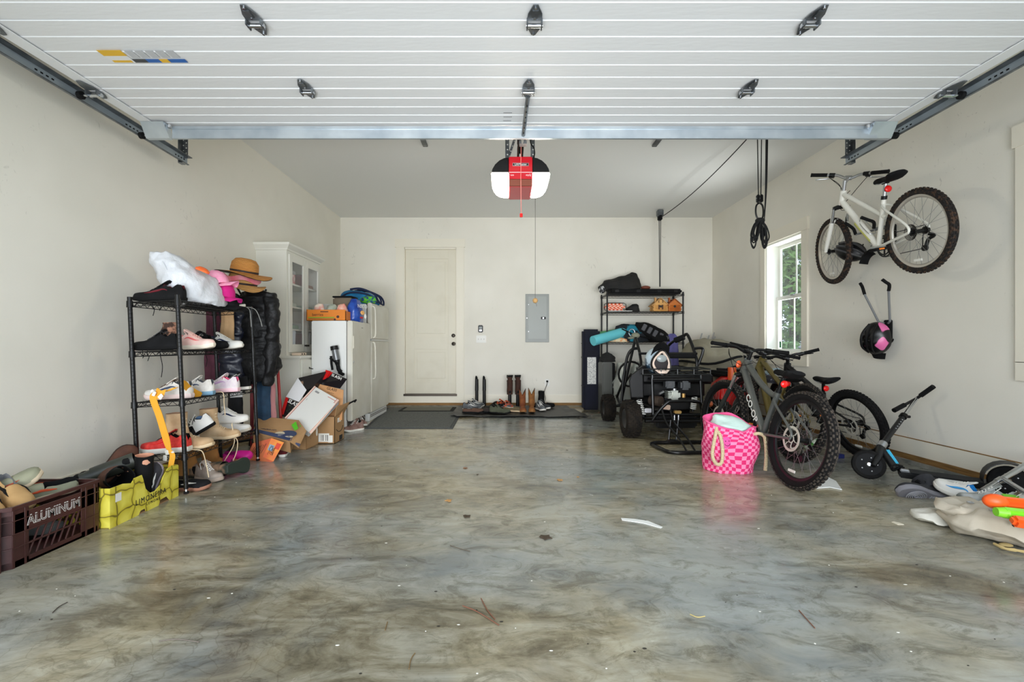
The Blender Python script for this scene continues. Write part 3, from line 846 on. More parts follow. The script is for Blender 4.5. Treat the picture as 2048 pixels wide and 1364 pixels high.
MB().m(WHITE).bb(-0.082, 0.082, -0.006, 0, -0.058, 0.058, 0.003).build('plate', sw)
for x in (-0.046, 0, 0.046): MB().m(mat('switch_toggle', (205, 203, 196), 0.5)).bb(x - 0.006, x + 0.006, -0.016, -0.005, -0.012, 0.012, 0.002).build('toggle', sw)
ol = thing('wall_outlet', 'white power outlet low on the back wall with a cord plugged in', 'outlet', (0.69, YB, 0.38))
MB().m(WHITE).bb(-0.038, 0.038, -0.006, 0, -0.06, 0.06, 0.003).build('plate', ol)
cd_ = tag(MB().m(BLACKM).bb(-0.015, 0.015, -0.04, -0.006, 0.01, 0.04, 0.004).m(mat('dark_cord', (60, 56, 50), 0.7)).tube(cat_([(0, -0.035, 0.02), (-0.01, -0.05, -0.03), (-0.05, -0.05, -0.15), (-0.03, -0.06, -0.25), (-0.06, -0.08, -0.32), (-0.12, -0.11, -0.36), (-0.16, -0.12, -0.365)], 5), 0.004, 6).build('plugged_cable', None), 'dark cord plugged into the outlet and trailing to the floor', 'cord')
cd_.location = (0.69, YB, 0.38)
# ------------------------------------------------------------------ generic builders
def quad(mb, a, b, c, d, th=0.003, nu=1, nv=1, bow=0.0):
    """card with corners a b c d (top left, top right, bottom right, bottom left)"""
    a, b, c, d = map(Vector, (a, b, c, d))
    nn = (b - a).cross(d - a).normalized()
    def f(u, v):
        return (a * (1 - u) + b * u) * (1 - v) + (d * (1 - u) + c * u) * v + nn * bow * (4 * v * (1 - v))
    return mb.sheet(f, nu, nv, th)

def quadM(a, b, d):
    """matrix of a card: origin at its centre, x along the top edge, y up, z towards the viewer"""
    a, b, d = map(Vector, (a, b, d))
    x = (b - a).normalized(); y = (a - d); y = (y - x * y.dot(x)).normalized(); z = x.cross(y)
    M = Matrix((x, y, z)).transposed().to_4x4(); M.translation = (b + d) / 2
    return M

def blob(mb, prof, n=28, p=2.3, amp=0.0, sc=6.0, seed=0, R=None):
    """soft body lofted from (z, cx, cy, rx, ry) rings"""
    rings = []
    for z, cx, cy, rx, ry in prof:
        rings.append([Vector((q.x, q.y, z)) for q in rring((cx, cy, 0), rx, ry, n, p)])
    dense = []
    for i in range(len(rings) - 1):
        for k in range(4):
            t = k / 4; t = t
            dense.append([rings[i][j].lerp(rings[i + 1][j], t) for j in range(n)])
    dense.append(rings[-1])
    b0 = len(mb.v); T = mb.T; mb.T = Matrix.Identity(4)
    if R is not None: dense = [[R @ v for v in r] for r in dense]
    mb.loft(dense)
    mb.T = T
    for i in range(b0, len(mb.v)):
        v = mb.v[i]
        if amp: v = v + noise.noise_vector(v * sc + Vector((seed, seed * 2, 0))) * amp + noise.noise_vector(v * sc * 2.7 + Vector((0, seed, 0))) * amp * 0.4
        mb.v[i] = T @ v
    return mb

def wire_rack(label, L, D, H, shelves, M, pr=0.0125, group='wire shelving racks'):
    """local x along the length, y across, four posts and wire shelves"""
    o = thing('wire_rack', label, 'shelving rack', M=M, group=group)
    PB = mat('rack_black', (9, 9, 10), 0.38, spec=0.4, bump=0.05, bs=60)
    for sx in (-1, 1):
        for sy in (-1, 1):
            x, y = sx * L / 2, sy * D / 2
            p = MB().m(PB).cyl((x, y, 0.03), (x, y, H + 0.02), pr, n=12)
            z = 0.08
            while z < H:
                p.lathe([(pr - 0.0005, z - 0.0022), (pr + 0.0009, z), (pr - 0.0005, z + 0.0022)], 12, Matrix.Translation((x, y, 0)))
                z += 0.0254
            po = p.build('post', o)
            MB().m(SILV).cyl((x, y, 0.012), (x, y, 0.035), 0.007, n=8).m(RUB).cyl((x, y, 0.0), (x, y, 0.014), pr * 1.15, n=12).build('levelling_foot', po)
    for zs in shelves:
        s = MB().m(PB)
        for zz in (zs, zs - 0.028):
            s.tube([(-L / 2, -D / 2, zz), (L / 2, -D / 2, zz), (L / 2, D / 2, zz), (-L / 2, D / 2, zz)], 0.0032, 6, closed=True)
        def zig(a, b, n):
            a, b = Vector(a), Vector(b); pts = []
            for k in range(2 * n + 1):
                pt = a.lerp(b, k / (2 * n)); pt.z = zs - (0.028 if k % 2 else 0.0); pts.append(pt)
            s.tube(pts, 0.0022, 4)
        nl, nd = max(4, int(L / 0.055)), max(3, int(D / 0.055))
        zig((-L / 2, -D / 2, 0), (L / 2, -D / 2, 0), nl); zig((-L / 2, D / 2, 0), (L / 2, D / 2, 0), nl)
        zig((-L / 2, -D / 2, 0), (-L / 2, D / 2, 0), nd); zig((L / 2, -D / 2, 0), (L / 2, D / 2, 0), nd)
        n = int(L / 0.024)
        for k in range(1, n):
            x = -L / 2 + L * k / n
            s.tube([(x, -D / 2, zs + 0.003), (x, D / 2, zs + 0.003)], 0.0018, 4)
        for k in (1, 2): s.tube([(-L / 2, -D / 2 + D * k / 3, zs - 0.001), (L / 2, -D / 2 + D * k / 3, zs - 0.001)], 0.0028, 4)
        for sx in (-1, 1):
            for sy in (-1, 1):
                s.cyl((sx * L / 2, sy * D / 2, zs - 0.034), (sx * L / 2, sy * D / 2, zs + 0.008), pr * 1.45, pr * 1.3, n=12)
        s.build('wire_shelf', o, smooth=50)
    return o

# ---- shoes
def foot_w(t, L, W):
    pts = [(0, 0.20), (0.04, 0.30), (0.15, 0.36), (0.35, 0.34), (0.5, 0.38), (0.68, 0.48), (0.78, 0.50), (0.88, 0.44), (0.95, 0.32), (1.0, 0.12)]
    for (a, x), (b, y) in zip(pts[:-1], pts[1:]):
        if t <= b:
            u = (t - a) / (b - a); return W * (x + (y - x) * u)
    return W * 0.12

def interp(tab, t):
    for (a, x), (b, y) in zip(tab[:-1], tab[1:]):
        if t <= b: return x + (y - x) * max(0, (t - a) / (b - a))
    return tab[-1][1]

def shoe(name, label, M, up, so, li=None, la=None, ac=None, L=0.285, W=0.10, kind='low', hs=0.024, H=0.20, cat='shoe', group=None, seed=0, spring=0.012, vcut=0.0, shaft=1.0, sag=0.0, laces=True, tread=None):
    o = thing(name, label, cat, M=M, group=group)
    li = li or BLACKM
    # sole
    s = MB().m(so); rings = []
    def outl(z, k, grow):
        pts = []
        N = 16
        for i in range(N + 1):
            t = i / N; pts.append(Vector((t * L - L / 2 + grow * (2 * t - 1), foot_w(t, L, W) * k + grow, z + spring * max(0, (t - 0.72) / 0.28) ** 2)))
        for i in range(N, -1, -1):
            t = i / N; pts.append(Vector((t * L - L / 2 + grow * (2 * t - 1), -foot_w(t, L, W) * k * 0.94 - grow, z + spring * max(0, (t - 0.72) / 0.28) ** 2)))
        return pts
    s.loft([outl(0, 0.93, 0), outl(0.004, 0.98, 0.002), outl(hs * 0.55, 1.0, 0.004), outl(hs, 1.0, 0.003)])
    so_o = s.build('sole', o)
    if tread is not None:
        tm = MB().m(tread)
        for k in range(1, 6):
            tm.tube([(L * 0.2 + 0.012 * k * cos(a), 0.012 * k * 0.8 * sin(a), -0.002) for a in [2 * pi * j / 24 for j in range(24)]], 0.0032, 4, closed=True)
        for k in range(9): tm.bb(-L * 0.42 + k * 0.015, -L * 0.42 + k * 0.015 + 0.008, -0.03, 0.03, -0.003, 0.001)
        tm.build('tread', so_o, label='ringed tread of the outsole')
    # upper
    if kind == 'low':
        ht = [(0, 0.060), (0.03, 0.086), (0.12, 0.088), (0.22, 0.064), (0.31, 0.080), (0.38, 0.098), (0.48, 0.080), (0.60, 0.058), (0.73, 0.046), (0.86, 0.040), (0.95, 0.031), (1.0, 0.014)]
    elif kind == 'slip':
        ht = [(0, 0.034), (0.03, 0.042), (0.12, 0.044), (0.3, 0.036), (0.42, 0.040), (0.48, 0.050), (0.6, 0.048), (0.75, 0.044), (0.88, 0.038), (0.95, 0.030), (1.0, 0.014)]
    else:
        ht = [(0, 0.055), (0.03, 0.085), (0.12, 0.10), (0.30, 0.10), (0.42, 0.085), (0.52, 0.064), (0.65, 0.052), (0.78, 0.047), (0.88, 0.042), (0.95, 0.032), (1.0, 0.015)]
    u = MB().m(up); N, K = 26, 14; rows = []
    op = {'low': (0.035, 0.37), 'slip': (0.035, 0.45)}.get(kind, (2, 3))
    for i in range(N + 1):
        t = i / N; h = interp(ht, t); w = foot_w(t, L, W); row = []
        zb = hs * 0.9 + spring * max(0, (t - 0.72) / 0.28) ** 2
        for k in range(K + 1):
            a = pi * k / K; ca = cos(a)
            y = w * math.copysign(abs(ca) ** 0.7, ca); z = zb + h * max(0, sin(a)) ** 0.75
            if kind == 'low' or kind == 'slip':
                squeeze = 1 - 0.25 * sin(a) * (1 if t < 0.55 else 0.4); y *= squeeze
            if op[0] <= t <= op[1]:
                if 3 <= k <= K - 3:
                    e = 1.0
                    if 4 <= k <= K - 4: z = zb + 0.012; y = w * 0.8 * ca
                    else: z = zb + h * 0.99; y = math.copysign(w * 0.62, ca)
            row.append(Vector((t * L - L / 2, y, z)))
        rows.append(row)
    b0 = len(u.v)
    vs = [p for r in rows for p in r]; fs1 = []; fs2 = []
    for i in range(N):
        for k in range(K):
            f = (i * (K + 1) + k, i * (K + 1) + k + 1, (i + 1) * (K + 1) + k + 1, (i + 1) * (K + 1) + k)
            tm_ = (i + 0.5) / N
            (fs2 if (op[0] - 0.02 <= tm_ <= op[1] + 0.02 and 3 <= k <= K - 4) else fs1).append(f)
    fs1.append(tuple(range(K + 1))); fs1.append(tuple(N * (K + 1) + k for k in range(K, -1, -1)))
    u.add(vs, fs1)
    u.m(li)
    u.f += [tuple(i + b0 for i in f) for f in fs2]; u.mi += [u.cur] * len(fs2)
    if kind in ('low', 'slip'):
        # padded collar and tongue
        u.m(up)
        cl = []
        for i in range(17):
            a = 2 * pi * i / 16
        u.m(ac or up)
        if kind == 'low':
            u.m(up).sheet(lambda p, q: ((0.30 + 0.20 * p) * L - L / 2 - 0.006 * (1 - p), (q - 0.5) * 0.046, hs + 0.118 - 0.040 * p - abs(q - 0.5) * 0.012), 6, 4, 0.006)
    if kind == 'high':
        # shaft, hollow at the top
        u.m(up); cx = -L / 2 + 0.165 * L + 0.012
        z0 = hs + 0.05; rg = []
        steps = 9
        def sh(z, grow, q=0.0):
            tt = (z - z0) / max(0.01, (H - z0))
            rx = (0.185 * L + 0.010 * (1 - tt) + 0.004 * sin(tt * 6)) * (1 + (shaft - 1) * tt) + grow; ry = 0.046 * (1 + (shaft - 1) * tt) * (W / 0.10) + grow
            out = []
            for p in rring((cx + 0.004 * sin(tt * 9) - sag * tt * tt, 0, z), rx, ry, 20, 2.2):
                if vcut and tt > 0.6: p.z -= vcut * (1 - min(1, abs(p.y) / ry)) * (tt - 0.6) / 0.4
                out.append(p)
            return out
        rg = [sh(z0 + (H - z0) * i / steps, 0.0) for i in range(steps + 1)]
        u.loft(rg, cap0=False, cap1=False)
        u.m(li)
        u.loft([sh(H, 0.0), sh(H, -0.005), sh(z0 + (H - z0) * 0.6, -0.005), sh(z0 + 0.02, -0.005)], cap0=False, cap1=True)
    u.crumple(0.003, 22, seed)
    u.build('upper', o, smooth=60)
    if laces and la is not None:
        l = MB().m(la)
        t0, t1 = (0.36, 0.62)
        n = 6
        for k in range(n):
            t = t0 + (t1 - t0) * k / (n - 1); t2 = t + 0.03
            zc = lambda t_: hs * 0.9 + interp(ht, t_) + 0.004
            x = t * L - L / 2; x2 = t2 * L - L / 2
            l.tube(cat_([(x, -0.019, zc(t) - 0.006), (x + 0.002, 0, zc(t) + 0.003), (x2, 0.019, zc(t2) - 0.006)], 3), 0.0021, 5)
            l.tube(cat_([(x, 0.019, zc(t) - 0.006), (x + 0.002, 0, zc(t) + 0.004), (x2, -0.019, zc(t2) - 0.006)], 3), 0.0021, 5)
        if kind == 'high':
            for k in range(5):
                z = hs + 0.075 + (H - hs - 0.10) * k / 5; x = -L / 2 + 0.165 * L + 0.012 + 0.185 * L * (1 + (shaft - 1) * 0.5) + 0.003
                l.tube([(x - 0.008, -0.02, z), (x + 0.004, 0, z + 0.006), (x - 0.008, 0.02, z + 0.012)], 0.0022, 5)
                l.tube([(x - 0.008, 0.02, z), (x + 0.004, 0, z + 0.006), (x - 0.008, -0.02, z + 0.012)], 0.0022, 5)
        x = (t0 - 0.02) * L - L / 2
        for sy in (-1, 1):
            l.tube(cat_([(x, 0, zc(t0)), (x - 0.01, sy * 0.03, zc(t0) + 0.008), (x + 0.015, sy * 0.045, zc(t0) - 0.012), (x + 0.03, sy * 0.05, zc(t0) - 0.03)], 4), 0.0021, 5)
        l.build('laces', o)
    if ac is not None:
        a_ = MB().m(ac)
        for sy in (-1, 1):
            pts = []; rad = []
            for i in range(9):
                q = i / 8; t = 0.30 + 0.42 * q; an = 0.28 + 0.42 * q + 0.28 * (1 - q) * (1 - q)
                w = foot_w(t, L, W); h = interp(ht, t); zb = hs * 0.9
                pts.append(Vector((t * L - L / 2, sy * (w * cos(an) ** 0.7 + 0.001) * (1 - 0.22 * sin(an) * (1 if t < 0.55 else 0.4)), zb + h * sin(an) ** 0.75)))
                rad.append(0.0012 + 0.0055 * sin(pi * min(1, q * 1.0 + 0.05)))
            a_.tube(pts, rad, 6)
        a_.crumple(0.003, 22, seed)
        a_.build('side_stripe', o)
    return o

def fab(name, rgb, rgb2=None, **k):
    return mat(name, rgb, k.pop('rough', 0.85), rgb2=rgb2, bump=k.pop('bump', 0.25), bs=k.pop('bs', 60), **k)

def at(x, y, z, yaw=0.0, pitch=0.0, roll=0.0):
    return Matrix.Translation((x, y, z)) @ Matrix.Rotation(yaw, 4, 'Z') @ Matrix.Rotation(pitch, 4, 'Y') @ Matrix.Rotation(roll, 4, 'X')

# ------------------------------------------------------------------ left wall: shoe rack
RT = Matrix.Translation((-2.255, 3.43, 0)) @ Matrix.Rotation(radians(-2.6), 4, 'Y')
RM = RT @ Matrix.Rotation(pi / 2, 4, 'Z')
wire_rack('narrow black wire rack of shoes against the left wall', 0.87, 0.315, 1.29, (1.275, 0.945, 0.61, 0.255), RM, pr=0.0135)
def R_(x, y, z, yaw=0.0, pitch=0.0, roll=0.0):
    """pose on the leaning rack: x across (0 = middle), y distance into the garage"""
    return RT @ Matrix.Translation((x, y - 3.43, z)) @ Matrix.Rotation(yaw, 4, 'Z') @ Matrix.Rotation(pitch, 4, 'Y') @ Matrix.Rotation(roll, 4, 'X')
DLACE = mat('dark_grey_lace', (62, 62, 64), 0.8); S1, S2, S3, S4 = 1.283, 0.953, 0.618, 0.263
BLKF = fab('black_mesh', (12, 12, 13), (26, 26, 28), spec=0.25); WHT = mat('shoe_white', (236, 234, 228), 0.55, bump=0.1, bs=40); WSOLE = mat('white_sole', (240, 236, 226), 0.6)
shoe('trail_shoe', 'black trail shoe with dark red collar on top of the left rack', R_(-0.03, 3.09, S1, pi + 0.12), BLKF, BLACKM, fab('dark_red_lining', (96, 20, 32)), BLACKM, mat('dark_red', (110, 22, 34), 0.6), L=0.32, W=0.11)
shoe('trail_shoe', 'black and white trail shoe beyond the plastic bag on the rack top', R_(0.03, 3.72, S1, 0.3), BLKF, WSOLE, BLACKM, WHT, WHT, L=0.28)
shoe('running_shoe', 'black running shoe at the near end of the second shelf', R_(-0.06, 3.08, S2, pi + 0.05), BLKF, BLACKM, BLACKM, DLACE, None, L=0.29)
shoe('running_shoe', 'black running shoe behind the post on the second shelf', R_(-0.07, 3.46, S2, pi - 0.1), BLKF, BLACKM, BLACKM, DLACE, None, L=0.28)
CAMO = fab('brown_camo', (66, 46, 36), (176, 128, 104), ns=26, lo=0.46, hi=0.56)
shoe('camo_boot', 'short brown camouflage boot standing at the back of the second shelf', R_(-0.04, 3.30, S2, 0.3), CAMO, BLACKM, BLACKM, mat('tan_lace', (170, 130, 96), 0.8), None, kind='high', H=0.20, L=0.25)
shoe('sneaker', 'pale pink sneaker on the second shelf of the left rack', R_(0.07, 3.27, S2, 0.05), fab('pale_pink', (240, 190, 178), (246, 214, 204)), mat('cream_sole', (246, 232, 214), 0.6), fab('pink_lining', (240, 150, 140)), mat('pink_lace', (246, 196, 186), 0.8), mat('coral', (238, 112, 112), 0.6), L=0.27, hs=0.03)
shoe('sneaker', 'white sneaker with navy stripe on the second shelf', R_(0.05, 3.66, S2, 0.05), WHT, WSOLE, fab('navy', (26, 38, 70)), WHT, mat('navy_stripe', (28, 40, 78), 0.6), L=0.27)
shoe('sneaker', 'black sneaker behind the pale pink one on the second shelf', R_(-0.02, 3.58, S2, 0.0), BLKF, BLACKM, BLACKM, DLACE, None, L=0.27)
shoe('running_shoe', 'white and blue running shoe near the orange strap on the third shelf', R_(-0.02, 3.12, S3, pi + 0.1), fab('white_mesh', (214, 208, 198), (236, 232, 226), ns=20), mat('pinkish_sole', (236, 214, 208), 0.6), fab('grey_lining', (90, 92, 96)), mat('brown_lace', (120, 96, 80), 0.8), mat('slate_blue', (62, 78, 108), 0.6), L=0.30, hs=0.03)
shoe('running_shoe', 'pale running shoe with green trim in the middle of the third shelf', R_(0.02, 3.30, S3, pi + 0.15), fab('white_mesh', (214, 208, 198)), mat('blue_sole', (120, 160, 186), 0.6), fab('grey_lining', (90, 92, 96)), WHT, mat('slate_blue', (62, 78, 108), 0.6), L=0.28, hs=0.028)
shoe('running_shoe', 'white, pink and lilac running shoe on the third shelf', R_(0.07, 3.53, S3, pi + 0.05), fab('lilac_mesh', (216, 196, 210), (240, 236, 228), ns=16), mat('pink_sole', (250, 206, 214), 0.55), fab('bright_pink', (250, 110, 150)), WHT, mat('lilac', (200, 160, 200), 0.6), L=0.29, hs=0.03)
shoe('sneaker', 'black sneaker with white sole at the far end of the third shelf', R_(0.05, 3.72, S3, pi + 0.1), BLKF, WSOLE, BLACKM, WHT, WHT, L=0.28)
RDM = fab('red_mesh', (196, 44, 40), (226, 66, 56), ns=40)
shoe('sneaker', 'red basketball sneaker with white sole on the bottom shelf', R_(-0.02, 3.07, S4, pi + 0.08), RDM, WSOLE, BLACKM, fab('dark_lace', (70, 30, 30)), mat('bright_red', (216, 34, 26), 0.5), L=0.31, W=0.11, hs=0.034)
shoe('sneaker', 'black sneaker propped behind the red one on the bottom shelf', R_(-0.08, 3.25, S4, pi - 0.05, 0.22), BLKF, BLACKM, BLACKM, DLACE, mat('bright_red', (216, 34, 26), 0.5), L=0.30, hs=0.03)
TAN = fab('tan_leather', (214, 184, 146), (194, 160, 120), ns=10, bump=0.15, bs=25); TANL = mat('tan_laces', (222, 200, 164), 0.8)
shoe('work_boot', 'tan lace up boot nearest the front post on the bottom shelf', R_(0.08, 3.17, S4, 0.05), TAN, mat('tan_sole', (224, 198, 160), 0.7), fab('tan_lining', (190, 150, 120)), TANL, None, kind='high', H=0.25, L=0.30, W=0.115, seed=2, shaft=1.15)
shoe('work_boot', 'tan lace up boot with long hanging laces, further along the bottom shelf', R_(0.08, 3.50, S4, -2.9 + pi * 0.92), TAN, mat('tan_sole', (224, 198, 160), 0.7), fab('tan_lining', (190, 150, 120)), TANL, None, kind='high', H=0.235, L=0.29, W=0.11, seed=5, shaft=1.15)
b_ = shoe('sneaker', 'white and black sneaker with a round blue and green badge, on the bottom shelf', R_(-0.01, 3.38, S4 + 0.06, pi + 0.6, 0.5), WHT, BLACKM, BLACKM, BLACKM, None, L=0.26)
MB().m(mat('badge_blue', (58, 104, 150), 0.4)).cyl((-0.06, -0.052, 0.075), (-0.06, -0.047, 0.075), 0.036, n=24).m(mat('badge_green', (150, 214, 80), 0.4)).box((-0.06, -0.0535, 0.075), (0.045, 0.003, 0.014), R=Matrix.Rotation(0.4, 3, 'Y'), bev=0.001).build('badge', b_)
shoe('sneaker', 'white sneaker with navy panels, upper of the far pair on the bottom shelf', R_(0.02, 3.74, S4 + 0.085, 0.1), WHT, WSOLE, BLACKM, WHT, mat('navy_stripe', (28, 40, 78), 0.6), L=0.27)
shoe('sneaker', 'white sneaker lying with its toe out, lower of the far pair on the bottom shelf', R_(0.02, 3.76, S4, 0.1), WHT, mat('ivory_sole', (226, 216, 196), 0.7), BLACKM, WHT, None, L=0.27)
# dangling laces
def dangle(label, M, pts, c=BLACKM, r=0.0022):
    return tag(MB(M).m(c).tube(cat_(pts, 5), r, 5).build('shoelace', None), label, 'shoelace', 'laces dangling from the rack')
for x, y, z, ln, lab in ((-0.04, 3.1, S1, 0.10, 'black lace dangling from the top shelf, left'), (0.02, 3.08, S1, 0.07, 'black lace dangling from the top shelf, right'), (-0.09, 3.06, S2, 0.05, 'black lace dangling below the second shelf, left'),
                    (-0.05, 3.05, S2, 0.07, 'short slanting black lace below the second shelf'), (0.05, 3.03, S2, 0.18, 'long black lace hanging below the second shelf'), (0.10, 3.4, S2, 0.13, 'black lace right of the front post below the second shelf')):
    dangle(lab, R_(x, y - 0.0, z), [(0, -0.06, 0.004), (0.0, -0.065, -0.03), (0.012, -0.066, -ln * 0.6), (0.0, -0.064, -ln)])
dangle('cream lace hanging from the third shelf', R_(0.12, 3.42, S3), [(0, 0, 0.01), (0.045, 0, 0.0), (0.048, 0, -0.08), (0.052, 0.0, -0.15), (0.05, 0, -0.17)], TANL, 0.003)
dangle('cream lace of the near tan boot looping down to the floor', R_(0.12, 3.1, S4), [(-0.05, 0, 0.01), (0.045, -0.02, 0.006), (0.09, -0.01, -0.01), (0.105, 0, -0.09), (0.12, 0, -0.19)], TANL, 0.003)
dangle('cream lace of the far tan boot, left strand', R_(0.12, 3.48, S4), [(0.06, 0, 0.11), (0.075, 0, 0.03), (0.07, 0, -0.05), (0.0, 0, -0.16), (-0.03, 0, -0.21)], TANL, 0.003)
dangle('cream lace of the far tan boot, right strand', R_(0.12, 3.48, S4), [(0.065, 0, 0.12), (0.07, 0, 0.03), (0.10, 0, -0.02), (0.09, 0, -0.10), (0.06, 0, -0.17)], TANL, 0.003)
for y_, lab in ((3.80, 'grey cord hanging over the far end of the rack, left'), (3.83, 'grey cord hanging over the far end of the rack, right')):
    dangle(lab, R_(0.16, y_, S1), [(-0.09, -0.02, 0.01), (-0.05, 0, 0.022), (0.01 + (y_ - 3.8), 0.01, 0.0), (0.02 + (y_ - 3.8) * 2, 0.01, -0.08), (0.022 + (y_ - 3.8) * 2.5, 0.01, -0.15)], mat('grey_lace', (150, 150, 146), 0.8), 0.003)
# orange strap tied between the shelves
STR = mat('orange_strap', (238, 168, 44), 0.7, bump=0.2, bs=150)
st = thing('orange_strap', 'orange webbing strap tied down the front of the rack with white tape', 'strap', P(312, 800, 2.97))
A = P(309, 802, 2.96); B = P(340, 902, 2.96); TS = Matrix.Translation(-A)
def webbing(mb, pts, w, axis):
    pts = cat_(pts, 5); ax = Vector(axis).normalized(); n = len(pts) - 1
    return mb.sheet(lambda u, v: pts[min(n, int(round(u * n)))] + ax * (v - 0.5) * w * (0.5 + 0.5 * min(1, 6 * min(u, 1 - u) + 0.3)), n, 2, 0.004)
m = MB(Matrix.Translation(-P(312, 800, 2.97))).m(STR)
webbing(m, [P(352, 775, 3.0), P(330, 783, 2.99), P(310, 786, 2.965), P(307, 800, 2.955), P(318, 830, 2.955), P(330, 870, 2.955), P(338, 899, 2.955)], 0.045, (1, 0, 0.12))
webbing(m, [P(366, 765, 3.05), P(378, 778, 3.12), P(392, 787, 3.2), P(402, 791, 3.25)], 0.05, (0.5, 0, 1))
webbing(m, [P(338, 899, 2.955), P(345, 910, 2.94), P(343, 925, 2.93), P(340, 940, 2.93)], 0.035, (1, 0, 0))
webbing(m, [P(312, 783, 2.965), P(320, 790, 2.95), P(330, 786, 2.96)], 0.06, (0.3, 0, 1))
m.build('webbing', st)
m = MB(Matrix.Translation(-P(312, 800, 2.97))).m(mat('white_tape', (236, 232, 222), 0.7))
for (px, py, s_) in ((308, 788, 0.03), (322, 793, 0.035), (304, 782, 0.02), (334, 905, 0.03), (330, 916, 0.035), (345, 905, 0.02)):
    MB(m.T).m(mat('white_tape', (236, 232, 222), 0.7)).box(P(px, py, 2.945), (s_, 0.006, s_ * 0.7), R=Matrix.Rotation(px * 0.7, 3, 'Y'), bev=0.002).crumple(0.004, 40).build('tape', st, label='scrap of white tape')

# white plastic bag on top
pb = thing('plastic_bag', 'translucent white plastic bag with orange print on top of the shoe rack', 'plastic bag', M=R_(0.02, 3.36, S1))
PLAS = mat('white_film', (226, 229, 234), 0.35, bump=1.0, bs=22, alpha=0.86)
m = blob(MB().m(PLAS), [(0.0, 0.03, 0.02, 0.13, 0.19), (0.03, 0.02, 0.02, 0.155, 0.22), (0.12, 0.0, -0.01, 0.16, 0.22), (0.2, -0.03, -0.05, 0.15, 0.18), (0.27, -0.06, -0.11, 0.13, 0.12), (0.33, -0.085, -0.17, 0.085, 0.05), (0.355, -0.10, -0.20, 0.05, 0.015)], 44, 2.2, 0.03, 7, 3); m.crumple(0.012, 20, 5).crumple(0.006, 45, 2)
m.tube(cat_([(-0.09, -0.2, 0.33), (-0.03, -0.24, 0.25), (0.01, -0.235, 0.16), (0.05, -0.23, 0.12)], 6), 0.004, 5)
m.build('bag', pb, smooth=60)
blob(MB().m(mat('orange_print', (240, 110, 50), 0.4)), [(0.262, 0.02, -0.10, 0.05, 0.02), (0.275, 0.02, -0.10, 0.052, 0.025), (0.288, 0.015, -0.095, 0.03, 0.015)], 16, 3, 0.008, 12, 1, R=Matrix.Rotation(0.45, 3, 'Y')).build('orange_tab', pb, label='orange printed tab')
# caps
def cap(label, M, c1, c2=None, r=0.09):
    o = thing('baseball_cap', label, 'cap', M=M)
    MB().m(c1).lathe([(r, 0), (r * 1.0, 0.02), (r * 0.96, 0.05), (r * 0.78, 0.085), (r * 0.45, 0.108), (0.01, 0.116), (0.01, 0.112), (r * 0.42, 0.103), (r * 0.92, 0.05), (r * 0.96, 0)], 24).ell((0, 0, 0.117), (0.008, 0.008, 0.004)).build('crown', o)
    MB().m(c2 or c1).sheet(lambda u, v: (r * 0.72 + u * 0.095 - (v - 0.5) ** 2 * 0.16, (v - 0.5) * 0.17 * (1 - u * 0.25), 0.006 - (v - 0.5) ** 2 * 0.12 - 0.01 * u), 6, 10, 0.004).build('brim', o)
    return o
cap('pale pink cap on top of the cap stack beside the plastic bag', R_(0.10, 3.50, S1 + 0.16, 0.2, -0.2), fab('cap_pink', (246, 150, 186), (250, 172, 200), ns=30))
cap('magenta cap below the pale pink one', R_(0.12, 3.53, S1 + 0.075, -0.1, 0.15), fab('cap_magenta', (206, 24, 128)))
cap('black cap at the bottom of the cap stack', R_(0.12, 3.58, S1 + 0.01, -0.1, 0.1), BLKF)

# floor under the rack
shoe('tall_boot', 'tall tan suede boot on the floor under the rack, left of the pair', at(-2.30, 3.42, 0, 0.5), fab('suede', (168, 118, 60), (140, 92, 44), ns=5), mat('dark_sole', (60, 46, 36), 0.8), fab('fleece', (190, 160, 120)), None, None, kind='high', H=0.225, L=0.25, shaft=1.15, laces=False)
shoe('tall_boot', 'tall tan suede boot on the floor under the rack, right of the pair', at(-2.26, 3.62, 0, 0.6), fab('suede', (168, 118, 60)), mat('dark_sole', (60, 46, 36), 0.8), fab('fleece', (190, 160, 120)), None, None, kind='high', H=0.225, L=0.25, shaft=1.15, laces=False)
CAMG = fab('green_camo', (54, 56, 46), (150, 118, 92), ns=14, lo=0.42, hi=0.62, bump=0.1)
shoe('rubber_boot', 'camouflage rubber boot lying on its side in front of the rack', frame(Vector((-1.99, 3.42, 0.075)), (0.15, 0.9, -0.08), z=(-0.86, -0.42, -0.04)), CAMG, mat('dark_green_rubber', (40, 50, 42), 0.7), BLACKM, None, None, kind='high', H=0.33, L=0.24, shaft=1.15, laces=False, W=0.115)
shoe('slide_sandal', 'black slide with white band lying beside the front post', at(-2.14, 3.10, 0.0, 0.15), BLKF, mat('tan_slide', (170, 120, 96), 0.7), BLACKM, None, WHT, kind='slip', L=0.24, laces=False)
shoe('sneaker', 'beige sneaker standing on the floor behind the camouflage boot', at(-2.16, 3.32, 0.0, -0.4), fab('beige_mesh', (150, 132, 120), (190, 176, 164)), mat('beige_sole', (200, 180, 164), 0.7), BLACKM, WHT, None, L=0.25)
MAG = mat('magenta_foam', (206, 24, 140), 0.5)
shoe('clog', 'magenta foam clog on the floor at the far end of the rack', at(-2.20, 3.76, 0.05, 0.1, 0.0, 0.5), MAG, MAG, mat('magenta_dark', (130, 14, 90), 0.6), None, None, kind='slip', L=0.22, laces=False)
shoe('clog', 'second magenta foam clog lying on its side below the first', at(-2.22, 3.60, 0.04, 2.0, 0.0, 1.2), MAG, MAG, mat('magenta_dark', (130, 14, 90), 0.6), None, None, kind='slip', L=0.20, laces=False)
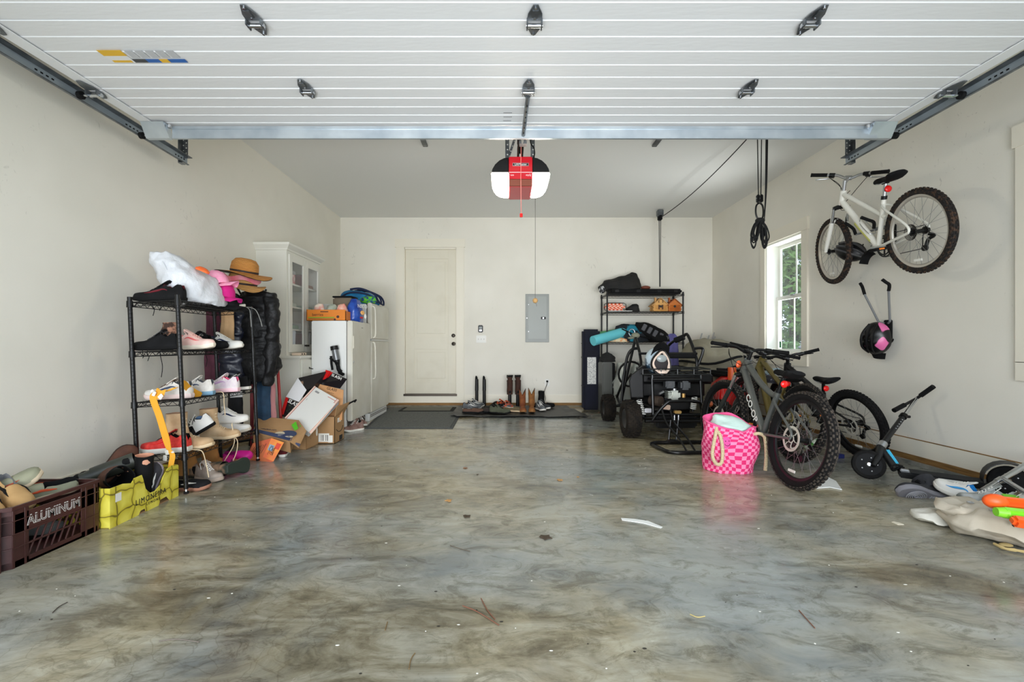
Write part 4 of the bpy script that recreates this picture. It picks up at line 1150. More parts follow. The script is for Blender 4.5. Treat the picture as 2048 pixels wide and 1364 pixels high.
shoe('sneaker', 'small red and black shoe with white sole beside the orange box', at(-2.0, 4.12, 0.0, 1.9), fab('dark_red_mesh', (120, 26, 30), (30, 24, 26), ns=14), WSOLE, BLACKM, None, WHT, L=0.24, laces=False)

# ------------------------------------------------------------------ crate of shoes at the left edge
cr = thing('plastic_crate', 'dark brown plastic crate of shoes at the left edge', 'crate', (-2.36, 2.18, 0))
PBR = mat('crate_brown', (74, 38, 34), 0.42, rgb2=(60, 30, 28), ns=6, bump=0.08, bs=30)
CX0, CX1, CY0, CY1, CHT = -0.222, 0.205, -0.235, 0.235, 0.272
ch = 0.045
def oct_(z, g=0.0):
    x0, x1, y0, y1 = CX0 - g, CX1 + g, CY0 - g, CY1 + g
    return [Vector(p) for p in ((x0 + ch, y0, z), (x1 - ch, y0, z), (x1, y0 + ch, z), (x1, y1 - ch * 0.2, z), (x1 - ch * 0.2, y1, z), (x0 + ch * 0.2, y1, z), (x0, y1 - ch * 0.2, z), (x0, y0 + ch, z))]
c = MB().m(PBR)
# floor, corner posts, rails
c.add(oct_(0.0) + oct_(0.012), [tuple(range(7, -1, -1)), tuple(range(8, 16))] + [(i, (i + 1) % 8, (i + 1) % 8 + 8, i + 8) for i in range(8)])
def ringband(z0, z1, g, t):
    a, b_, d, e = oct_(z0, g), oct_(z1, g), oct_(z1, g - t), oct_(z0, g - t)
    c.add(a + b_ + d + e, [(i + k * 8, (i + 1) % 8 + k * 8, (i + 1) % 8 + ((k + 1) % 4) * 8, i + ((k + 1) % 4) * 8) for i in range(8) for k in range(4)])
ringband(0.0, 0.03, 0.0, 0.008); ringband(0.255, CHT, 0.006, 0.012); ringband(0.085, 0.091, 0.004, 0.012); ringband(0.145, 0.151, 0.004, 0.012); ringband(0.205, 0.209, 0.003, 0.011)
# upper panels, all round, dipping on the long side
ringband(0.145, 0.235, 0.0, 0.006)
for (x0, x1, y0, y1) in ((CX0, CX1, CY1 - 0.008, CY1), (CX0, CX0 + 0.008, CY0 + ch, CY1), (CX0 + ch, CX1 - ch, CY0, CY0 + 0.008)):
    c.bb(x0, x1, y0, y1, 0.14, 0.262)
for sx, sy in ((1, -1), (1, 1), (-1, -1), (-1, 1)):
    for k in range(2):
        x = (CX1 if sx > 0 else CX0) - sx * 0.004; y = (CY1 - 0.025 - 0.05 * k) if sy > 0 else (CY0 + ch + 0.005 + 0.05 * k)
        c.bb(x - 0.006, x + 0.006, y - 0.005, y + 0.005, 0.0, 0.26)
    x = CX1 - 0.03 if sx > 0 else CX0 + 0.03; y = (CY1 if sy > 0 else CY0) - sy * 0.004
    c.bb(x - 0.02, x + 0.02, y - 0.006, y + 0.006, 0.0, 0.26)
for y0, y1 in ((CY0 + ch, CY0 + 0.115), (CY1 - 0.10, CY1)):
    c.bb(CX1 - 0.006, CX1, y0, y1, 0.0, 0.26)
c.add([v for v in ((CX1 - ch, CY0, 0), (CX1, CY0 + ch, 0), (CX1, CY0 + ch, 0.262), (CX1 - ch, CY0, 0.262), (CX1 - ch - 0.006, CY0 + 0.006, 0), (CX1 - 0.006, CY0 + ch + 0.004, 0), (CX1 - 0.006, CY0 + ch + 0.004, 0.262), (CX1 - ch - 0.006, CY0 + 0.006, 0.262))],
      [(0, 1, 2, 3), (4, 7, 6, 5), (0, 4, 5, 1), (1, 5, 6, 2), (2, 6, 7, 3), (3, 7, 4, 0)])
# slanted lattice below
def lattice(pa, pb, n, z0=0.03, z1=0.145, both=True):
    pa, pb = Vector(pa), Vector(pb)
    for k in range(n):
        a = pa.lerp(pb, k / n); b2 = pa.lerp(pb, min(1, (k + 1.4) / n))
        c.tube([(a.x, a.y, z0), (b2.x, b2.y, z1)], 0.0045, 4)
        if both: c.tube([(a.x, a.y, z1), (b2.x, b2.y, z0)], 0.0035, 4)
lattice((CX1 - 0.004, CY0 + 0.115, 0), (CX1 - 0.004, CY1 - 0.11, 0), 7, both=False)
lattice((CX0 + 0.004, CY0 + ch, 0), (CX0 + 0.004, CY1, 0), 10); lattice((CX0 + ch, CY1 - 0.004, 0), (CX1 - ch, CY1 - 0.004, 0), 9); lattice((CX0 + ch, CY0 + 0.004, 0), (CX1 - ch, CY0 + 0.004, 0), 8)
co = c.build('crate_body', cr, smooth=30, bev=0.001)
TX = Matrix.Rotation(pi / 2, 4, 'Z') @ Matrix.Rotation(pi / 2, 4, 'X')       # lettering facing +x, reading along +y
text('ALUMINUM', 0.062, Matrix.Translation((CX1 + 0.001, 0.0, 0.188)) @ TX, mat('white_outline', (225, 222, 216), 0.6), cr, sx=0.80, bold=0.0016)
text('ALUMINUM', 0.062, Matrix.Translation((CX1 + 0.0018, 0.0, 0.188)) @ TX, PBR, cr, sx=0.80, bold=-0.0012)
def C_(x, y, z, yaw=0, pitch=0, roll=0): return Matrix.Translation((-2.36, 2.18, 0)) @ at(x, y, z, yaw, pitch, roll)
TANK = fab('tan_canvas', (196, 158, 106), (176, 138, 88), bump=0.1)
shoe('slip_on_shoe', 'tan slip on shoe with black gusset propped on the crate rim, nearer one', C_(0.005, -0.13, 0.245, -0.42, 0.45), TANK, mat('tan_side', (204, 170, 120), 0.7), fab('grey_trim', (110, 110, 112)), None, BLACKM, kind='slip', L=0.27, laces=False)
shoe('slip_on_shoe', 'tan slip on shoe with black gusset propped on the crate rim, farther one', C_(0.015, -0.02, 0.255, -0.36, 0.4), TANK, mat('tan_side', (204, 170, 120), 0.7), fab('grey_trim', (110, 110, 112)), None, BLACKM, kind='slip', L=0.27, laces=False)
OLV = fab('olive_grey', (126, 128, 106), (164, 162, 136), ns=5, bump=0.15)
shoe('water_shoe', 'olive grey water shoe standing up at the back of the crate', C_(-0.05, 0.03, 0.26, 0.9, -0.5, 0.2), OLV, mat('cream_orange_sole', (226, 206, 176), 0.7), BLACKM, None, mat('rust', (186, 72, 34), 0.6), kind='slip', L=0.28, laces=False)
shoe('water_shoe', 'olive grey water shoe with rust toe lying at the far end of the crate', C_(0.03, 0.10, 0.225, -2.2, 0.05, -0.4), OLV, mat('cream_orange_sole', (226, 206, 176), 0.7), BLACKM, None, mat('rust', (186, 72, 34), 0.6), kind='slip', L=0.28, laces=False)
shoe('ankle_boot', 'black rubber boot with grey rim and pull tab in the near end of the crate', C_(-0.05, -0.16, 0.10, -0.3, 0.15), mat('black_boot', (22, 22, 24), 0.6), BLACKM, BLACKM, None, None, kind='high', H=0.19, L=0.26, shaft=1.25, laces=False)
shoe('clog', 'dark grey clog in the middle of the crate', C_(-0.06, -0.02, 0.17, 1.3, -0.7), mat('dark_grey_foam', (56, 56, 50), 0.7), mat('dark_grey_foam', (56, 56, 50), 0.7), BLACKM, None, None, kind='slip', L=0.25, laces=False)
shoe('sneaker', 'grey sneaker lying low in the crate', C_(-0.02, 0.08, 0.02, 0.6), fab('grey_mesh', (90, 92, 90)), BLACKM, BLACKM, None, None, L=0.28, laces=False)
shoe('sneaker', 'dark sneaker at the bottom of the crate', C_(0.04, -0.08, 0.02, -0.6), BLKF, BLACKM, BLACKM, None, None, L=0.28, laces=False)

# ------------------------------------------------------------------ lemon box
lb = thing('fruit_box', 'yellow cardboard fruit box printed with lemons, boots inside', 'cardboard box', (-2.115, 2.43, 0), rot=(0, 0, radians(2.2)))
def lemon_mat():
    m = bpy.data.materials.new('lemon_print'); m.use_nodes = True; nt = m.node_tree; b = nt.nodes['Principled BSDF']; Lk = nt.links.new
    t = nt.nodes.new('ShaderNodeTexCoord'); mp = nt.nodes.new('ShaderNodeMapping'); mp.inputs['Scale'].default_value = (15, 15, 13)
    v = nt.nodes.new('ShaderNodeTexVoronoi'); v.feature = 'DISTANCE_TO_EDGE'; v.inputs['Scale'].default_value = 1.0; v.inputs['Randomness'].default_value = 0.45
    Lk(t.outputs['Object'], mp.inputs[0]); wz_ = nt.nodes.new('ShaderNodeTexNoise'); wz_.inputs['Scale'].default_value = 1.3; wz_.inputs['Detail'].default_value = 0; wm_ = nt.nodes.new('ShaderNodeMixRGB'); wm_.inputs[0].default_value = 0.35
    Lk(mp.outputs[0], wz_.inputs['Vector']); Lk(mp.outputs[0], wm_.inputs[1]); Lk(wz_.outputs['Color'], wm_.inputs[2]); Lk(wm_.outputs[0], v.inputs['Vector'])
    r = nt.nodes.new('ShaderNodeValToRGB'); e = r.color_ramp.elements; e[0].position = 0.015; e[0].color = (*lin((120, 106, 34)), 1); e[1].position = 0.045; e[1].color = (*lin((206, 190, 52)), 1)
    e2 = e.new(0.35); e2.color = (*lin((234, 222, 92)), 1)
    Lk(v.outputs['Distance'], r.inputs[0]); Lk(r.outputs[0], b.inputs['Base Color']); b.inputs['Roughness'].default_value = 0.6
    return m
LEM = lemon_mat(); KRAFT = mat('kraft', (176, 138, 96), 0.8, rgb2=(164, 126, 84), ns=4); KRAFTD = mat('kraft_inside', (150, 118, 84), 0.85)
Lb, Db, Hb = 0.54, 0.40, 0.215
m = MB().m(LEM)
# long front panel facing +x with the U cut out (outline in y,z)
ol_ = [(0, 0), (0.20, 0), (0.215, 0.02), (0.25, 0.022), (0.26, 0), (0.36, 0), (0.375, 0.03), (0.43, 0.034), (0.46, 0.0), (Lb, 0), (Lb, 0.20), (0.50, 0.205), (0.485, 0.215), (0.44, 0.205), (0.40, 0.165), (0.375, 0.12), (0.33, 0.098), (0.29, 0.10), (0.255, 0.135), (0.235, 0.20), (0.225, 0.225), (0.17, 0.222), (0.15, 0.20), (0.09, Hb), (0, Hb)]
MXF = Matrix(((0, 0, 1, 0), (1, 0, 0, 0), (0, 1, 0, 0), (0, 0, 0, 1)))
m.prism(ol_, 0.005, MXF)
m.bb(-Db, 0, 0, 0.005, 0, Hb); m.bb(-Db, 0, Lb - 0.005, Lb, 0, Hb - 0.01); m.bb(-Db, -Db + 0.005, 0, Lb, 0, Hb)
m.m(KRAFTD).bb(-Db, 0, 0, Lb, 0.0, 0.006).bb(-0.004, -0.001, 0.006, 0.2, 0.006, Hb - 0.02)
m.build('carton', lb, smooth=0)
text('LIMONEIRA', 0.046, Matrix.Translation((0.0058, 0.30, 0.075)) @ TX, INK, lb, sx=0.85, sp=1.3)
text('LEMONS', 0.022, Matrix.Translation((0.0058, 0.315, 0.042)) @ TX, INK, lb, sx=1.0, sp=1.5)
MB().m(LABEL).bb(0.0055, 0.0062, 0.035, 0.075, 0.13, 0.175, 0).build('price_label', lb, smooth=0, label='small white label without readable print')
def L_(x, y, z, yaw=0, pitch=0, roll=0): return Matrix.Translation((-2.115, 2.43, 0)) @ at(x, y, z, yaw, pitch, roll)
GRUB = mat('dark_green_rubber_boot', (44, 48, 42), 0.45, rgb2=(60, 62, 52), ns=6)
BRL = fab('brown_leather', (74, 46, 36), (104, 66, 48), ns=9, bump=0.4, bs=20)
lay = Matrix.Rotation(pi / 2, 4, 'X')
shoe('rubber_boot', 'dark green rubber boot leaning out of the lemon box towards the wall', frame(P(160, 962, 2.72), (-0.5, 0.8, -0.2), z=(0.75, 0.5, 0.30)), GRUB, BLACKM, BLACKM, None, None, kind='high', H=0.28, L=0.27, shaft=1.1, laces=False)
shoe('leather_boot', 'brown leather boot lying across the top of the lemon box, opening forward', frame(P(268, 931, 2.70) - Vector((0.80, -0.50, 0.12)).normalized() * 0.31, (0.25, 0.5, 0.5), z=(0.80, -0.50, 0.12)), BRL, mat('brown_sole', (54, 36, 28), 0.8), BLACKM, mat('tan_lace2', (150, 110, 84), 0.8), None, kind='high', H=0.30, L=0.28, W=0.12, shaft=1.3)
shoe('wellington_boot', 'black boot standing in the gap of the lemon box', L_(-0.17, 0.40, 0.06, 2.6, -0.1), BLACKM, BLACKM, fab('peach_lining', (220, 160, 130)), None, None, kind='high', H=0.26, L=0.25, laces=False)
shoe('water_shoe', 'pale purple soled shoe standing on its heel in the lemon box gap', L_(-0.085, 0.43, 0.13, 1.5, -1.25), fab('dark_mesh', (50, 48, 52)), mat('mauve_sole', (158, 150, 162), 0.6), BLACKM, None, WHT, kind='slip', L=0.22, laces=False)
shoe('rubber_boot', 'grey green boot lying low in the lemon box', L_(-0.24, 0.17, 0.06, 1.7, 0.1), GRUB, BLACKM, BLACKM, None, None, kind='slip', L=0.28, laces=False)
# ------------------------------------------------------------------ coats and hats beyond the rack
ct = thing('coat_stand', 'dark coat stand mostly hidden under coats beside the shoe rack', 'coat stand', (-2.38, 4.28, 0))
MB().m(mat('dark_red_pole', (120, 20, 26), 0.5)).cyl((0, 0, 0.0), (0, 0, 1.62), 0.016, n=12).build('pole', ct)
for k in range(4):
    a = k * pi / 2 + 0.6
    MB().m(BLACK).tube([(0.0, 0.0, 0.10), (0.13 * cos(a), 0.13 * sin(a), 0.09), (0.2 * cos(a), 0.2 * sin(a), 0.01)], 0.011, 8).build('foot', ct)
    MB().m(BLACK).tube([(0.0, 0.0, 1.42), (0.09 * cos(a), 0.09 * sin(a), 1.46), (0.12 * cos(a), 0.12 * sin(a), 1.52)], 0.009, 8).build('hook', ct)
PUF = mat('black_puffer', (9, 9, 11), 0.55, bump=0.6, bs=40, spec=0.35)
PUFN = mat('navy_puffer', (24, 28, 44), 0.34, bump=0.35, bs=26)
def puffer(label, loc, ht, w, d, m1, seed, wid=None, sleeves=True, yaw=0.0):
    o = thing('puffer_jacket', label, 'jacket', loc, rot=(0, 0, yaw))
    n = 40; rings = []
    K = 70
    for i in range(K + 1):
        t = i / K; z = -t * ht
        q = abs(sin(pi * t * ht / 0.062)); puff = 0.011 * q ** 0.5
        wd = interp(wid or [(0, 0.35), (0.04, 0.75), (0.12, 0.92), (0.3, 0.92), (0.55, 1.0), (0.8, 1.05), (1, 0.85)], t) * w / 2
        dp = d / 2 * interp([(0, 0.45), (0.1, 0.85), (0.5, 1.0), (1, 0.9)], t)
        rings.append([Vector((p.x + 0.012 * sin(3 * t + seed), p.y, z)) for p in rring((0, 0, 0), wd + puff, dp + puff, n, 2.3)])
    m = MB().m(m1).loft(rings).crumple(0.026, 9, seed).crumple(0.012, 22, seed)
    m.build('jacket_body', o, smooth=70)
    if sleeves:
        for s_, (sx, sy) in enumerate(((1, -0.3), (-1, 0.3))):
            base = [(sx * w * 0.40, sy * d, -0.06), (sx * w * 0.50, sy * d * 1.2, -0.2), (sx * w * 0.52, sy * d * 1.3, -0.42), (sx * w * 0.46, sy * d * 1.3, -0.64), (sx * w * 0.36, sy * d * 1.25, -ht - 0.05)]
            c = cat_(base, 12); r = [0.058 - 0.02 * (i / len(c)) + 0.008 * abs(sin(i * 0.8)) for i in range(len(c))]; r[-1] = 0.03
            MB().m(m1).tube(c, r, 20).crumple(0.022, 12, seed + s_).build('sleeve', o, smooth=70)
    return o
puffer('long black puffer jacket hanging beyond the end of the shoe rack', (-2.23, 4.12, 1.50), 0.82, 0.32, 0.20, PUF, 4.0, wid=[(0, 0.4), (0.05, 0.8), (0.12, 0.86), (0.25, 0.84), (0.45, 1.0), (0.65, 1.14), (0.85, 1.12), (1, 0.7)])
puffer('navy puffer jacket hanging behind the black one, nearer the wall', (-2.44, 4.06, 1.44), 0.88, 0.26, 0.16, PUFN, 9.0, sleeves=False)
def drape(name, label, top, ht, w, d, m1, seed, cat='coat', flare=1.0):
    o = thing(name, label, cat, top)
    rings = []
    for i in range(31):
        t = i / 30
        rings.append([Vector((p.x * (1 + 0.12 * sin(5 * atan2(p.y, p.x) + seed)), p.y * (1 + 0.2 * sin(4 * atan2(p.y, p.x) + seed)), -t * ht)) for p in rring((0, 0, 0), w / 2 * interp([(0, 0.3), (0.1, 0.8), (1, flare)], t), d / 2, 28, 2)])
    MB().m(m1).loft(rings).crumple(0.01, 8, seed).build('cloth', o, smooth=70)
    return o
drape('burgundy_coat', 'burgundy coat hanging against the wall behind the rack end', (-2.55, 4.02, 1.36), 0.68, 0.20, 0.13, fab('burgundy', (92, 46, 62), (78, 36, 52)), 1)
drape('beige_scarf', 'beige cloth hanging down beside the black puffer jacket', (-2.40, 3.93, 1.45), 0.42, 0.12, 0.05, fab('beige_cloth', (196, 160, 118), (176, 140, 100)), 2, 'scarf')
drape('cream_jacket', 'cream cloth showing between the top shelves at the rack end', (-2.56, 4.14, 1.27), 0.42, 0.16, 0.08, fab('cream_cloth', (206, 200, 184)), 5, 'jacket')
drape('white_gloves', 'pale grey gloves hanging under the third shelf at the rack end', (-2.37, 4.0, 0.66), 0.13, 0.11, 0.05, fab('pale_grey', (206, 206, 206)), 7, 'gloves')
drape('dark_trousers', 'dark trousers hanging low behind the rack end', (-2.43, 4.1, 0.72), 0.56, 0.14, 0.08, fab('dark_cloth', (22, 22, 26)), 11, 'trousers')
drape('blue_jacket', 'dark blue garment hanging below the puffer jacket', (-2.24, 4.22, 0.72), 0.50, 0.16, 0.09, fab('petrol_blue', (36, 66, 92), (26, 46, 66)), 12, 'jacket')
drape('pink_towel', 'dusty pink cloth hanging beside the red pole', (-2.17, 4.24, 0.66), 0.44, 0.07, 0.04, fab('dusty_pink', (176, 120, 120)), 13, 'towel')
tag(MB().m(mat('red_pole', (168, 36, 34), 0.4)).cyl((-2.16, 4.42, 0.0), (-2.21, 4.42, 0.80), 0.014, n=12).build('broom_pole', None), 'red pole standing on the floor under the puffer jacket', 'pole')
# hats
STRAW = mat('straw', (214, 152, 76), 0.75, rgb2=(172, 108, 46), kind='wave', ns=28, bump=0.5, bs=28, bk='wave', lo=0.2, hi=0.9)
STRAWL = mat('light_straw', (232, 184, 116), 0.75, rgb2=(196, 140, 74), kind='wave', ns=34, bump=0.4, bs=34, bk='wave')
BND = mat('hat_band', (42, 28, 24), 0.6)
def hat(label, M, m1, R, r, h, under=None, name='straw_hat', wav=0.012, sd=0):
    o = thing(name, label, 'hat', M=M)
    c = MB().m(m1).lathe([(r, 0), (r * 1.0, h * 0.3), (r * 0.95, h * 0.65), (r * 0.72, h * 0.92), (r * 0.35, h * 1.0), (0.004, h * 0.98)], 28)
    n = 40; top = []
    for j in range(n):
        a = 2 * pi * j / n
        top.append((a, wav * sin(2 * a + sd) + wav * 0.6 * sin(3 * a + sd)))
    rr_ = [r * 0.98, r + (R - r) * 0.4, r + (R - r) * 0.8, R]
    for k, sgn in ((0, 0.002), (1, -0.003)):
        if k and under is not None: c.m(under)
        c.loft([[Vector((q * cos(a), q * sin(a), w_ * (q - r) / (R - r) - 0.018 * ((q - r) / (R - r)) ** 1 + sgn)) for a, w_ in top] for q in rr_], False, False)
    c.build('hat_body', o, smooth=60)
    MB().m(BND).lathe([(r * 1.01, 0.006), (r * 1.02, 0.02), (r * 1.005, 0.022), (r * 0.99, 0.006)], 28).build('band', o)
    return o
h2 = hat('light straw hat with a black name badge, below the upper straw hat', at(-2.32, 4.02, 1.515, 0.4, 0.10, 0.12), STRAWL, 0.185, 0.115, 0.125, None, wav=0.02, sd=1)
MF_ = frame((-0.02, -0.116, 0.062), (1, 0.05, 0), z=(0, -1, 0.1))
MB().m(INK).add([MF_ @ Vector(v) for v in ((-0.036, -0.014, 0), (0.036, -0.014, 0), (0.036, 0.014, 0), (-0.036, 0.014, 0), (-0.036, -0.014, -0.012), (0.036, -0.014, -0.012), (0.036, 0.014, -0.012), (-0.036, 0.014, -0.012))], [(0, 1, 2, 3), (4, 7, 6, 5), (0, 4, 5, 1), (1, 5, 6, 2), (2, 6, 7, 3), (3, 7, 4, 0)]).build('name_badge', h2, smooth=0)
text('HURLEY', 0.018, MF_ @ Matrix.Translation((0, 0, 0.0012)), WHITE, h2)
hat('straw sun hat with dark underside, topmost of the hats', at(-2.31, 4.03, 1.625, 0.2, 0.16, 0.10), STRAW, 0.225, 0.112, 0.13, mat('dark_lining', (34, 30, 38), 0.6), wav=0.014)
vz = thing('sun_visor', 'pink visor with a clear strap hung around the lower straw hat', 'visor', M=at(-2.32, 4.02, 1.575, 0.2, 0.12, 0.1))
MB().m(mat('visor_pink', (236, 106, 126), 0.4, rgb2=(246, 150, 160), ns=8)).loft([[Vector((0.148 * cos(a), 0.142 * sin(a), z + 0.014 * sin(4 * a))) for a in [pi * 0.75 + pi * 1.35 * k / 30 for k in range(31)]] for z in (-0.024, 0.0, 0.02)], False, False, closed=False).loft([[Vector((0.144 * cos(a), 0.138 * sin(a), z + 0.014 * sin(4 * a))) for a in [pi * 0.75 + pi * 1.35 * k / 30 for k in range(31)]] for z in (-0.024, 0.0, 0.02)], False, False, closed=False).build('visor', vz)

# ------------------------------------------------------------------ white hutch
CAB = mat('cabinet_white', (226, 224, 214), 0.45, bump=0.03, bs=20)
hu = thing('china_hutch', 'white painted hutch with glass doors against the left wall', 'cabinet', (-2.53, 5.365, 0))
TH = Matrix.Translation((2.53, -5.365, 0))
HX, HY0, HY1, HZ0, HZ1 = -2.367, 4.93, 5.80, 0.875, 2.03
m = MB(TH).m(CAB)
m.bb(XL, HX - 0.02, HY0, HY0 + 0.02, HZ0, HZ1); m.bb(XL, HX - 0.02, HY1 - 0.02, HY1, HZ0, HZ1); m.bb(XL, XL + 0.012, HY0 + 0.02, HY1 - 0.02, HZ0 + 0.03, HZ1 - 0.02)
m.bb(XL, HX - 0.02, HY0 + 0.02, HY1 - 0.02, HZ1 - 0.02, HZ1 - 0.001); m.bb(XL, HX - 0.02, HY0 + 0.02, HY1 - 0.02, HZ0 + 0.001, HZ0 + 0.03)
m.bb(HX - 0.02, HX, HY0, HY0 + 0.045, HZ0, HZ1); m.bb(HX - 0.02, HX, HY1 - 0.045, HY1, HZ0, HZ1); m.bb(HX - 0.02, HX, HY0 + 0.045, HY1 - 0.045, HZ1 - 0.05, HZ1); m.bb(HX - 0.02, HX, HY0 + 0.045, HY1 - 0.045, HZ0, HZ0 + 0.05)
m.build('upper_case', hu, smooth=0, bev=0.001)
SH = [1.165, 1.42, 1.675]
for z in SH: MB(TH).m(CAB).bb(XL + 0.012, HX - 0.025, HY0 + 0.02, HY1 - 0.02, z - 0.009, z + 0.009).build('inner_shelf', hu, smooth=0)
# crown
prof = [(0.0, 0.0), (0.012, 0.004), (0.016, 0.02), (0.05, 0.055), (0.056, 0.07), (0.056, 0.078)]
m = MB(TH).m(CAB)
for (g0, z0), (g1, z1) in zip(prof[:-1], prof[1:]):
    def loop(g, z): return [(XL, HY0 - g, HZ1 - 0.012 + z), (HX + g, HY0 - g, HZ1 - 0.012 + z), (HX + g, HY1 + g, HZ1 - 0.012 + z), (XL, HY1 + g, HZ1 - 0.012 + z)]
    m.add(loop(g0, z0) + loop(g1, z1), [(0, 1, 5, 4), (1, 2, 6, 5), (2, 3, 7, 6)])
m.add(loop(0.056, 0.078), [(0, 1, 2, 3)])
m.build('crown', hu, smooth=0)
for k, (y0, y1) in enumerate(((HY0 + 0.03, (HY0 + HY1) / 2 - 0.002), ((HY0 + HY1) / 2 + 0.002, HY1 - 0.03))):
    z0, z1 = HZ0 + 0.035, HZ1 - 0.045
    d = MB(TH).m(CAB)
    for a in ((y0, y0 + 0.065, z0, z1), (y1 - 0.065, y1, z0, z1), (y0 + 0.065, y1 - 0.065, z0, z0 + 0.09), (y0 + 0.065, y1 - 0.065, z1 - 0.075, z1)):
        d.bb(HX + 0.001, HX + 0.021, *a)
    dd = d.build('door', hu, smooth=0, bev=0.003)
    MB(TH).m(GLASS).bb(HX + 0.008, HX + 0.011, y0 + 0.06, y1 - 0.06, z0 + 0.085, z1 - 0.07).build('glass_pane', dd, smooth=0)
    ky = y1 - 0.03 if k == 0 else y0 + 0.03
    MB(TH).m(BRONZE).lathe([(0.0, 0), (0.012, 0), (0.006, 0.012), (0.014, 0.02), (0.0, 0.026)], 12, Matrix.Translation((HX + 0.021, ky, z0 + 0.075)) @ Matrix.Rotation(pi / 2, 4, 'Y')).build('knob', dd)
# lower part
LXF = -2.225
m = MB(TH).m(CAB).bb(XL, LXF, HY0, HY1, 0.07, 0.845).bb(XL, LXF - 0.04, HY0 + 0.02, HY1 - 0.02, 0, 0.07)
m.build('lower_case', hu, smooth=0, bev=0.001)
MB(TH).m(CAB).bb(XL, LXF + 0.02, HY0 - 0.02, HY1 + 0.01, 0.845, 0.875, 0.006).build('counter', hu)
dr = MB(TH).m(CAB).bb(LXF, LXF + 0.018, HY0 + 0.02, HY1 - 0.02, 0.63, 0.83, 0.005).bb(LXF + 0.016, LXF + 0.021, HY0 + 0.07, HY1 - 0.07, 0.67, 0.79, 0.002).build('drawer', hu)
for ky in (5.17, 5.56):
    MB(TH).m(BRONZE).tube(cat_([(LXF + 0.02, ky - 0.045, 0.735), (LXF + 0.04, ky - 0.03, 0.725), (LXF + 0.042, ky, 0.722), (LXF + 0.04, ky + 0.03, 0.725), (LXF + 0.02, ky + 0.045, 0.735)], 4), 0.005, 8).ell((LXF + 0.022, ky - 0.045, 0.735), (0.004, 0.01, 0.012)).ell((LXF + 0.022, ky + 0.045, 0.735), (0.004, 0.01, 0.012)).build('pull', dr)
for y0, y1 in ((HY0 + 0.02, 5.36), (5.37, HY1 - 0.02)):
    MB(TH).m(CAB).bb(LXF, LXF + 0.018, y0, y1, 0.09, 0.61, 0.005).bb(LXF + 0.016, LXF + 0.021, y0 + 0.06, y1 - 0.06, 0.15, 0.55, 0.002).build('cupboard_door', hu)
tag(MB().m(mat('cream_plastic', (226, 206, 184), 0.6)).bb(-2.345, -2.25, 5.0, 5.16, 0.877, 0.905, 0.004).m(INK).bb(-2.249, -2.2485, 5.03, 5.06, 0.885, 0.898).bb(-2.249, -2.2485, 5.09, 5.12, 0.885, 0.898).build('power_strip', None), 'small cream power strip on the hutch counter', 'power strip')
# things behind the glass
def book(name, label, x, y, z, t, h, d, rgb, cat, lean=0.0, group=None):
    o = tag(MB().m(mat('cover_%d_%d_%d' % rgb, rgb, 0.5)).bb(-d / 2, d / 2, 0, t, 0, h, 0.002).m(LABEL).bb(-d / 2 + 0.004, d / 2 - 0.02, 0.003, t - 0.003, h - 0.001, h + 0.001).build(name, None), label, cat, group)
    o.location = (x, y, z); o.rotation_euler = (lean, 0, 0); return o
for k, (y, t, h, rgb, lab, ln) in enumerate(((4.99, 0.035, 0.24, (214, 214, 216), 'pale grey binder with a dark label, nearest on the bottom hutch shelf', 0.0), (5.035, 0.04, 0.22, (236, 236, 236), 'white binder standing second on the bottom hutch shelf', 0.0),
                            (5.10, 0.045, 0.25, (240, 240, 242), 'tall white binder leaning in the left half of the hutch', 0.06), (5.16, 0.045, 0.25, (226, 228, 236), 'bluish white binder leaning in the left half of the hutch', 0.06),
                            (5.50, 0.03, 0.23, (150, 110, 112), 'dull red folder behind the right glass door', 0.12), (5.56, 0.03, 0.24, (236, 236, 236), 'thin white folder behind the right glass door', 0.14))):
    book('binder', lab, -2.50, y, 0.906, t, h, 0.2, rgb, 'binder', -ln, 'binders on the bottom hutch shelf')
def flat(name, label, x0, x1, y0, y1, z0, z1, rgb, cat, rgb2=None):
    return tag(MB().m(mat('%s_%d_%d_%d' % ((name,) + rgb), rgb, 0.55, rgb2=rgb2, ns=30)).bb(x0, x1, y0, y1, z0, z1, 0.004).build(name, None), label, cat)
flat('photo_box', 'red and white striped box on the top hutch shelf', -2.62, -2.42, 4.97, 5.25, 1.686, 1.80, (196, 110, 112), 'box', (232, 216, 210))
flat('grey_case', 'flat grey case lying on the red striped box', -2.62, -2.42, 4.97, 5.26, 1.803, 1.84, (190, 190, 188), 'case')
flat('white_tray', 'white tray high behind the left glass door', -2.62, -2.42, 4.98, 5.28, 1.90, 1.93, (220, 222, 220), 'tray') if False else None
flat('craft_box', 'dark maroon box behind the top of the right glass door', -2.6, -2.42, 5.42, 5.52, 1.686, 1.83, (120, 70, 72), 'box')
flat('book_stack', 'small stack of brown and grey books behind the right glass door', -2.6, -2.42, 5.55, 5.74, 1.686, 1.73, (150, 112, 96), 'books')
flat('folded_linen', 'folded pale green linen on the second hutch shelf', -2.62, -2.42, 4.98, 5.28, 1.431, 1.47, (186, 198, 184), 'linen')
flat('magazine_pile', 'low pile of coloured magazines on the folded linen', -2.60, -2.43, 5.0, 5.22, 1.473, 1.51, (214, 160, 120), 'magazines', (150, 160, 140))
flat('glass_tray', 'pale green glass tray behind the right glass door', -2.62, -2.42, 5.42, 5.72, 1.431, 1.46, (170, 188, 172), 'tray')
flat('album', 'pale grey album behind the right glass door', -2.6, -2.44, 5.45, 5.7, 1.176, 1.25, (204, 202, 196), 'album')
flat('green_tray', 'long pale green tray on the third hutch shelf', -2.62, -2.42, 5.08, 5.34, 1.176, 1.22, (150, 172, 150), 'tray')
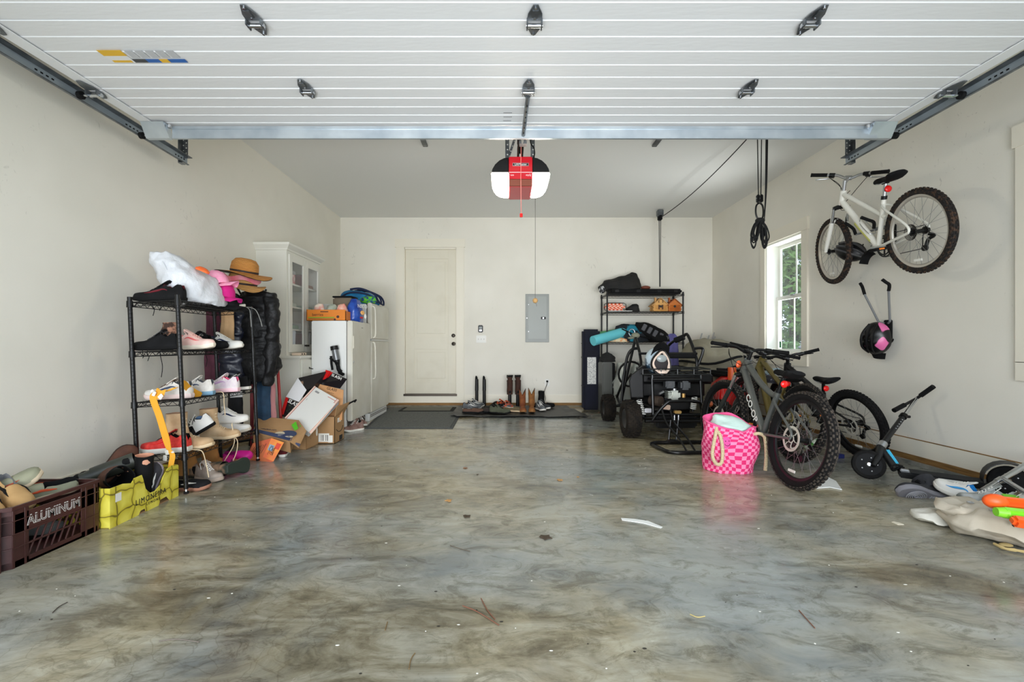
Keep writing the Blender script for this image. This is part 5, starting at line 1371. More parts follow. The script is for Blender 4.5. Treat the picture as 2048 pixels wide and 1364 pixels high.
book('slim_book', 'slim violet book leaning on the third hutch shelf', -2.5, 5.0, 1.176, 0.012, 0.17, 0.14, (120, 116, 150), 'book', -0.12)
book('slim_book', 'slim white book standing beside the violet one in the hutch', -2.5, 5.03, 1.176, 0.012, 0.15, 0.14, (216, 214, 214), 'book', -0.1)

# ------------------------------------------------------------------ freezer and refrigerator
FRW = mat('appliance_white', (232, 233, 230), 0.35, bump=0.02, bs=60); FRD = mat('appliance_door', (222, 220, 210), 0.45, rgb2=(208, 204, 190), ns=2.5, bump=0.03, bs=60)
GSK = mat('gasket', (90, 84, 78), 0.8)
FX = -1.735
fz = thing('upright_freezer', 'low white upright freezer between the hutch and the refrigerator', 'freezer', (-1.97, 5.51, 0))
T = Matrix.Translation((1.97, -5.51, 0))
MB(T).m(FRW).bb(-2.20, FX - 0.07, 5.17, 5.86, 0.05, 1.268, 0.008).build('body', fz)
MB(T).m(GSK).bb(FX - 0.072, FX - 0.058, 5.18, 5.85, 0.13, 1.262).build('gasket', fz, smooth=0)
fd = MB(T).m(FRD).bb(FX - 0.06, FX, 5.165, 5.865, 0.125, 1.27, 0.01).build('door', fz)
MB(T).m(mat('handle_white', (224, 220, 206), 0.5)).bb(FX - 0.01, FX + 0.008, 5.19, 5.23, 0.95, 1.1, 0.006).m(SILV).cyl((FX, 5.21, 0.80), (FX + 0.006, 5.21, 0.80), 0.012).m(mat('logo_grey', (150, 146, 136), 0.5)).bb(FX - 0.001, FX + 0.0008, 5.5, 5.56, 1.195, 1.205).build('handle', fd)
MB(T).m(GSK).bb(-2.15, FX - 0.06, 5.2, 5.84, 0.0, 0.125).build('base', fz, smooth=0)
rf = thing('refrigerator', 'taller white refrigerator in the far left corner', 'refrigerator', (-2.05, 6.35, 0))
T = Matrix.Translation((2.05, -6.35, 0))
MB(T).m(FRW).bb(-2.42, FX - 0.07, 5.92, 6.78, 0.04, 1.53, 0.008).build('body', rf)
MB(T).m(GSK).bb(FX - 0.072, FX - 0.055, 5.93, 6.77, 0.12, 1.53).build('gasket', rf, smooth=0)
for z0, z1, nm in ((0.115, 1.05, 'fridge_door'), (1.072, 1.545, 'freezer_door')):
    d = MB(T).m(FRD).bb(FX - 0.056, FX, 5.915, 6.785, z0, z1, 0.010).build(nm, rf)
    hz0, hz1 = (0.55, 1.03) if z0 < 0.5 else (1.09, 1.50)
    MB(T).m(mat('handle_white', (224, 220, 206), 0.5)).tube(cat_([(FX + 0.0, 5.98, hz0), (FX + 0.03, 5.98, hz0 + 0.03), (FX + 0.035, 5.97, (hz0 + hz1) / 2), (FX + 0.03, 5.96, hz1 - 0.03), (FX, 5.955, hz1)], 5), 0.010, 8).build('handle', d)
MB(T).m(SILV).bb(FX - 0.03, FX - 0.002, 5.93, 6.77, 1.05, 1.072).build('hinge_strip', rf, smooth=0)
MB(T).m(FRW).bb(-2.3, FX - 0.03, 5.93, 6.78, 0.0, 0.10, 0.004).m(GSK).bb(FX - 0.031, FX - 0.027, 5.96, 6.74, 0.05, 0.058).bb(FX - 0.031, FX - 0.027, 5.96, 6.74, 0.07, 0.078).build('kick_plate', rf)
# on top of the freezer
ORC = mat('orange_carton', (222, 128, 34), 0.6)
oc_ = thing('produce_carton', 'orange printed produce carton with food bags on top of the freezer', 'carton', (-2.01, 5.33, 1.27))
m = MB().m(ORC)
m.bb(-0.26, 0.19, -0.13, -0.124, 0, 0.125).bb(-0.26, 0.19, 0.124, 0.13, 0, 0.125).bb(-0.26, -0.254, -0.13, 0.13, 0, 0.13).bb(0.184, 0.19, -0.13, 0.13, 0, 0.11).bb(-0.26, 0.19, -0.13, 0.13, 0, 0.006)
m.build('carton', oc_, smooth=0)
MB().m(mat('carton_green', (120, 160, 40), 0.6)).bb(-0.24, 0.06, -0.1315, -0.13, 0.03, 0.042).m(mat('carton_dark', (66, 36, 26), 0.6)).bb(-0.24, 0.06, -0.1315, -0.13, 0.016, 0.022).bb(-0.10, -0.01, -0.1315, -0.13, 0.098, 0.108).cyl((0.10, -0.1315, 0.045), (0.10, -0.13, 0.045), 0.016).cyl((0.065, -0.1315, 0.015), (0.065, -0.13, 0.015), 0.012).build('print', oc_, smooth=0, label='green and dark printed bands')
text('berries', 0.045, Matrix.Translation((-0.13, -0.1318, 0.068)) @ TF, mat('carton_dark', (66, 36, 26), 0.6), oc_)
for (x, y, r, rgb, rgb2, lab) in ((-0.16, 0.0, 0.085, (226, 130, 120), (240, 226, 210), 'red and white food bag in the orange carton, left'), (-0.02, 0.02, 0.09, (160, 168, 150), (200, 206, 196), 'grey green food bag in the middle of the orange carton'), (0.10, 0.0, 0.075, (244, 214, 196), (226, 110, 90), 'pale red food bag in the orange carton, right')):
    tag(blob(MB(Matrix.Translation((-2.01 + x, 5.33 + y, 1.282))).m(mat('bag_%d' % rgb[0], rgb, 0.35, rgb2=rgb2, ns=12)), [(0.0, 0, 0, r * 0.75, r * 0.8), (0.05, 0, 0, r * 0.8, r), (0.12, 0, 0, r * 0.75, r * 0.8), (0.17, 0.0, 0, r * 0.55, r * 0.5), (0.19, 0.01, 0, r * 0.3, r * 0.15)], 20, 2.3, 0.012, 14, x * 9).build('food_bag', None, smooth=60), lab, 'food bag', 'bags in the orange carton')
bn = thing('steel_bin', 'brushed steel bin with black side on top of the freezer', 'bin', (-1.97, 5.66, 1.268))
MB().m(mat('brushed_bin', (150, 138, 122), 0.28, 0.9, rgb2=(120, 108, 94), ns=3)).bb(-0.14, 0.10, -0.10, 0.12, 0.0, 0.31, 0.02).build('body', bn)
MB().m(BLACKM).bb(-0.145, 0.105, -0.105, 0.125, 0.305, 0.325, 0.008).bb(0.085, 0.12, -0.11, 0.10, 0.0, 0.16, 0.01).bb(0.098, 0.14, -0.10, 0.12, 0.0, 0.29, 0.01).build('lid', bn)
bb_ = thing('snack_bag', 'blue snack bag with white lettering on top of the freezer', 'snack bag', (-1.81, 5.50, 1.27))
BLB = mat('blue_foil', (18, 48, 140), 0.3, rgb2=(40, 84, 176), ns=10, bump=0.3, bs=20)
blob(MB().m(BLB), [(0.0, 0, 0, 0.07, 0.13), (0.04, 0, 0, 0.085, 0.145), (0.14, 0, 0, 0.08, 0.15), (0.22, 0, 0.0, 0.06, 0.13), (0.27, 0.0, 0.0, 0.04, 0.10)], 28, 2.6, 0.012, 14, 2).build('bag', bb_, smooth=60)
Mt = frame((0.083, -0.055, 0.165), (0.45, 1.0, 0), z=(0.9, -0.45, 0.1))
text('NSCO', 0.06, Mt @ Matrix.Translation((0, 0.015, 0.03)), WHITE, bb_)
MB(Mt).m(mat('biscuit', (232, 176, 104), 0.6)).ell((0.0, -0.06, 0.022), (0.034, 0.026, 0.006)).m(WHITE).ell((0.045, -0.10, 0.024), (0.02, 0.03, 0.005)).m(mat('red_print', (190, 40, 40), 0.5)).ell((-0.02, -0.12, 0.02), (0.03, 0.012, 0.005)).build('printed_picture', bb_, label='printed biscuit picture')
bt = thing('duffel_bag', 'blue and green soft bag with dark straps on top of the refrigerator', 'bag', (-1.97, 6.25, 1.53))
BLT = fab('bright_blue', (34, 134, 186), (22, 108, 160), ns=8); NVS = fab('strap_navy', (22, 34, 66))
blob(MB().m(BLT), [(0.0, 0, 0, 0.22, 0.27), (0.05, 0, 0, 0.25, 0.30), (0.12, -0.02, -0.03, 0.23, 0.28), (0.17, -0.05, -0.05, 0.16, 0.2), (0.20, -0.07, -0.06, 0.08, 0.1)], 30, 2.3, 0.02, 9, 5).build('bag', bt, smooth=60)
m = MB().m(NVS)
for y in (-0.16, 0.02, 0.15):
    m.tube(cat_([(0.262, y, 0.02), (0.26, y, 0.08), (0.21, y - 0.01, 0.15), (0.05, y - 0.03, 0.215), (-0.1, y, 0.21)], 5), 0.014, 6)
m.tube(cat_([(-0.2, -0.28, 0.08), (-0.06, -0.29, 0.15), (0.12, -0.26, 0.14), (0.22, -0.2, 0.09), (0.27, 0.0, 0.03), (0.24, 0.2, 0.03)], 5), 0.012, 6)
m.build('straps', bt)
gn = thing('green_pouch', 'bright green pouch under the blue bag on the refrigerator', 'pouch', (-1.80, 5.99, 1.545))
blob(MB().m(fab('lime', (96, 190, 50), (30, 60, 130), ns=24, lo=0.5, hi=0.6)), [(0, 0, 0, 0.08, 0.06), (0.03, 0, 0, 0.11, 0.075), (0.07, 0.0, 0, 0.09, 0.06), (0.09, 0, 0, 0.05, 0.03)], 20, 2.3, 0.012, 16, 2).build('pouch', gn, smooth=60)

# cordless vacuum hanging at the freezer side
vc = thing('handheld_vacuum', 'black and grey handheld vacuum hanging on the side of the freezer', 'vacuum', P(677, 718, 5.125))
q = P(677, 718, 5.125); T = Matrix.Translation(-q); a = P(668, 692, 5.122); b_ = P(676, 732, 5.122); 
ax = (b_ - a).normalized()
MB(T).m(BLACK).cyl(a, a + ax * 0.045, 0.042, 0.044, 20).m(mat('vac_grey', (120, 122, 124), 0.3, 0.4)).cyl(a + ax * 0.045, a + ax * 0.16, 0.036, 0.036, 20).m(BLACK).cyl(a + ax * 0.16, a + ax * 0.22, 0.034, 0.024, 20).build('body', vc)
MB(T).m(BLACKM).tube(cat_([a + ax * 0.22, b_ + ax * 0.04, b_ + ax * 0.07 + Vector((0.02, 0, 0))], 4), 0.022, 12).box(b_ + ax * 0.085 + Vector((0.02, 0, 0)), (0.07, 0.04, 0.03), R=Matrix.Rotation(0.5, 3, 'Y'), bev=0.006).build('nozzle', vc)
MB(T).m(BLACKM).tube([P(662, 712, 5.08), P(663, 728, 5.08), P(665, 740, 5.08)], 0.014, 8).tube([P(660, 716, 5.10), P(668, 722, 5.10), P(676, 728, 5.08)], 0.012, 8).build('handle', vc)

# ------------------------------------------------------------------ cardboard pile
def flap(mb, a, b, c, d, th=0.004): return quad(mb, a, b, c, d, th)
# smiling parcel on the floor
b1 = thing('parcel_box', 'kraft parcel with a curved smile mark standing on the floor by the freezer', 'cardboard box', (-1.87, 4.69, 0))
m = MB().m(KRAFT); X0_, X1_, Y0_, Y1_, Z1_ = -0.19, 0.165, -0.135, 0.13, 0.27
m.bb(X0_, X1_, Y0_, Y0_ + 0.005, 0, Z1_).bb(X0_, X1_, Y1_ - 0.005, Y1_, 0, Z1_).bb(X0_, X0_ + 0.005, Y0_, Y1_, 0, Z1_).bb(X1_ - 0.005, X1_, Y0_, Y1_, 0, Z1_).bb(X0_, X1_, Y0_, Y1_, 0, 0.006)
m.build('carton', b1, smooth=0)
f = MB().m(KRAFT)
flap(f, (X1_ + 0.02, Y0_, Z1_ + 0.10), (X1_ + 0.06, Y1_, Z1_ + 0.12), (X1_, Y1_, Z1_), (X1_, Y0_, Z1_))
f.build('side_flap', b1, smooth=0)
ink = MB().m(INK)
ink.tube(cat_([(X1_ + 0.001, -0.09, 0.135), (X1_ + 0.001, -0.03, 0.105), (X1_ + 0.001, 0.05, 0.11), (X1_ + 0.001, 0.09, 0.15)], 6), 0.004, 4)
ink.bb(X1_, X1_ + 0.001, -0.01, 0.08, 0.0 + 0.01, 0.06); ink.build('print', b1, smooth=0)
MB().m(LABEL).bb(X1_, X1_ + 0.001, -0.06, 0.04, 0.20, 0.245).bb(0.0, 0.11, Y0_ - 0.001, Y0_, 0.02, 0.105).bb(0.10, 0.145, Y0_ - 0.0015, Y0_, 0.015, 0.085).m(INK).bb(0.03, 0.034, Y0_ - 0.002, Y0_, 0.03, 0.09).bb(0.045, 0.052, Y0_ - 0.002, Y0_, 0.03, 0.09).bb(0.075, 0.08, Y0_ - 0.002, Y0_, 0.03, 0.09).bb(0.09, 0.097, Y0_ - 0.002, Y0_, 0.03, 0.09).build('shipping_label', b1, smooth=0, label='white shipping label with dark bars')
# plain carton in front
b2 = thing('shipping_carton', 'plain kraft carton on the floor in front of the smiling parcel', 'cardboard box', (-2.02, 4.43, 0), rot=(0, 0, -0.06))
m = MB().m(KRAFT); x0, x1, y0, y1, z1 = -0.15, 0.15, -0.125, 0.12, 0.245
m.bb(x0, x1, y0, y0 + 0.005, 0, z1).bb(x0, x1, y1 - 0.005, y1, 0, z1).bb(x0, x0 + 0.005, y0, y1, 0, z1).bb(x1 - 0.005, x1, y0, y1, 0, z1).bb(x0, x1, y0, y1, 0, 0.006)
m.build('carton', b2, smooth=0)
MB().m(KRAFTD).tube([(x1 + 0.001, -0.03 + 0.03 * cos(a), 0.13 + 0.045 * sin(a)) for a in [k * pi / 8 for k in range(16)]], 0.0015, 4, closed=True).m(LABEL).ell((x1, 0.09, 0.13), (0.0015, 0.02, 0.042)).build('hand_hole', b2)
# carton standing flap marked GLASS
b3 = thing('glass_carton', 'kraft carton flap marked GLASS standing behind the white mailing box', 'cardboard box', P(655, 800, 4.80))
T = Matrix.Translation(-P(655, 800, 4.80))
a, b, c, d = P(630, 766, 4.86), P(687, 780, 4.80), P(683, 812, 4.70), P(625, 850, 4.66)
KRO = mat('kraft_orange', (200, 148, 100), 0.8)
quad(MB(T).m(KRO), a, b, P(684, 840, 4.68), d, 0.005).build('panel', b3, smooth=0)
Mt = quadM(a, b, d)
text('GLASS', 0.042, T @ frame(P(664, 779, 4.815), (b - a), z=Mt.col[2].to_3d()) @ Matrix.Translation((0, 0, 0.006)), INK, b3)
text('handle with care', 0.012, T @ frame(P(662, 786, 4.80), (b - a), z=Mt.col[2].to_3d()) @ Matrix.Translation((0, 0, 0.006)), INK, b3)
# white mailing box
b4 = thing('mailing_box', 'flat white mailing box with red and blue stripes leaning on the cartons', 'mailing box', P(625, 815, 4.5))
T = Matrix.Translation(-P(625, 815, 4.5))
a, b, c, d = P(629, 772, 4.74), P(678, 800, 4.66), P(618, 864, 4.20), P(569, 836, 4.28)
MW = mat('mailer_white', (232, 232, 228), 0.5); MR = mat('mailer_red', (170, 60, 50), 0.5); MBl = mat('mailer_blue', (70, 110, 150), 0.5); MP = mat('mailer_peach', (238, 206, 190), 0.5)
x_ = (b - a); y_ = (d - a); nn = x_.cross(y_).normalized()
if nn.y > 0: nn = -nn           # towards the viewer
th = 0.062
vs = [a, b, c, d, a - nn * th, b - nn * th, c - nn * th, d - nn * th]
MB(T).m(MW).add(vs, [(0, 1, 2, 3), (4, 7, 6, 5), (0, 4, 5, 1), (1, 5, 6, 2), (2, 6, 7, 3), (3, 7, 4, 0)]).build('carton', b4, smooth=0, bev=0.003)
def onface(u0, u1, v0, v1, mt, mb, lift=0.0012):
    q_ = lambda u, v: a + x_ * u + y_ * v + nn * lift
    mb.m(mt); quad(mb, q_(u0, v0), q_(u1, v0), q_(u1, v1), q_(u0, v1), 0.0006)
pr_ = MB(T)
onface(0.0, 0.05, 0, 1, MP, pr_); onface(0.05, 0.065, 0, 1, MR, pr_); onface(0.93, 1.0, 0, 1, MP, pr_); onface(0.915, 0.93, 0, 1, MR, pr_)
onface(0.62, 0.80, 0.34, 0.36, INK, pr_)
for k in range(6): onface(0.58 + k * 0.05, 0.60 + k * 0.05, 0.42, 0.47, INK, pr_)
onface(0.2, 0.5, 0.30, 0.31, mat('grey_print', (150, 150, 150), 0.6), pr_); onface(0.2, 0.42, 0.34, 0.35, mat('grey_print', (150, 150, 150), 0.6), pr_)
onface(0.12, 0.16, 0.36, 0.41, INK, pr_); onface(0.5, 0.8, 0.84, 0.90, MBl, pr_); onface(0.62, 0.95, 0.06, 0.075, mat('red_print2', (200, 120, 110), 0.6), pr_); onface(0.15, 0.3, 0.08, 0.13, mat('grey_print', (150, 150, 150), 0.6), pr_)
# side strip
for s0, s1, mt in ((0.0, 0.22, MP), (0.22, 0.30, MR), (0.55, 0.62, MBl)):
    pr_.m(mt); e = x_.normalized() * 0.001
    quad(pr_, b - nn * th * s0 + e, b - nn * th * s1 + e, c - nn * th * s1 + e, c - nn * th * s0 + e, 0.0008)
pr_.build('printed_stripes', b4, smooth=0, label='red, peach and blue printed stripes')
# toy car box, black with red edge, open
b5 = thing('toy_car_box', 'open black and red toy car box with printed pictures at the top of the pile', 'box', P(610, 790, 4.75))
T = Matrix.Translation(-P(610, 790, 4.75))
BKP = mat('box_black', (24, 20, 24), 0.3, coat=0.3); RDP = mat('box_red', (200, 26, 26), 0.3, coat=0.3); PIC = mat('box_picture', (70, 60, 56), 0.3, rgb2=(190, 150, 120), ns=22, lo=0.5, hi=0.7, sc=(1, 1, 2)); PICG = mat('box_picture_green', (30, 34, 34), 0.3, rgb2=(140, 170, 120), ns=26, lo=0.5, hi=0.68)
WIN_ = mat('card_white', (236, 236, 238), 0.5)
def card(mb, pts, mt, th=0.005, lift=0.0):
    a_, b2_, c_, d_ = pts; n_ = (b2_ - a_).cross(d_ - a_).normalized()
    if n_.y > 0: n_ = -n_
    mb.m(mt); quad(mb, a_ + n_ * lift, b2_ + n_ * lift, c_ + n_ * lift, d_ + n_ * lift, th)
front = [P(572, 794, 4.55), P(606, 812, 4.50), P(600, 840, 4.42), P(560, 832, 4.47)]
lidi = [P(596, 756, 4.72), P(613, 780, 4.62), P(598, 804, 4.54), P(572, 794, 4.60)]
back = [P(597, 756, 4.74), P(655, 742, 4.92), P(640, 775, 4.86), P(606, 795, 4.66)]
side_ = [P(658, 742, 4.94), P(694, 758, 4.86), P(680, 777, 4.84), P(632, 768, 4.88)]
m = MB(T); card(m, front, BKP); fo = m.build('front_panel', b5, smooth=0)
def sub(pts, u0, u1, v0, v1):
    a_, b2_, c_, d_ = pts; f_ = lambda u, v: (a_ * (1 - u) + b2_ * u) * (1 - v) + (d_ * (1 - u) + c_ * u) * v
    return [f_(u0, v0), f_(u1, v0), f_(u1, v1), f_(u0, v1)]
m = MB(T); card(m, sub(front, 0, 0.16, 0, 0.9), RDP, 0.001, 0.004); card(m, sub(front, 0.25, 0.85, 0.28, 0.75), PICG, 0.001, 0.004); m.build('printed_picture', fo, smooth=0)
Mt = quadM(front[0], front[1], front[3])
if Mt.col[2].y > 0: Mt = Mt @ Matrix.Rotation(pi, 4, 'Y')
text('SLASH', 0.05, T @ frame(sum(sub(front, 0.1, 1.0, 0.02, 0.24), Vector()) / 4 + Mt.col[2].to_3d() * 0.007, front[1] - front[0], z=Mt.col[2].to_3d()), WHITE, b5, sx=1.1, bold=0.001)
m = MB(T); card(m, lidi, WIN_); m.build('inner_flap', b5, smooth=0, label='plain white inside of the flap')
m = MB(T); card(m, back, BKP); bo = m.build('back_panel', b5, smooth=0)
m = MB(T); card(m, sub(back, 0.05, 0.65, 0.2, 0.8), PIC, 0.001, 0.004); m.build('printed_picture', bo, smooth=0)
m = MB(T); card(m, side_, BKP); so_ = m.build('side_panel', b5, smooth=0)
m = MB(T); card(m, sub(side_, 0.0, 0.22, 0, 0.5), RDP, 0.001, 0.004); card(m, sub(side_, 0.3, 0.8, 0.4, 0.7), mat('box_picture_red', (60, 20, 24), 0.3, rgb2=(170, 150, 160), ns=24, lo=0.5, hi=0.7), 0.001, 0.004)
card(m, [P(652, 740, 4.92), P(662, 743, 4.91), P(652, 758, 4.88), P(646, 760, 4.88)], RDP, 0.002, 0.006); m.build('printed_picture', so_, smooth=0)
Mt = quadM(side_[0], side_[1], side_[3])
text('SLASH', 0.045, T @ frame(sum(sub(side_, 0.15, 0.9, 0.05, 0.28), Vector()) / 4 + Vector((0, -0.008, 0.0)), side_[1] - side_[0], z=(0.1, -1, 0.1)), WHITE, b5, sx=1.1, bold=0.001)
m = MB(T); card(m, [P(613, 780, 4.66), P(640, 768, 4.86), P(628, 800, 4.78), P(600, 812, 4.60)], BLACKM); m.build('inner_panel', b5, smooth=0)
m = MB(T); card(m, [P(606, 812, 4.50), P(628, 800, 4.70), P(622, 838, 4.66), P(600, 840, 4.42)], BKP); m.build('end_panel', b5, smooth=0)
# slipper carton with the blue stripe
b6 = thing('slipper_carton', 'kraft carton with a blue stripe and slipper drawing tilted on top of the pile', 'cardboard box', P(552, 858, 4.05))
T = Matrix.Translation(-P(552, 858, 4.05))
TL, TR_, BR, BL_ = P(516, 832, 4.22), P(597, 840, 4.22), P(580, 884, 3.94), P(505, 864, 3.96)
nn2 = (TR_ - TL).cross(BL_ - TL).normalized()
if nn2.y > 0: nn2 = -nn2
th = 0.11
BL2, BR2, TL2, TR2 = BL_ - nn2 * th, BR - nn2 * th, TL - nn2 * th, TR_ - nn2 * th
MB(T).m(KRAFT).add([TL, TR_, BR, BL_, TL2, TR2, BR2, BL2], [(0, 1, 2, 3), (4, 7, 6, 5), (0, 4, 5, 1), (1, 5, 6, 2), (2, 6, 7, 3), (3, 7, 4, 0)]).build('carton', b6, smooth=0, bev=0.002)
SLB = mat('print_navy', (62, 72, 104), 0.6)
m = MB(T); fr4 = [TL, TR_, BR, BL_]
card(m, sub(fr4, 0, 0.98, 0.80, 0.96), SLB, 0.001, 0.002)
cs = sub(fr4, 0.60, 0.98, 0.45, 0.98); ctr = sum(cs, Vector()) / 4
Mf = quadM(TL, TR_, BL_)
if Mf.col[2].y > 0: Mf = Mf @ Matrix.Rotation(pi, 4, 'Y')
Mc = Mf.copy(); Mc.translation = ctr + Mf.col[2].to_3d() * 0.002
m2 = MB(T @ Mc).m(SLB).ell((0.03, 0.0, 0.0), (0.075, 0.06, 0.002), 24, 6).m(mat('print_cream', (214, 200, 170), 0.6)).ell((-0.035, -0.01, 0.001), (0.045, 0.036, 0.0022), 20, 6).ell((0.06, -0.04, 0.001), (0.035, 0.014, 0.0022), 20, 6).m(SLB)
for k in range(3): m2.tube([(-0.07 + 0.14 * i / 8, -0.028 - 0.011 * k + 0.012 * sin(pi * i / 8), 0.004) for i in range(9)], 0.0022, 4)
m.build('blue_stripe', b6, smooth=0); m2.build('slipper_drawing', b6)
Mc2 = Mf.copy(); Mc2.translation = sum(sub(fr4, 0.12, 0.58, 0.62, 0.74), Vector()) / 4 + Mf.col[2].to_3d() * 0.002
text('Orthofeet.com', 0.026, T @ Mc2, mat('print_navy2', (60, 56, 70), 0.6), b6)
m = MB(T); GRN = mat('tape_green', (90, 190, 40), 0.5)
card(m, [P(583, 851, 4.10), P(592, 844, 4.14), P(597, 858, 4.06), P(590, 862, 4.04)], GRN, 0.002, 0.006); m.build('green_tape', b6, smooth=0)
m = MB(T); card(m, [TR_, P(613, 862, 4.12), P(597, 896, 3.98), BR], KRAFT, 0.004); fl = m.build('end_flap', b6, smooth=0)
m = MB(T); card(m, sub([TR_, P(613, 862, 4.12), P(597, 896, 3.98), BR], 0, 1, 0.80, 0.95), SLB, 0.001, 0.004); card(m, sub([TR_, P(613, 862, 4.12), P(597, 896, 3.98), BR], 0.3, 0.9, 0.10, 0.35), GRN, 0.001, 0.004); m.build('stripe', fl, smooth=0)
# orange snack box
b7 = thing('cereal_box', 'orange and pink snack box standing on its corner under the slipper carton', 'box', P(535, 900, 3.85))
T = Matrix.Translation(-P(535, 900, 3.85))
TLc, TRc, BRc, BLc = P(543, 876, 3.90), P(568, 885, 3.88), P(547, 923, 3.83), P(526, 914, 3.85)
dv = P(506, 886, 3.98) - TLc
ORG = mat('snack_orange', (246, 160, 70), 0.45, rgb2=(240, 120, 80), ns=7); PNK = mat('snack_pink', (236, 110, 84), 0.45, rgb2=(246, 140, 90), ns=7)
m = MB(T).m(ORG).add([TLc, TRc, BRc, BLc, TLc + dv, TRc + dv, BRc + dv, BLc + dv], [(0, 1, 2, 3), (4, 7, 6, 5), (1, 5, 6, 2)]); m.m(PNK).add([TLc, BLc, TLc + dv, BLc + dv, TRc, TRc + dv, BRc, BRc + dv], [(0, 1, 3, 2), (0, 4, 5, 2), (1, 6, 7, 3)])
m.build('carton', b7, smooth=0, bev=0.0015)
m = MB(T); ff = [TLc, TRc, BRc, BLc]
card(m, sub(ff, 0.55, 0.9, 0.12, 0.42), mat('snack_red', (226, 80, 60), 0.5), 0.001, 0.002); card(m, sub(ff, 0.1, 0.5, 0.3, 0.6), mat('snack_blue', (150, 170, 190), 0.5), 0.001, 0.002)
rr_ = random.Random(4)
m.m(INK)
f_ = lambda u, v: (TLc * (1 - u) + TRc * u) * (1 - v) + (BLc * (1 - u) + BRc * u) * v + Vector((0.001, -0.003, 0.001))
for k in range(5):
    m.tube(cat_([f_(rr_.uniform(0.15, 0.7), rr_.uniform(0.3, 0.85)) for _ in range(4)], 4), 0.0013, 4)
g_ = lambda u, v: TLc + dv * u + (BLc - TLc) * v + Vector((-0.001, -0.003, 0))
for k in range(7):
    m.tube([g_(0.15 + k * 0.1, 0.25 + 0.04 * (k % 2)), g_(0.22 + k * 0.1, 0.75)], 0.0016, 4)
m.build('printed_scribbles', b7, smooth=0, label='dark scribbled drawing')
# black flat hook and shoes by the freezer
tag(MB().m(BLACKM).tube(cat_([P(691, 812, 4.84), P(700, 806, 4.84), P(710, 801, 4.84), P(712, 800, 4.85), P(709, 804, 4.86)], 6), 0.009, 6).build('strap_hook', None), 'curved black handle sticking up beside the parcels', 'handle')
TAU = fab('taupe_mesh', (122, 92, 84), (150, 122, 112), ns=20)
shoe('sneaker', 'taupe sneaker with white sole beside the freezer, nearer of the pair', Matrix.Translation(G(707, 862)) @ Matrix.Rotation(-2.3, 4, 'Z'), TAU, WSOLE, BLACKM, WHT, None, L=0.24)
shoe('sneaker', 'taupe sneaker with white sole on the mat corner, farther of the pair', Matrix.Translation(G(722, 851)) @ Matrix.Rotation(-0.9, 4, 'Z'), TAU, WSOLE, BLACKM, WHT, None, L=0.24)

# ------------------------------------------------------------------ mats at the back door
MATG = mat('mat_carpet', (84, 86, 84), 0.95, rgb2=(112, 114, 110), ns=60, bump=0.5, bs=150); MATE = mat('mat_edge', (58, 62, 64), 0.7)
mt_ = thing('door_mat', 'large dark grey carpet mat on the floor in front of the back door', 'mat', (-1.17, 6.32, 0))
qd = [Vector(v) for v in ((-0.70, 0.90, 0), (0.53, 0.90, 0), (0.55, -0.93, 0), (-0.50, -0.93, 0))]
MB().m(MATE).prism([(v.x, v.y) for v in qd][::-1], 0.006).m(MATG).prism([(v.x * 0.93, v.y * 0.955) for v in qd][::-1], 0.011).build('mat', mt_, smooth=0)
sm = thing('threshold_mat', 'small brown grey mat with black border lying on the large mat', 'mat', (-1.17, 6.98, 0.011))
MB().m(BLACKM).bb(-0.42, 0.40, -0.22, 0.22, 0, 0.006).m(mat('mat_brown', (112, 110, 98), 0.95, bump=0.4, bs=150)).bb(-0.365, 0.345, -0.17, 0.19, 0.006, 0.010).build('mat', sm, smooth=0)
bm_ = thing('boot_tray', 'crumpled black rubber sheet with shoes along the back wall', 'mat', (0.12, 6.78, 0))
def fsh(u, v):
    x = -0.86 + 1.72 * u; y = -0.56 + 1.06 * v
    if u > 0.8: x += 0.16 * (1 - v) * (u - 0.8) / 0.2
    z = 0.006 + 0.012 * abs(noise.noise(Vector((x * 3, y * 3, 1)))) + (0.03 if (v < 0.07 or u > 0.93) else 0) * (0.6 + 0.6 * noise.noise(Vector((x * 5, 2, y * 4)))) + (0.02 if u < 0.05 else 0)
    return (x, y + 0.05 * noise.noise(Vector((x * 3, 0, 0))), max(0.005, z))
MB().m(mat('rubber_sheet', (20, 20, 18), 0.5, rgb2=(46, 44, 36), ns=3)).sheet(fsh, 40, 24, 0.005).build('rubber_sheet', bm_, smooth=60)
BZ = 0.022
def B_(px, py, yaw=0.0, pitch=0.0, z=BZ):
    g = G(px, py); return at(g.x, g.y, z, yaw, pitch)
GRM = fab('grey_run', (120, 124, 126), (70, 74, 78), ns=20)
shoe('sneaker', 'grey and white running shoe at the left end of the rubber sheet', B_(944, 822, 0.2), GRM, WSOLE, BLACKM, WHT, WHT, L=0.28)
shoe('sneaker', 'second grey running shoe behind the first on the rubber sheet', B_(952, 817, 0.5), GRM, WSOLE, BLACKM, WHT, WHT, L=0.28)
shoe('loafer', 'brown slip on shoe in front of the grey running shoes', B_(946, 829, -0.05), fab('brown_suede', (92, 66, 52)), BLACKM, BLACKM, None, None, kind='slip', L=0.30, laces=False)
shoe('loafer', 'dark slip on shoe beside the brown one on the rubber sheet', B_(966, 828, 0.1), fab('dark_brown_suede', (44, 36, 32)), BLACKM, BLACKM, None, None, kind='slip', L=0.26, laces=False)
GRS = fab('moss_suede', (84, 88, 70), (70, 74, 58), ns=10)
shoe('trail_shoe', 'moss green shoe lying in the middle of the rubber sheet', B_(1000, 830, -0.35), GRS, BLACKM, BLACKM, BLACKM, None, L=0.31, W=0.12)
shoe('trail_shoe', 'dark shoe lying behind the moss green one', B_(985, 824, 2.4), fab('dark_moss', (40, 40, 34)), BLACKM, BLACKM, BLACKM, None, L=0.28)
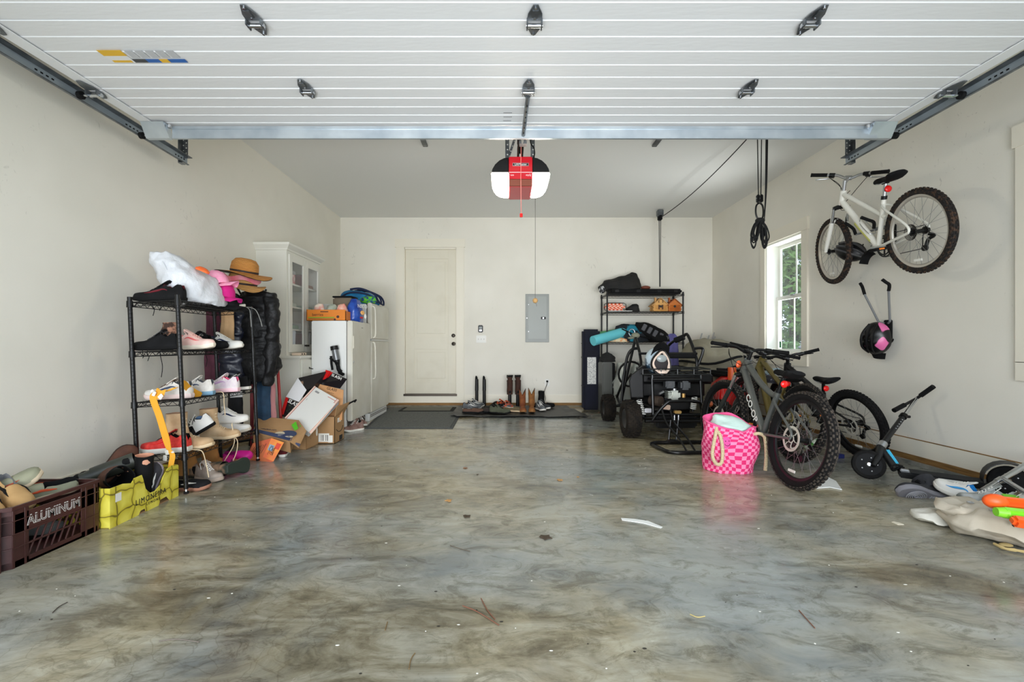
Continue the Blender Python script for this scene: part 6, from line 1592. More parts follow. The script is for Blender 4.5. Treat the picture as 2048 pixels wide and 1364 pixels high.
shoe('running_shoe', 'black and orange running shoe behind the moss green shoe, left one', B_(1006, 818, 0.6), fab('black_orange', (34, 34, 38), (210, 90, 40), ns=14, lo=0.5, hi=0.6), WSOLE, BLACKM, mat('orange_lace', (230, 100, 50), 0.7), mat('orange_stripe', (226, 90, 40), 0.6), L=0.27)
shoe('running_shoe', 'grey and orange running shoe behind the moss green shoe, right one', B_(1016, 821, 1.1), fab('grey_orange', (110, 112, 116), (216, 96, 50), ns=14, lo=0.5, hi=0.6), WSOLE, BLACKM, mat('orange_lace', (230, 100, 50), 0.7), mat('orange_stripe', (226, 90, 40), 0.6), L=0.27)
shoe('loafer', 'tan canvas slip on with white lining left of the cowboy boots', B_(1029, 826, -0.2), fab('olive_tan', (112, 98, 70), (92, 80, 56)), mat('tan_sole', (224, 198, 160), 0.7), fab('white_lining', (230, 228, 224)), None, None, kind='slip', L=0.31, W=0.12, laces=False)
COW = fab('cowboy_brown', (112, 56, 28), (140, 82, 40), ns=14, bump=0.15, bs=30); COW2 = fab('cowboy_tan', (118, 72, 32), (150, 98, 46), ns=14, bump=0.15, bs=30)
shoe('cowboy_boot', 'brown cowboy boot with a V cut top, left of the pair by the outlet', B_(1045.5, 826, -1.55), COW, mat('boot_welt', (150, 104, 60), 0.7), BLACKM, None, None, kind='high', H=0.33, L=0.27, W=0.10, vcut=0.10, shaft=1.1, laces=False)
shoe('cowboy_boot', 'tan cowboy boot with a V cut top, right of the pair by the outlet', B_(1063.5, 826, -1.6), COW2, mat('boot_welt', (150, 104, 60), 0.7), BLACKM, None, None, kind='high', H=0.34, L=0.27, W=0.10, vcut=0.10, shaft=1.1, laces=False)
shoe('sneaker', 'grey and white sneaker right of the cowboy boots', B_(1081, 823, -1.2), GRM, WSOLE, BLACKM, WHT, WHT, L=0.26)
shoe('sneaker', 'dark grey sneaker behind the grey and white one at the right end', B_(1087, 820, -0.8), fab('dark_mesh2', (48, 50, 54)), WSOLE, BLACKM, BLACKM, None, L=0.26)
shoe('ankle_boot', 'black ankle boot behind the right cowboy boot', B_(1078, 817, -2.2), BLACKM, BLACKM, BLACKM, None, None, kind='high', H=0.25, L=0.24, laces=False)
shoe('loafer', 'black slipper at the right end by the power cord', B_(1094, 817, 0.1), BLACKM, BLACKM, BLACKM, None, None, kind='slip', L=0.24, laces=False)
# boot dryer tubes and the tall boots upside down on two of them
for (px, lab) in ((953.5, 'black boot dryer tube standing alone, left one'), (968.5, 'black boot dryer tube standing alone, right one')):
    g = Vector(((px - VX) * 7.30 / FPX, 7.30, 0.02))
    o = thing('boot_dryer_tube', lab, 'boot dryer', g, group='boot dryer tubes')
    m = MB().m(BLACK).cyl((0, 0, 0), (0, 0, 0.26), 0.026, 0.026, 18).cyl((0, 0, 0.25), (0, 0, 0.43), 0.029, 0.026, 18)
    m.build('tube', o)
    MB().m(BLACKM).tube([(-0.004, 0, 0.42), (-0.006, 0, 0.46), (-0.01, 0, 0.485)], [0.022, 0.019, 0.008], 12).build('tip', o)
for (px, lab, mr) in ((1019.5, 'tall brown boot upside down on a black dryer tube, left one', 1), (1035.5, 'tall brown boot upside down on a black dryer tube, right one', -1)):
    g = Vector(((px - VX) * 7.30 / FPX, 7.30, 0.02))
    o = thing('boot_dryer_tube', 'black dryer tube under the %s upside down brown boot' % ('left' if mr > 0 else 'right'), 'boot dryer', g, group='boot dryer tubes')
    MB().m(BLACK).cyl((0, 0, 0), (0, 0, 0.40), 0.028, 0.026, 18).build('tube', o)
    shoe('lace_boot', lab, Matrix.Translation(g + Vector((0.0, -0.045, 0.50))) @ Matrix.Rotation(pi / 2, 4, 'Z') @ Matrix.Rotation(pi, 4, 'X') , fab('dark_brown_leather', (70, 40, 28), (50, 30, 24), ns=10), BLACKM, BLACKM, mat('boot_lace_brown', (120, 80, 56), 0.8), None, kind='high', H=0.30, L=0.25, shaft=1.0)
# ------------------------------------------------------------------ bicycles
TYRE = mat('tyre_black', (17, 16, 16), 0.88, spec=0.25, bump=0.2, bs=60); TYRED = mat('tyre_dusty', (86, 78, 70), 0.9, spec=0.2, rgb2=(34, 32, 31), ns=34, bump=0.4, bs=50)
TYREM = mat('tyre_muddy', (26, 21, 18), 0.9, rgb2=(70, 50, 35), ns=40, lo=0.5, hi=0.62, bump=0.4, bs=60)
SPK = mat('spoke_steel', (150, 150, 150), 0.3, 0.9); ROT = mat('rotor_steel', (206, 202, 190), 0.5, 0.35)
def wheel(parent, T, R, tw, rim, knob=True, disc=True, tyre=TYRE, ns=28, hubw=0.11, cassette=False, dust=None, refl=True, rimw=0.026):
    """axis along local y; T places the hub centre"""
    rr = R - tw
    w = MB(T).m(rim)
    w.lathe([(rr - 0.012, -rimw / 2 * 0.7), (rr + 0.008, -rimw / 2), (rr + 0.008, rimw / 2), (rr - 0.012, rimw / 2 * 0.7), (rr - 0.02, 0)], 56, Matrix.Rotation(pi / 2, 4, 'X'), closed=True)
    w.m(BLACK).cyl((0, -hubw / 2, 0), (0, hubw / 2, 0), 0.016, n=16).cyl((0, -hubw * 0.36, 0), (0, -hubw * 0.30, 0), 0.029, n=18).cyl((0, hubw * 0.30, 0), (0, hubw * 0.36, 0), 0.029, n=18)
    wo = w.build('wheel', parent)
    t = MB(T).m(tyre); prof = []
    for k in range(14):
        a = 2 * pi * k / 14
        prof.append((R - tw / 2 + tw / 2 * cos(a), tw / 2 * 0.98 * sin(a)))
    t.lathe(prof, 64, Matrix.Rotation(pi / 2, 4, 'X'), closed=True)
    if knob:
        t.m(dust or tyre); N = 58
        for k in range(N):
            for row, (off, a0) in enumerate(((0.0, 0), (0.30, 0.5), (-0.30, 0.5), (0.44, 0.0), (-0.44, 0.0))):
                a = 2 * pi * (k + a0) / N
                rad = R - tw / 2 + sqrt(max(0, (tw / 2) ** 2 - (off * tw) ** 2)) + 0.0015
                rad = min(rad, R + 0.002)
                M3 = Matrix.Rotation(-a, 3, 'Y')
                t.box((rad * cos(a), off * tw, rad * sin(a)), (0.007, tw * 0.17, 2 * pi * R / N * 0.52), R=M3)
    t.build('tyre', wo, smooth=50)
    s = MB(T).m(SPK)
    for k in range(ns):
        a = 2 * pi * k / ns; sd = 1 if k % 2 else -1; da = 0.55 * (1 if (k // 2) % 2 else -1)
        s.tube([(0.027 * cos(a + da), sd * hubw * 0.33, 0.027 * sin(a + da)), ((rr - 0.012) * cos(a), 0, (rr - 0.012) * sin(a))], 0.0011, 4, cap=False)
    if refl:
        s.m(LABEL).box((0.62 * rr * sin(0.1), 0.012, -0.80 * rr), (0.075, 0.006, 0.018), bev=0.002)
    s.build('spokes', wo)
    if disc:
        d = MB(T).m(ROT); y = hubw / 2 - 0.004
        for r0, r1 in ((0.088, 0.070), (0.03, 0.022)):
            d.lathe([(r0, y - 0.001), (r0, y + 0.001), (r1, y + 0.001), (r1, y - 0.001)], 40, Matrix.Rotation(-pi / 2, 4, 'X'), closed=True)
        for k in range(6):
            a = 2 * pi * k / 6
            d.tube([(0.026 * cos(a), y, 0.026 * sin(a)), (0.05 * cos(a + 0.35), y, 0.05 * sin(a + 0.35)), (0.067 * cos(a + 0.25), y, 0.067 * sin(a + 0.25))], 0.003, 4)
        d.build('disc_rotor', wo)
    if cassette:
        c = MB(T).m(mat('cassette', (58, 56, 54), 0.4, 0.8))
        for k in range(7):
            c.lathe([(0.022 + k * 0.0058, -hubw / 2 + 0.036 - k * 0.0042), (0.026 + k * 0.0058, -hubw / 2 + 0.035 - k * 0.0042), (0.026 + k * 0.0058, -hubw / 2 + 0.034 - k * 0.0042), (0.022 + k * 0.0058, -hubw / 2 + 0.033 - k * 0.0042)][::1], 24, Matrix.Rotation(pi / 2, 4, 'X'), closed=True)
        c.cyl((0, -hubw / 2, 0), (0, -hubw / 2 + 0.035, 0), 0.02)
        c.build('cassette', wo)
    return wo

def bike(label, M, R=0.345, tw=0.055, WB=1.10, fcol=None, rim=BLACK, dust=None, seat_h=0.80, bar_w=0.70, bar_rise=0.03, steer=0.0, wheel_steer=None, htop=0.66, stem=0.06, tube=0.019, fork_up=None, fork_lo=None, grip=BLACKM, disc=True, curved=False, tyre=TYRE, st_top=0.50, bb=(0.44, 0.29), seat_len=0.27, bar_m=BLACK, knob=True, quill=False, stemdir=None, pedal_a=0.3, bar_tilt=0.0, tt_drop=0.0, seat_m=None, lever_m=BLACK, dirt=None, no_left_pedal=False):
    o = thing('bicycle', label, 'bicycle', M=M)
    wheel(o, Matrix.Translation((0, 0, R)), R, tw, rim, knob, disc, tyre, cassette=True, dust=dust, hubw=0.135)
    ax = Vector((-0.37, 0, 0.929)); hub_f = Vector((WB, 0, R))
    hb = hub_f + ax * (R + 0.135) + Vector((-0.04, 0, -0.016)); ht = hb + ax * 0.13
    k_ = (htop + 0.0 - hb.z)
    ws = steer if wheel_steer is None else wheel_steer
    def SM(a): return Matrix.Translation(hb) @ Matrix.Rotation(a, 4, ax) @ Matrix.Translation(-hb)
    wheel(o, SM(ws) @ Matrix.Translation(hub_f), R, tw, rim, knob, disc, tyre, dust=dust, hubw=0.10)
    # fork
    fu = fork_up or CHROME; fl = fork_lo or BLACK
    f = MB(SM(ws)); cr = hb - ax * 0.03; side = Vector((0, 1, 0))
    f.m(BLACK).tube([cr + side * 0.062, cr + side * 0.03 + ax * 0.012, cr - side * 0.03 + ax * 0.012, cr - side * 0.062], 0.02, 10)
    for s_ in (-1, 1):
        top = cr + side * 0.062 * s_; mid = top - ax * 0.14; dn = Vector((hub_f.x, 0.062 * s_, hub_f.z)) 
        f.m(fu).cyl(top, mid, 0.0145, n=14); f.m(fl).tube([mid + ax * 0.01, mid, dn + ax * 0.04, dn], [0.021, 0.0195, 0.017, 0.013], 14)
    f.m(fl).tube(cat_([mid + side * -0.0 - side * 0.0, cr - ax * 0.10 + Vector((0.035, 0, 0)), Vector((mid.x, -mid.y, mid.z))], 5), 0.010, 8)
    f.build('fork', o)
    # frame
    F = fcol; fr = MB().m(F); B = Vector((bb[0], 0, bb[1])); sdir = Vector((-0.29, 0, 0.957)); ST = B + sdir * (st_top)
    fr.cyl(hb, ht, tube * 1.35, n=18)
    if curved:
        fr.tube(cat_([ht - ax * 0.03, ht - ax * 0.07 + Vector((-0.12, 0, -0.035)), (ht + ST) / 2 + Vector((0, 0, -0.075)), ST + Vector((0.06, 0, -0.035)), ST], 7), [tube * 1.25 - tube * 0.35 * (i / 28) for i in range(29)], 14)
    else:
        fr.tube([ht - ax * 0.03, ST + Vector((0, 0, -0.02 - tt_drop))], [tube * 1.1, tube * 0.85], 14)
    fr.tube([hb + ax * 0.03, B], [tube * 1.35, tube * 1.3], 16)
    fr.tube([B, ST], [tube * 1.0, tube * 0.92], 14)
    for s_ in (-1, 1):
        d = Vector((0.0, 0.068 * s_, R)); fr.tube(cat_([B + Vector((0, 0.02 * s_, 0)), B + Vector((-0.1, 0.045 * s_, 0.004)), d], 5), 0.0105, 10)
        fr.tube(cat_([ST + sdir * -0.05, ST + sdir * -0.06 + Vector((-0.06, 0.045 * s_, -0.03)), d + Vector((0.02, 0, 0.06)), d], 5), 0.009, 10)
    fr.cyl(B + Vector((0, -0.037, 0)), B + Vector((0, 0.037, 0)), 0.024, n=18)
    fo = fr.build('frame', o)
    # seat post and saddle
    sz = seat_h; SP = ST + sdir * ((sz - 0.05 - ST.z) / sdir.z)
    MB().m(SILV if quill else BLACK).cyl(ST - sdir * 0.03, SP, 0.0145, n=14).m(BLACK).cyl(ST - sdir * 0.012, ST + sdir * 0.016, 0.021, n=14).box(SP + Vector((0, 0, 0.008)), (0.05, 0.04, 0.022), bev=0.005).build('seat_post', o)
    s = MB().m(seat_m or BLACKM); rg = []
    for i in range(15):
        t = i / 14; x = seat_len * (0.5 - t); w = interp([(0, 0.010), (0.06, 0.018), (0.4, 0.024), (0.62, 0.045), (0.82, 0.072), (0.94, 0.068), (1, 0.04)], t)
        z = 0.006 * cos(t * pi * 1.6) + 0.012 * max(0, t - 0.75) * 4; h = interp([(0, 0.012), (0.1, 0.024), (0.5, 0.026), (0.8, 0.028), (1, 0.014)], t)
        rg.append([Vector((SP.x + x - 0.02, p.x, sz - 0.018 + z + p.y)) for p in rring((0, 0, 0), w, h, 18, 2.6)])
    s.loft(rg); s.m(SILV)
    for s_ in (-1, 1): s.tube([(SP.x + 0.09, 0.012 * s_, sz - 0.03), (SP.x + 0.04, 0.022 * s_, sz - 0.043), (SP.x - 0.05, 0.022 * s_, sz - 0.043), (SP.x - 0.11, 0.035 * s_, sz - 0.025)], 0.0035, 6)
    s.build('saddle', o)
    rp = (ST + (SP - ST) * 0.55)
    MB().m(BLACKM).box(rp + Vector((-0.02, 0, 0)), (0.02, 0.03, 0.03), bev=0.004).m(REDL).ell(rp + Vector((-0.036, 0.0, 0)), (0.012, 0.027, 0.027), 18, 10).build('rear_reflector', o, label='round red reflector')
    # steering column, stem, bars
    top = ht + ax * 0.035; c0 = ht + ax * max(0.03, (htop - ht.z) / ax.z)
    sd = Vector((0.93, 0, 0.25)) if stemdir is None else Vector(stemdir); sd.normalize(); bc = c0 + sd * stem
    b = MB(SM(steer)).m(SILV if quill else BLACK).cyl(ht - ax * 0.002, c0 + ax * 0.018, 0.0165, n=16).tube([c0, bc], [0.017, 0.016], 12).cyl(bc - side * 0.024, bc + side * 0.024, 0.021, n=16)
    b.build('stem', o)
    hbm = MB(SM(steer)).m(bar_m); pts = []
    for s_ in (-1, 1):
        l = []
        for q, dx, dz in ((0, 0, 0), (0.10, 0, 0), (0.30, -0.004, bar_rise * 0.85), (0.6, -0.018, bar_rise), (1, -0.045, bar_rise + bar_tilt)):
            l.append(bc + Vector((dx, s_ * q * bar_w / 2, dz)))
        pts.append(l)
    line = cat_(pts[0][::-1] + pts[1][1:], 4)
    hbm.tube(line, 0.0125, 10)
    ho = hbm.build('handlebar', o)
    for s_ in (0, 1):
        e = pts[s_][-1]; d = (pts[s_][-1] - pts[s_][-2]).normalized()
        MB(SM(steer)).m(grip).cyl(e - d * 0.125, e + d * 0.004, 0.0165, n=14).cyl(e - d * 0.002, e + d * 0.006, 0.018, n=14).build('grip', ho)
        q = e - d * 0.155
        MB(SM(steer)).m(BLACK).cyl(q - d * 0.03, q + d * 0.015, 0.018, n=12).box(q + Vector((0.02, 0, -0.012)), (0.045, 0.04, 0.022), bev=0.005).m(lever_m).tube(cat_([q + Vector((0.03, 0, -0.015)), q + d * 0.03 + Vector((0.055, 0, -0.022)), q + d * 0.11 + Vector((0.05, 0, -0.03)), q + d * 0.13 + Vector((0.055, 0, -0.034))], 4), 0.005, 8).build('brake_lever', ho)
    cab = MB().m(BLACKM)
    for s_, tgt in ((-1, hb + Vector((0.03, 0.03, -0.03))), (1, ht + Vector((-0.10, 0.01, -0.03))), (1, hb + Vector((0.03, -0.04, -0.05)))):
        st_ = SM(steer) @ (bc + Vector((0.0, s_ * bar_w * 0.24, 0))); a = SM(steer) @ (bc + Vector((0.10, s_ * bar_w * 0.12, -0.06)))
        cab.tube(cat_([st_, a, a * 0.35 + tgt * 0.65 + Vector((0.05, 0, -0.04)), tgt], 7), 0.0025, 6)
    cab.build('cables', o)
    # drivetrain on the right hand side
    dt = MB().m(mat('chainring', (40, 40, 40), 0.4, 0.7)); y = -0.047
    for k, rad in enumerate((0.092, 0.075)):
        dt.lathe([(rad, y + k * 0.006), (rad, y + 0.002 + k * 0.006), (rad - 0.012, y + 0.002 + k * 0.006), (rad - 0.012, y + k * 0.006)], 36, Matrix.Translation((B.x, 0, B.z)) @ Matrix.Rotation(pi / 2, 4, 'X') @ Matrix.Scale(-1, 4, (0, 0, 1)), closed=True)
    for k in range(4):
        a = k * pi / 2 + pedal_a; dt.tube([(B.x, y, B.z), (B.x + 0.082 * cos(a), y, B.z + 0.082 * sin(a))], 0.006, 6)
    chain = [(B.x + 0.09 * cos(a), y, B.z + 0.09 * sin(a)) for a in [pi / 2 - k * pi / 8 for k in range(9)]] + [(0.02, -0.05, R - 0.13), (0.045, -0.05, R - 0.12), (0.035, -0.05, R - 0.06), (0.03, -0.05, R - 0.03), (-0.03, -0.045, R), (0, -0.045, R + 0.04)]
    dt.tube(chain, 0.0035, 5, closed=True)
    dt.m(BLACK).tube(cat_([(0.0, -0.07, R - 0.03), (-0.035, -0.075, R - 0.05), (0.01, -0.07, R - 0.07), (0.03, -0.06, R - 0.13)], 4), 0.013, 8).cyl((0.03, -0.065, R - 0.13), (0.03, -0.045, R - 0.13), 0.022, n=14)
    dt.build('drivetrain', o)
    for s_ in (-1, 1):
        a = pedal_a + (pi if s_ > 0 else 0); e = Vector((B.x + 0.17 * cos(a), s_ * 0.068, B.z + 0.17 * sin(a)))
        c = MB().m(mat('crank_grey', (70, 70, 72), 0.35, 0.7) if not quill else SILV).tube([(B.x, s_ * 0.05, B.z), (B.x + 0.05 * cos(a), s_ * 0.062, B.z + 0.05 * sin(a)), e], [0.016, 0.012, 0.012], 8).build('crank_arm', o)
        MB().m(BLACKM).bb(e.x - 0.045, e.x + 0.045, min(e.y + s_ * 0.012, e.y + s_ * 0.10), max(e.y + s_ * 0.012, e.y + s_ * 0.10), e.z - 0.012, e.z + 0.012, 0.005).m(mat('amber', (226, 120, 30), 0.4)).bb(e.x - 0.0465, e.x + 0.0465, e.y + s_ * 0.056 - 0.02, e.y + s_ * 0.056 + 0.02, e.z - 0.006, e.z + 0.006).build('pedal', c)
    o['_hb'] = 0
    return o, dict(hb=hb, ht=ht, B=B, ST=ST, ax=ax, bc=bc, fo=fo)

def bikeM(loc, yaw, lean):
    """heading yaw from +x, lean to the bike's right when positive"""
    return Matrix.Translation(loc) @ Matrix.Rotation(yaw, 4, 'Z') @ Matrix.Rotation(lean, 4, 'X')

GREYF = mat('grey_frame', (92, 94, 90), 0.38, 0.25); OLF = mat('olive_frame', (104, 92, 48), 0.35, 0.3); BKF = mat('charcoal_frame', (26, 26, 26), 0.5, spec=0.35); WHF = mat('white_frame', (236, 234, 224), 0.3, coat=0.4)
# 1: grey mountain bike, rear wheel towards the camera
o1, g1 = bike('dark grey mountain bike with white frame lettering, rear wheel towards the doorway', bikeM((1.975, 3.13, 0), radians(90.5), radians(9.5)), R=0.335, tw=0.06, WB=1.08, fcol=GREYF, dust=TYRED, seat_h=0.80, bar_w=0.70, htop=0.93, curved=True, tube=0.022, st_top=0.36, bb=(0.43, 0.30), steer=radians(6), seat_len=0.28, fork_lo=mat('fork_dark', (34, 38, 36), 0.4), pedal_a=2.9)
dv = (g1['B'] - g1['hb']); mid = g1['hb'] + dv * 0.62
text('CO-OP', 0.075, frame(mid + Vector((0, 0.031, 0)), (dv.x, 0, dv.z), z=(0, 1, 0)), mat('letter_white', (236, 236, 230), 0.5), g1['fo'], sx=1.15, bold=0.0015)
p_ = g1['hb'] + dv * 0.9
MB().m(mat('salmon', (214, 90, 76), 0.5)).tube([p_ - dv * 0.015, p_ + dv * 0.015], 0.0293, 16, cap=False).build('frame_band', o1)
for zz, px in ((0.02, 0.03),):
    MB().m(mat('orange_reflector', (240, 100, 50), 0.3)).ell(g1['hb'] + Vector((0.06, 0.02, 0.07)), (0.012, 0.024, 0.034), 14, 10).build('front_reflector', o1)
# 2: olive bike behind it
o2, g2 = bike('olive mountain bike parked between the grey bike and the black bike', bikeM((2.44, 3.86, 0), radians(89), radians(11)), R=0.335, tw=0.055, WB=1.02, fcol=OLF, dust=TYRED, seat_h=0.72, bar_w=0.68, htop=0.90, tube=0.026, st_top=0.34, bb=(0.42, 0.30), steer=radians(-4), pedal_a=2.6)
# 3: black bike against the wall side
o3, g3 = bike('small matte black mountain bike nearest the right wall', bikeM((3.14, 3.98, 0), radians(93), radians(-13)), R=0.305, tw=0.058, WB=0.98, fcol=BKF, seat_h=0.70, bar_w=0.60, htop=0.86, tube=0.024, st_top=0.28, bb=(0.40, 0.27), steer=radians(-14), pedal_a=-0.7, bar_tilt=0.02)
# 4: white bike on the wall
yaw4 = atan2(4.44 - 3.40, 3.19 - 3.10)
M4 = Matrix.Translation((3.15, 3.43, 1.855 - 0.325)) @ Matrix.Rotation(yaw4, 4, 'Z') @ Matrix.Rotation(radians(-3.5), 4, 'Y') @ Matrix.Rotation(radians(-8), 4, 'X')
o4, g4 = bike('white bicycle with muddy tyres hanging high on the right wall', M4, R=0.314, tw=0.048, WB=1.03, fcol=WHF, rim=mat('rim_silver', (196, 190, 180), 0.35, 0.6), seat_h=0.80, bar_w=0.58, htop=0.90, tube=0.019, st_top=0.40, bb=(0.42, 0.26), steer=radians(-48), wheel_steer=radians(-7), fork_lo=WHF, disc=False, tyre=TYREM, quill=True, bar_m=SILV, stem=0.09, stemdir=(0.8, 0, 0.6), pedal_a=0.15, tt_drop=0.14, lever_m=SILV, seat_len=0.28, grip=BLACKM)
dv = (g4['B'] - g4['hb'])
text('schwinn', 0.05, frame(g4['hb'] + dv * 0.62 + Vector((0, 0.0265, 0)), (dv.x, 0, dv.z), z=(0, 1, 0)), mat('letter_lime', (206, 206, 120), 0.5), g4['fo'], sx=1.4, bold=0.001) if False else None
gm = MB().m(mat('lime_decal', (208, 206, 110), 0.45))
gm.tube([g4['hb'] + dv * 0.45, g4['hb'] + dv * 0.86], [0.0262, 0.0258], 16, cap=False); gm.build('frame_decal', o4)
gm = MB().m(SILV)
cg = g4['hb'] + dv * 0.70 + Vector((-0.02, 0, 0.045)); dn = dv.normalized(); up_ = Vector((-dn.z, 0, dn.x)) * -1
gm.tube(cat_([cg - dn * 0.07 + Vector((0, 0.03, 0)), cg + dn * 0.06 + Vector((0, 0.03, 0)), cg + dn * 0.08, cg + dn * 0.06 - Vector((0, 0.03, 0)), cg - dn * 0.07 - Vector((0, 0.03, 0)), cg - dn * 0.09 + Vector((0, 0, 0.03))], 4, closed=True), 0.003, 6).build('bottle_cage', o4)
MB().m(REDL).box((g4['ST'] + Vector((-0.07, 0, 0.14))), (0.05, 0.045, 0.035), bev=0.01).build('tail_light', o4, label='red tail light under the saddle')
for s_ in (-1, 1):
    pass
def wall_hook(label, Y, Z, arm, spread, upz=0.3):
    o = thing('bike_hook', label, 'wall hook', (XR, Y, Z))
    MB().m(BLACKM).bb(-0.03, 0, -0.035, 0.035, -0.11, 0.06, 0.006).build('bracket', o)
    for s_ in (-1, 1):
        a_ = MB().m(mat('hook_grey', (118, 120, 122), 0.5)).tube([(-0.03, s_ * 0.02, 0.03), (-0.05, s_ * 0.06, 0.045), (-arm * 0.75, s_ * spread, upz)], 0.009, 8)
        a_.m(BLACKM).tube(cat_([(-arm * 0.75, s_ * spread, upz), (-arm * 0.78, s_ * (spread + 0.012), upz + 0.05), (-arm * 0.9, s_ * spread, upz + 0.075), (-arm * 1.05, s_ * (spread - 0.01), upz + 0.10)], 5), 0.013, 10)
        a_.build('arm', o)
    return o
wall_hook('empty grey bicycle hook on the right wall below the white bike', 4.02, 1.15, 0.16, 0.13)
wall_hook('grey bicycle hook carrying the white bike', 3.98, 1.98, 0.34, 0.10, 0.0)

# ------------------------------------------------------------------ helmets
def helmet(label, M, m1, m2=None, R=(0.14, 0.105, 0.085), cat='helmet', strap=True, m3=None):
    o = thing('bike_helmet', label, cat, M=M)
    h = MB().m(m1); n, k = 32, 10; rings = []
    for i in range(k + 1):
        th = (pi / 2 + 0.25) * i / k
        rings.append([Vector((R[0] * sin(th) * cos(2 * pi * j / n) * (1 + 0.06 * (cos(2 * pi * j / n) < -0.4)), R[1] * sin(th) * sin(2 * pi * j / n), R[2] * cos(th) * (1.0 + 0.1 * sin(6 * 2 * pi * j / n) * sin(th)))) for j in range(n)])
    h.loft(rings, True, False); h.loft([[v * 0.88 for v in r] for r in rings], True, False)
    for sy in (-1, 0, 1):
        h.m(m2 or BLACKM).tube(cat_([(R[0] * 0.9, sy * 0.028, R[2] * 0.35), (R[0] * 0.45, sy * 0.045, R[2] * 0.94), (-R[0] * 0.3, sy * 0.045, R[2] * 1.02), (-R[0] * 0.95, sy * 0.03, R[2] * 0.45)], 5), 0.010, 6)
    if m3:
        h.m(m3)
        for a in (0.5, 1.3, 2.1, 4.2, 5.0, 5.8): h.ell((R[0] * 0.9 * cos(a), R[1] * 0.92 * sin(a), R[2] * 0.3), (0.03, 0.03, 0.026), 10, 6)
    h.build('shell', o, smooth=50)
    MB().m(BLACKM).sheet(lambda u, v: (R[0] * 0.88 + 0.06 * u, (v - 0.5) * 0.15 * (1 - 0.3 * u), R[2] * 0.12 - 0.02 * u - (v - 0.5) ** 2 * 0.15), 4, 8, 0.005).build('peak', o)
    if strap:
        MB().m(BLACKM).tube(cat_([(0.05, 0.09, 0), (0.02, 0.07, -0.09), (0.0, 0.02, -0.14), (0.0, -0.03, -0.12), (0.02, -0.09, 0)], 5), 0.006, 6).build('strap', o)
    return o
helmet('black helmet hanging from the front wheel of the white bike', frame(P(1702, 503, 4.22), (0.45, -0.75, -0.45), z=(-0.75, -0.45, 0.35)), BLACK, mat('dark_grey_trim', (60, 60, 62), 0.4), R=(0.125, 0.09, 0.08))
helmet('black and pink helmet hanging below the empty bicycle hook', frame(Vector((3.28, 4.02, 1.045)), (0.1, 0.2, -0.9), z=(-0.85, -0.2, 0.2)), mat('helmet_black_pink', (12, 12, 13), 0.35, rgb2=(226, 110, 166), ns=7, lo=0.56, hi=0.58, detail=1), BLACK, R=(0.14, 0.12, 0.10))

# ------------------------------------------------------------------ pink bag
bag = thing('tote_bag', 'pink checkered tote bag with rope handles standing in front of the bikes', 'bag', (1.77, 3.60, 0))
PK1 = mat('bag_pink', (248, 138, 178), 0.85, bump=0.3, bs=50); PK2 = mat('bag_magenta', (222, 40, 110), 0.85, bump=0.3, bs=50); PK3 = mat('bag_trim', (240, 92, 148), 0.85)
def bagring(z, q, sc=1.0):
    out = []; n = 40
    for k in range(n):
        a = 2 * pi * k / n
        w = 0.205 * (0.86 + 0.14 * sin(pi * min(1, z / 0.42))) * sc; d = 0.145 * (0.86 + 0.14 * sin(pi * min(1, z / 0.4))) * sc
        r = rring((0, 0, 0), w, d, n, 2.6)[k]
        zz = z + (0.0 if q < 0.6 else (q - 0.6) * (0.11 * sin(a) - 0.03 * cos(a) - 0.02 * sin(3 * a) + 0.01))
        out.append(Vector((r.x + 0.012 * sin(9 * z + a * 2), r.y, zz)))
    return out
rows = 14; b = MB().m(PK3)
rg = [bagring(0.375 * i / rows, i / rows) for i in range(rows + 1)]
vs = [p for r in rg for p in r]; n = 40; f1 = []; f2 = []
for i in range(rows):
    for k in range(n): (f1 if (i + k // 1) % 2 else f2).append((i * n + k, i * n + (k + 1) % n, (i + 1) * n + (k + 1) % n, (i + 1) * n + k))
b0 = len(b.v); b.m(PK1).add(vs, f1); b.m(PK2); b.f += f2; b.mi += [b.cur] * len(f2)
b.m(PK3).add(rg[0], [tuple(range(n))]).tube(rg[-1], 0.007, 6, closed=True)
b.m(PK3).loft([[Vector((p.x * 0.965, p.y * 0.965, p.z)) for p in rg[-1]], [Vector((p.x * 0.9, p.y * 0.9, p.z - 0.12)) for p in rg[-1]]], False, False)
b.crumple(0.026, 8, 3).crumple(0.004, 30, 1)
b.build('bag_body', bag, smooth=80)
Ms = frame((-0.085, -0.142, 0.245), (1, 0.12, 0), z=(0, -1, 0.05))
MB(Ms).m(mat('smile_pink', (232, 84, 158), 0.8)).ell((0, 0, 0), (0.045, 0.045, 0.008), 20, 8).m(mat('smile_line', (110, 20, 70), 0.8)).tube([(0.022 * cos(a), 0.022 * sin(a) - 0.002, 0.010) for a in [pi * 1.1 + pi * 0.8 * k / 8 for k in range(9)]], 0.002, 5).ell((-0.014, 0.012, 0.009), (0.003, 0.006, 0.003), 8, 6).ell((0.014, 0.012, 0.009), (0.003, 0.006, 0.003), 8, 6).build('smile_patch', bag, label='round smiling patch')
RP = mat('cotton_rope', (232, 214, 176), 0.85, rgb2=(206, 186, 146), kind='wave', ns=30, bump=0.6, bs=30, bk='wave')
rp = MB().m(RP)
rp.tube(cat_([(-0.14, -0.10, 0.36), (-0.165, -0.13, 0.30), (-0.20, -0.155, 0.16), (-0.175, -0.165, 0.09), (-0.135, -0.165, 0.10), (-0.125, -0.16, 0.20), (-0.135, -0.14, 0.30), (-0.155, -0.10, 0.34)], 6), 0.0125, 10)
rp.tube(cat_([(0.14, -0.11, 0.30), (0.17, -0.12, 0.31), (0.215, -0.12, 0.28), (0.222, -0.13, 0.16), (0.212, -0.135, 0.03)], 6), 0.0125, 10)
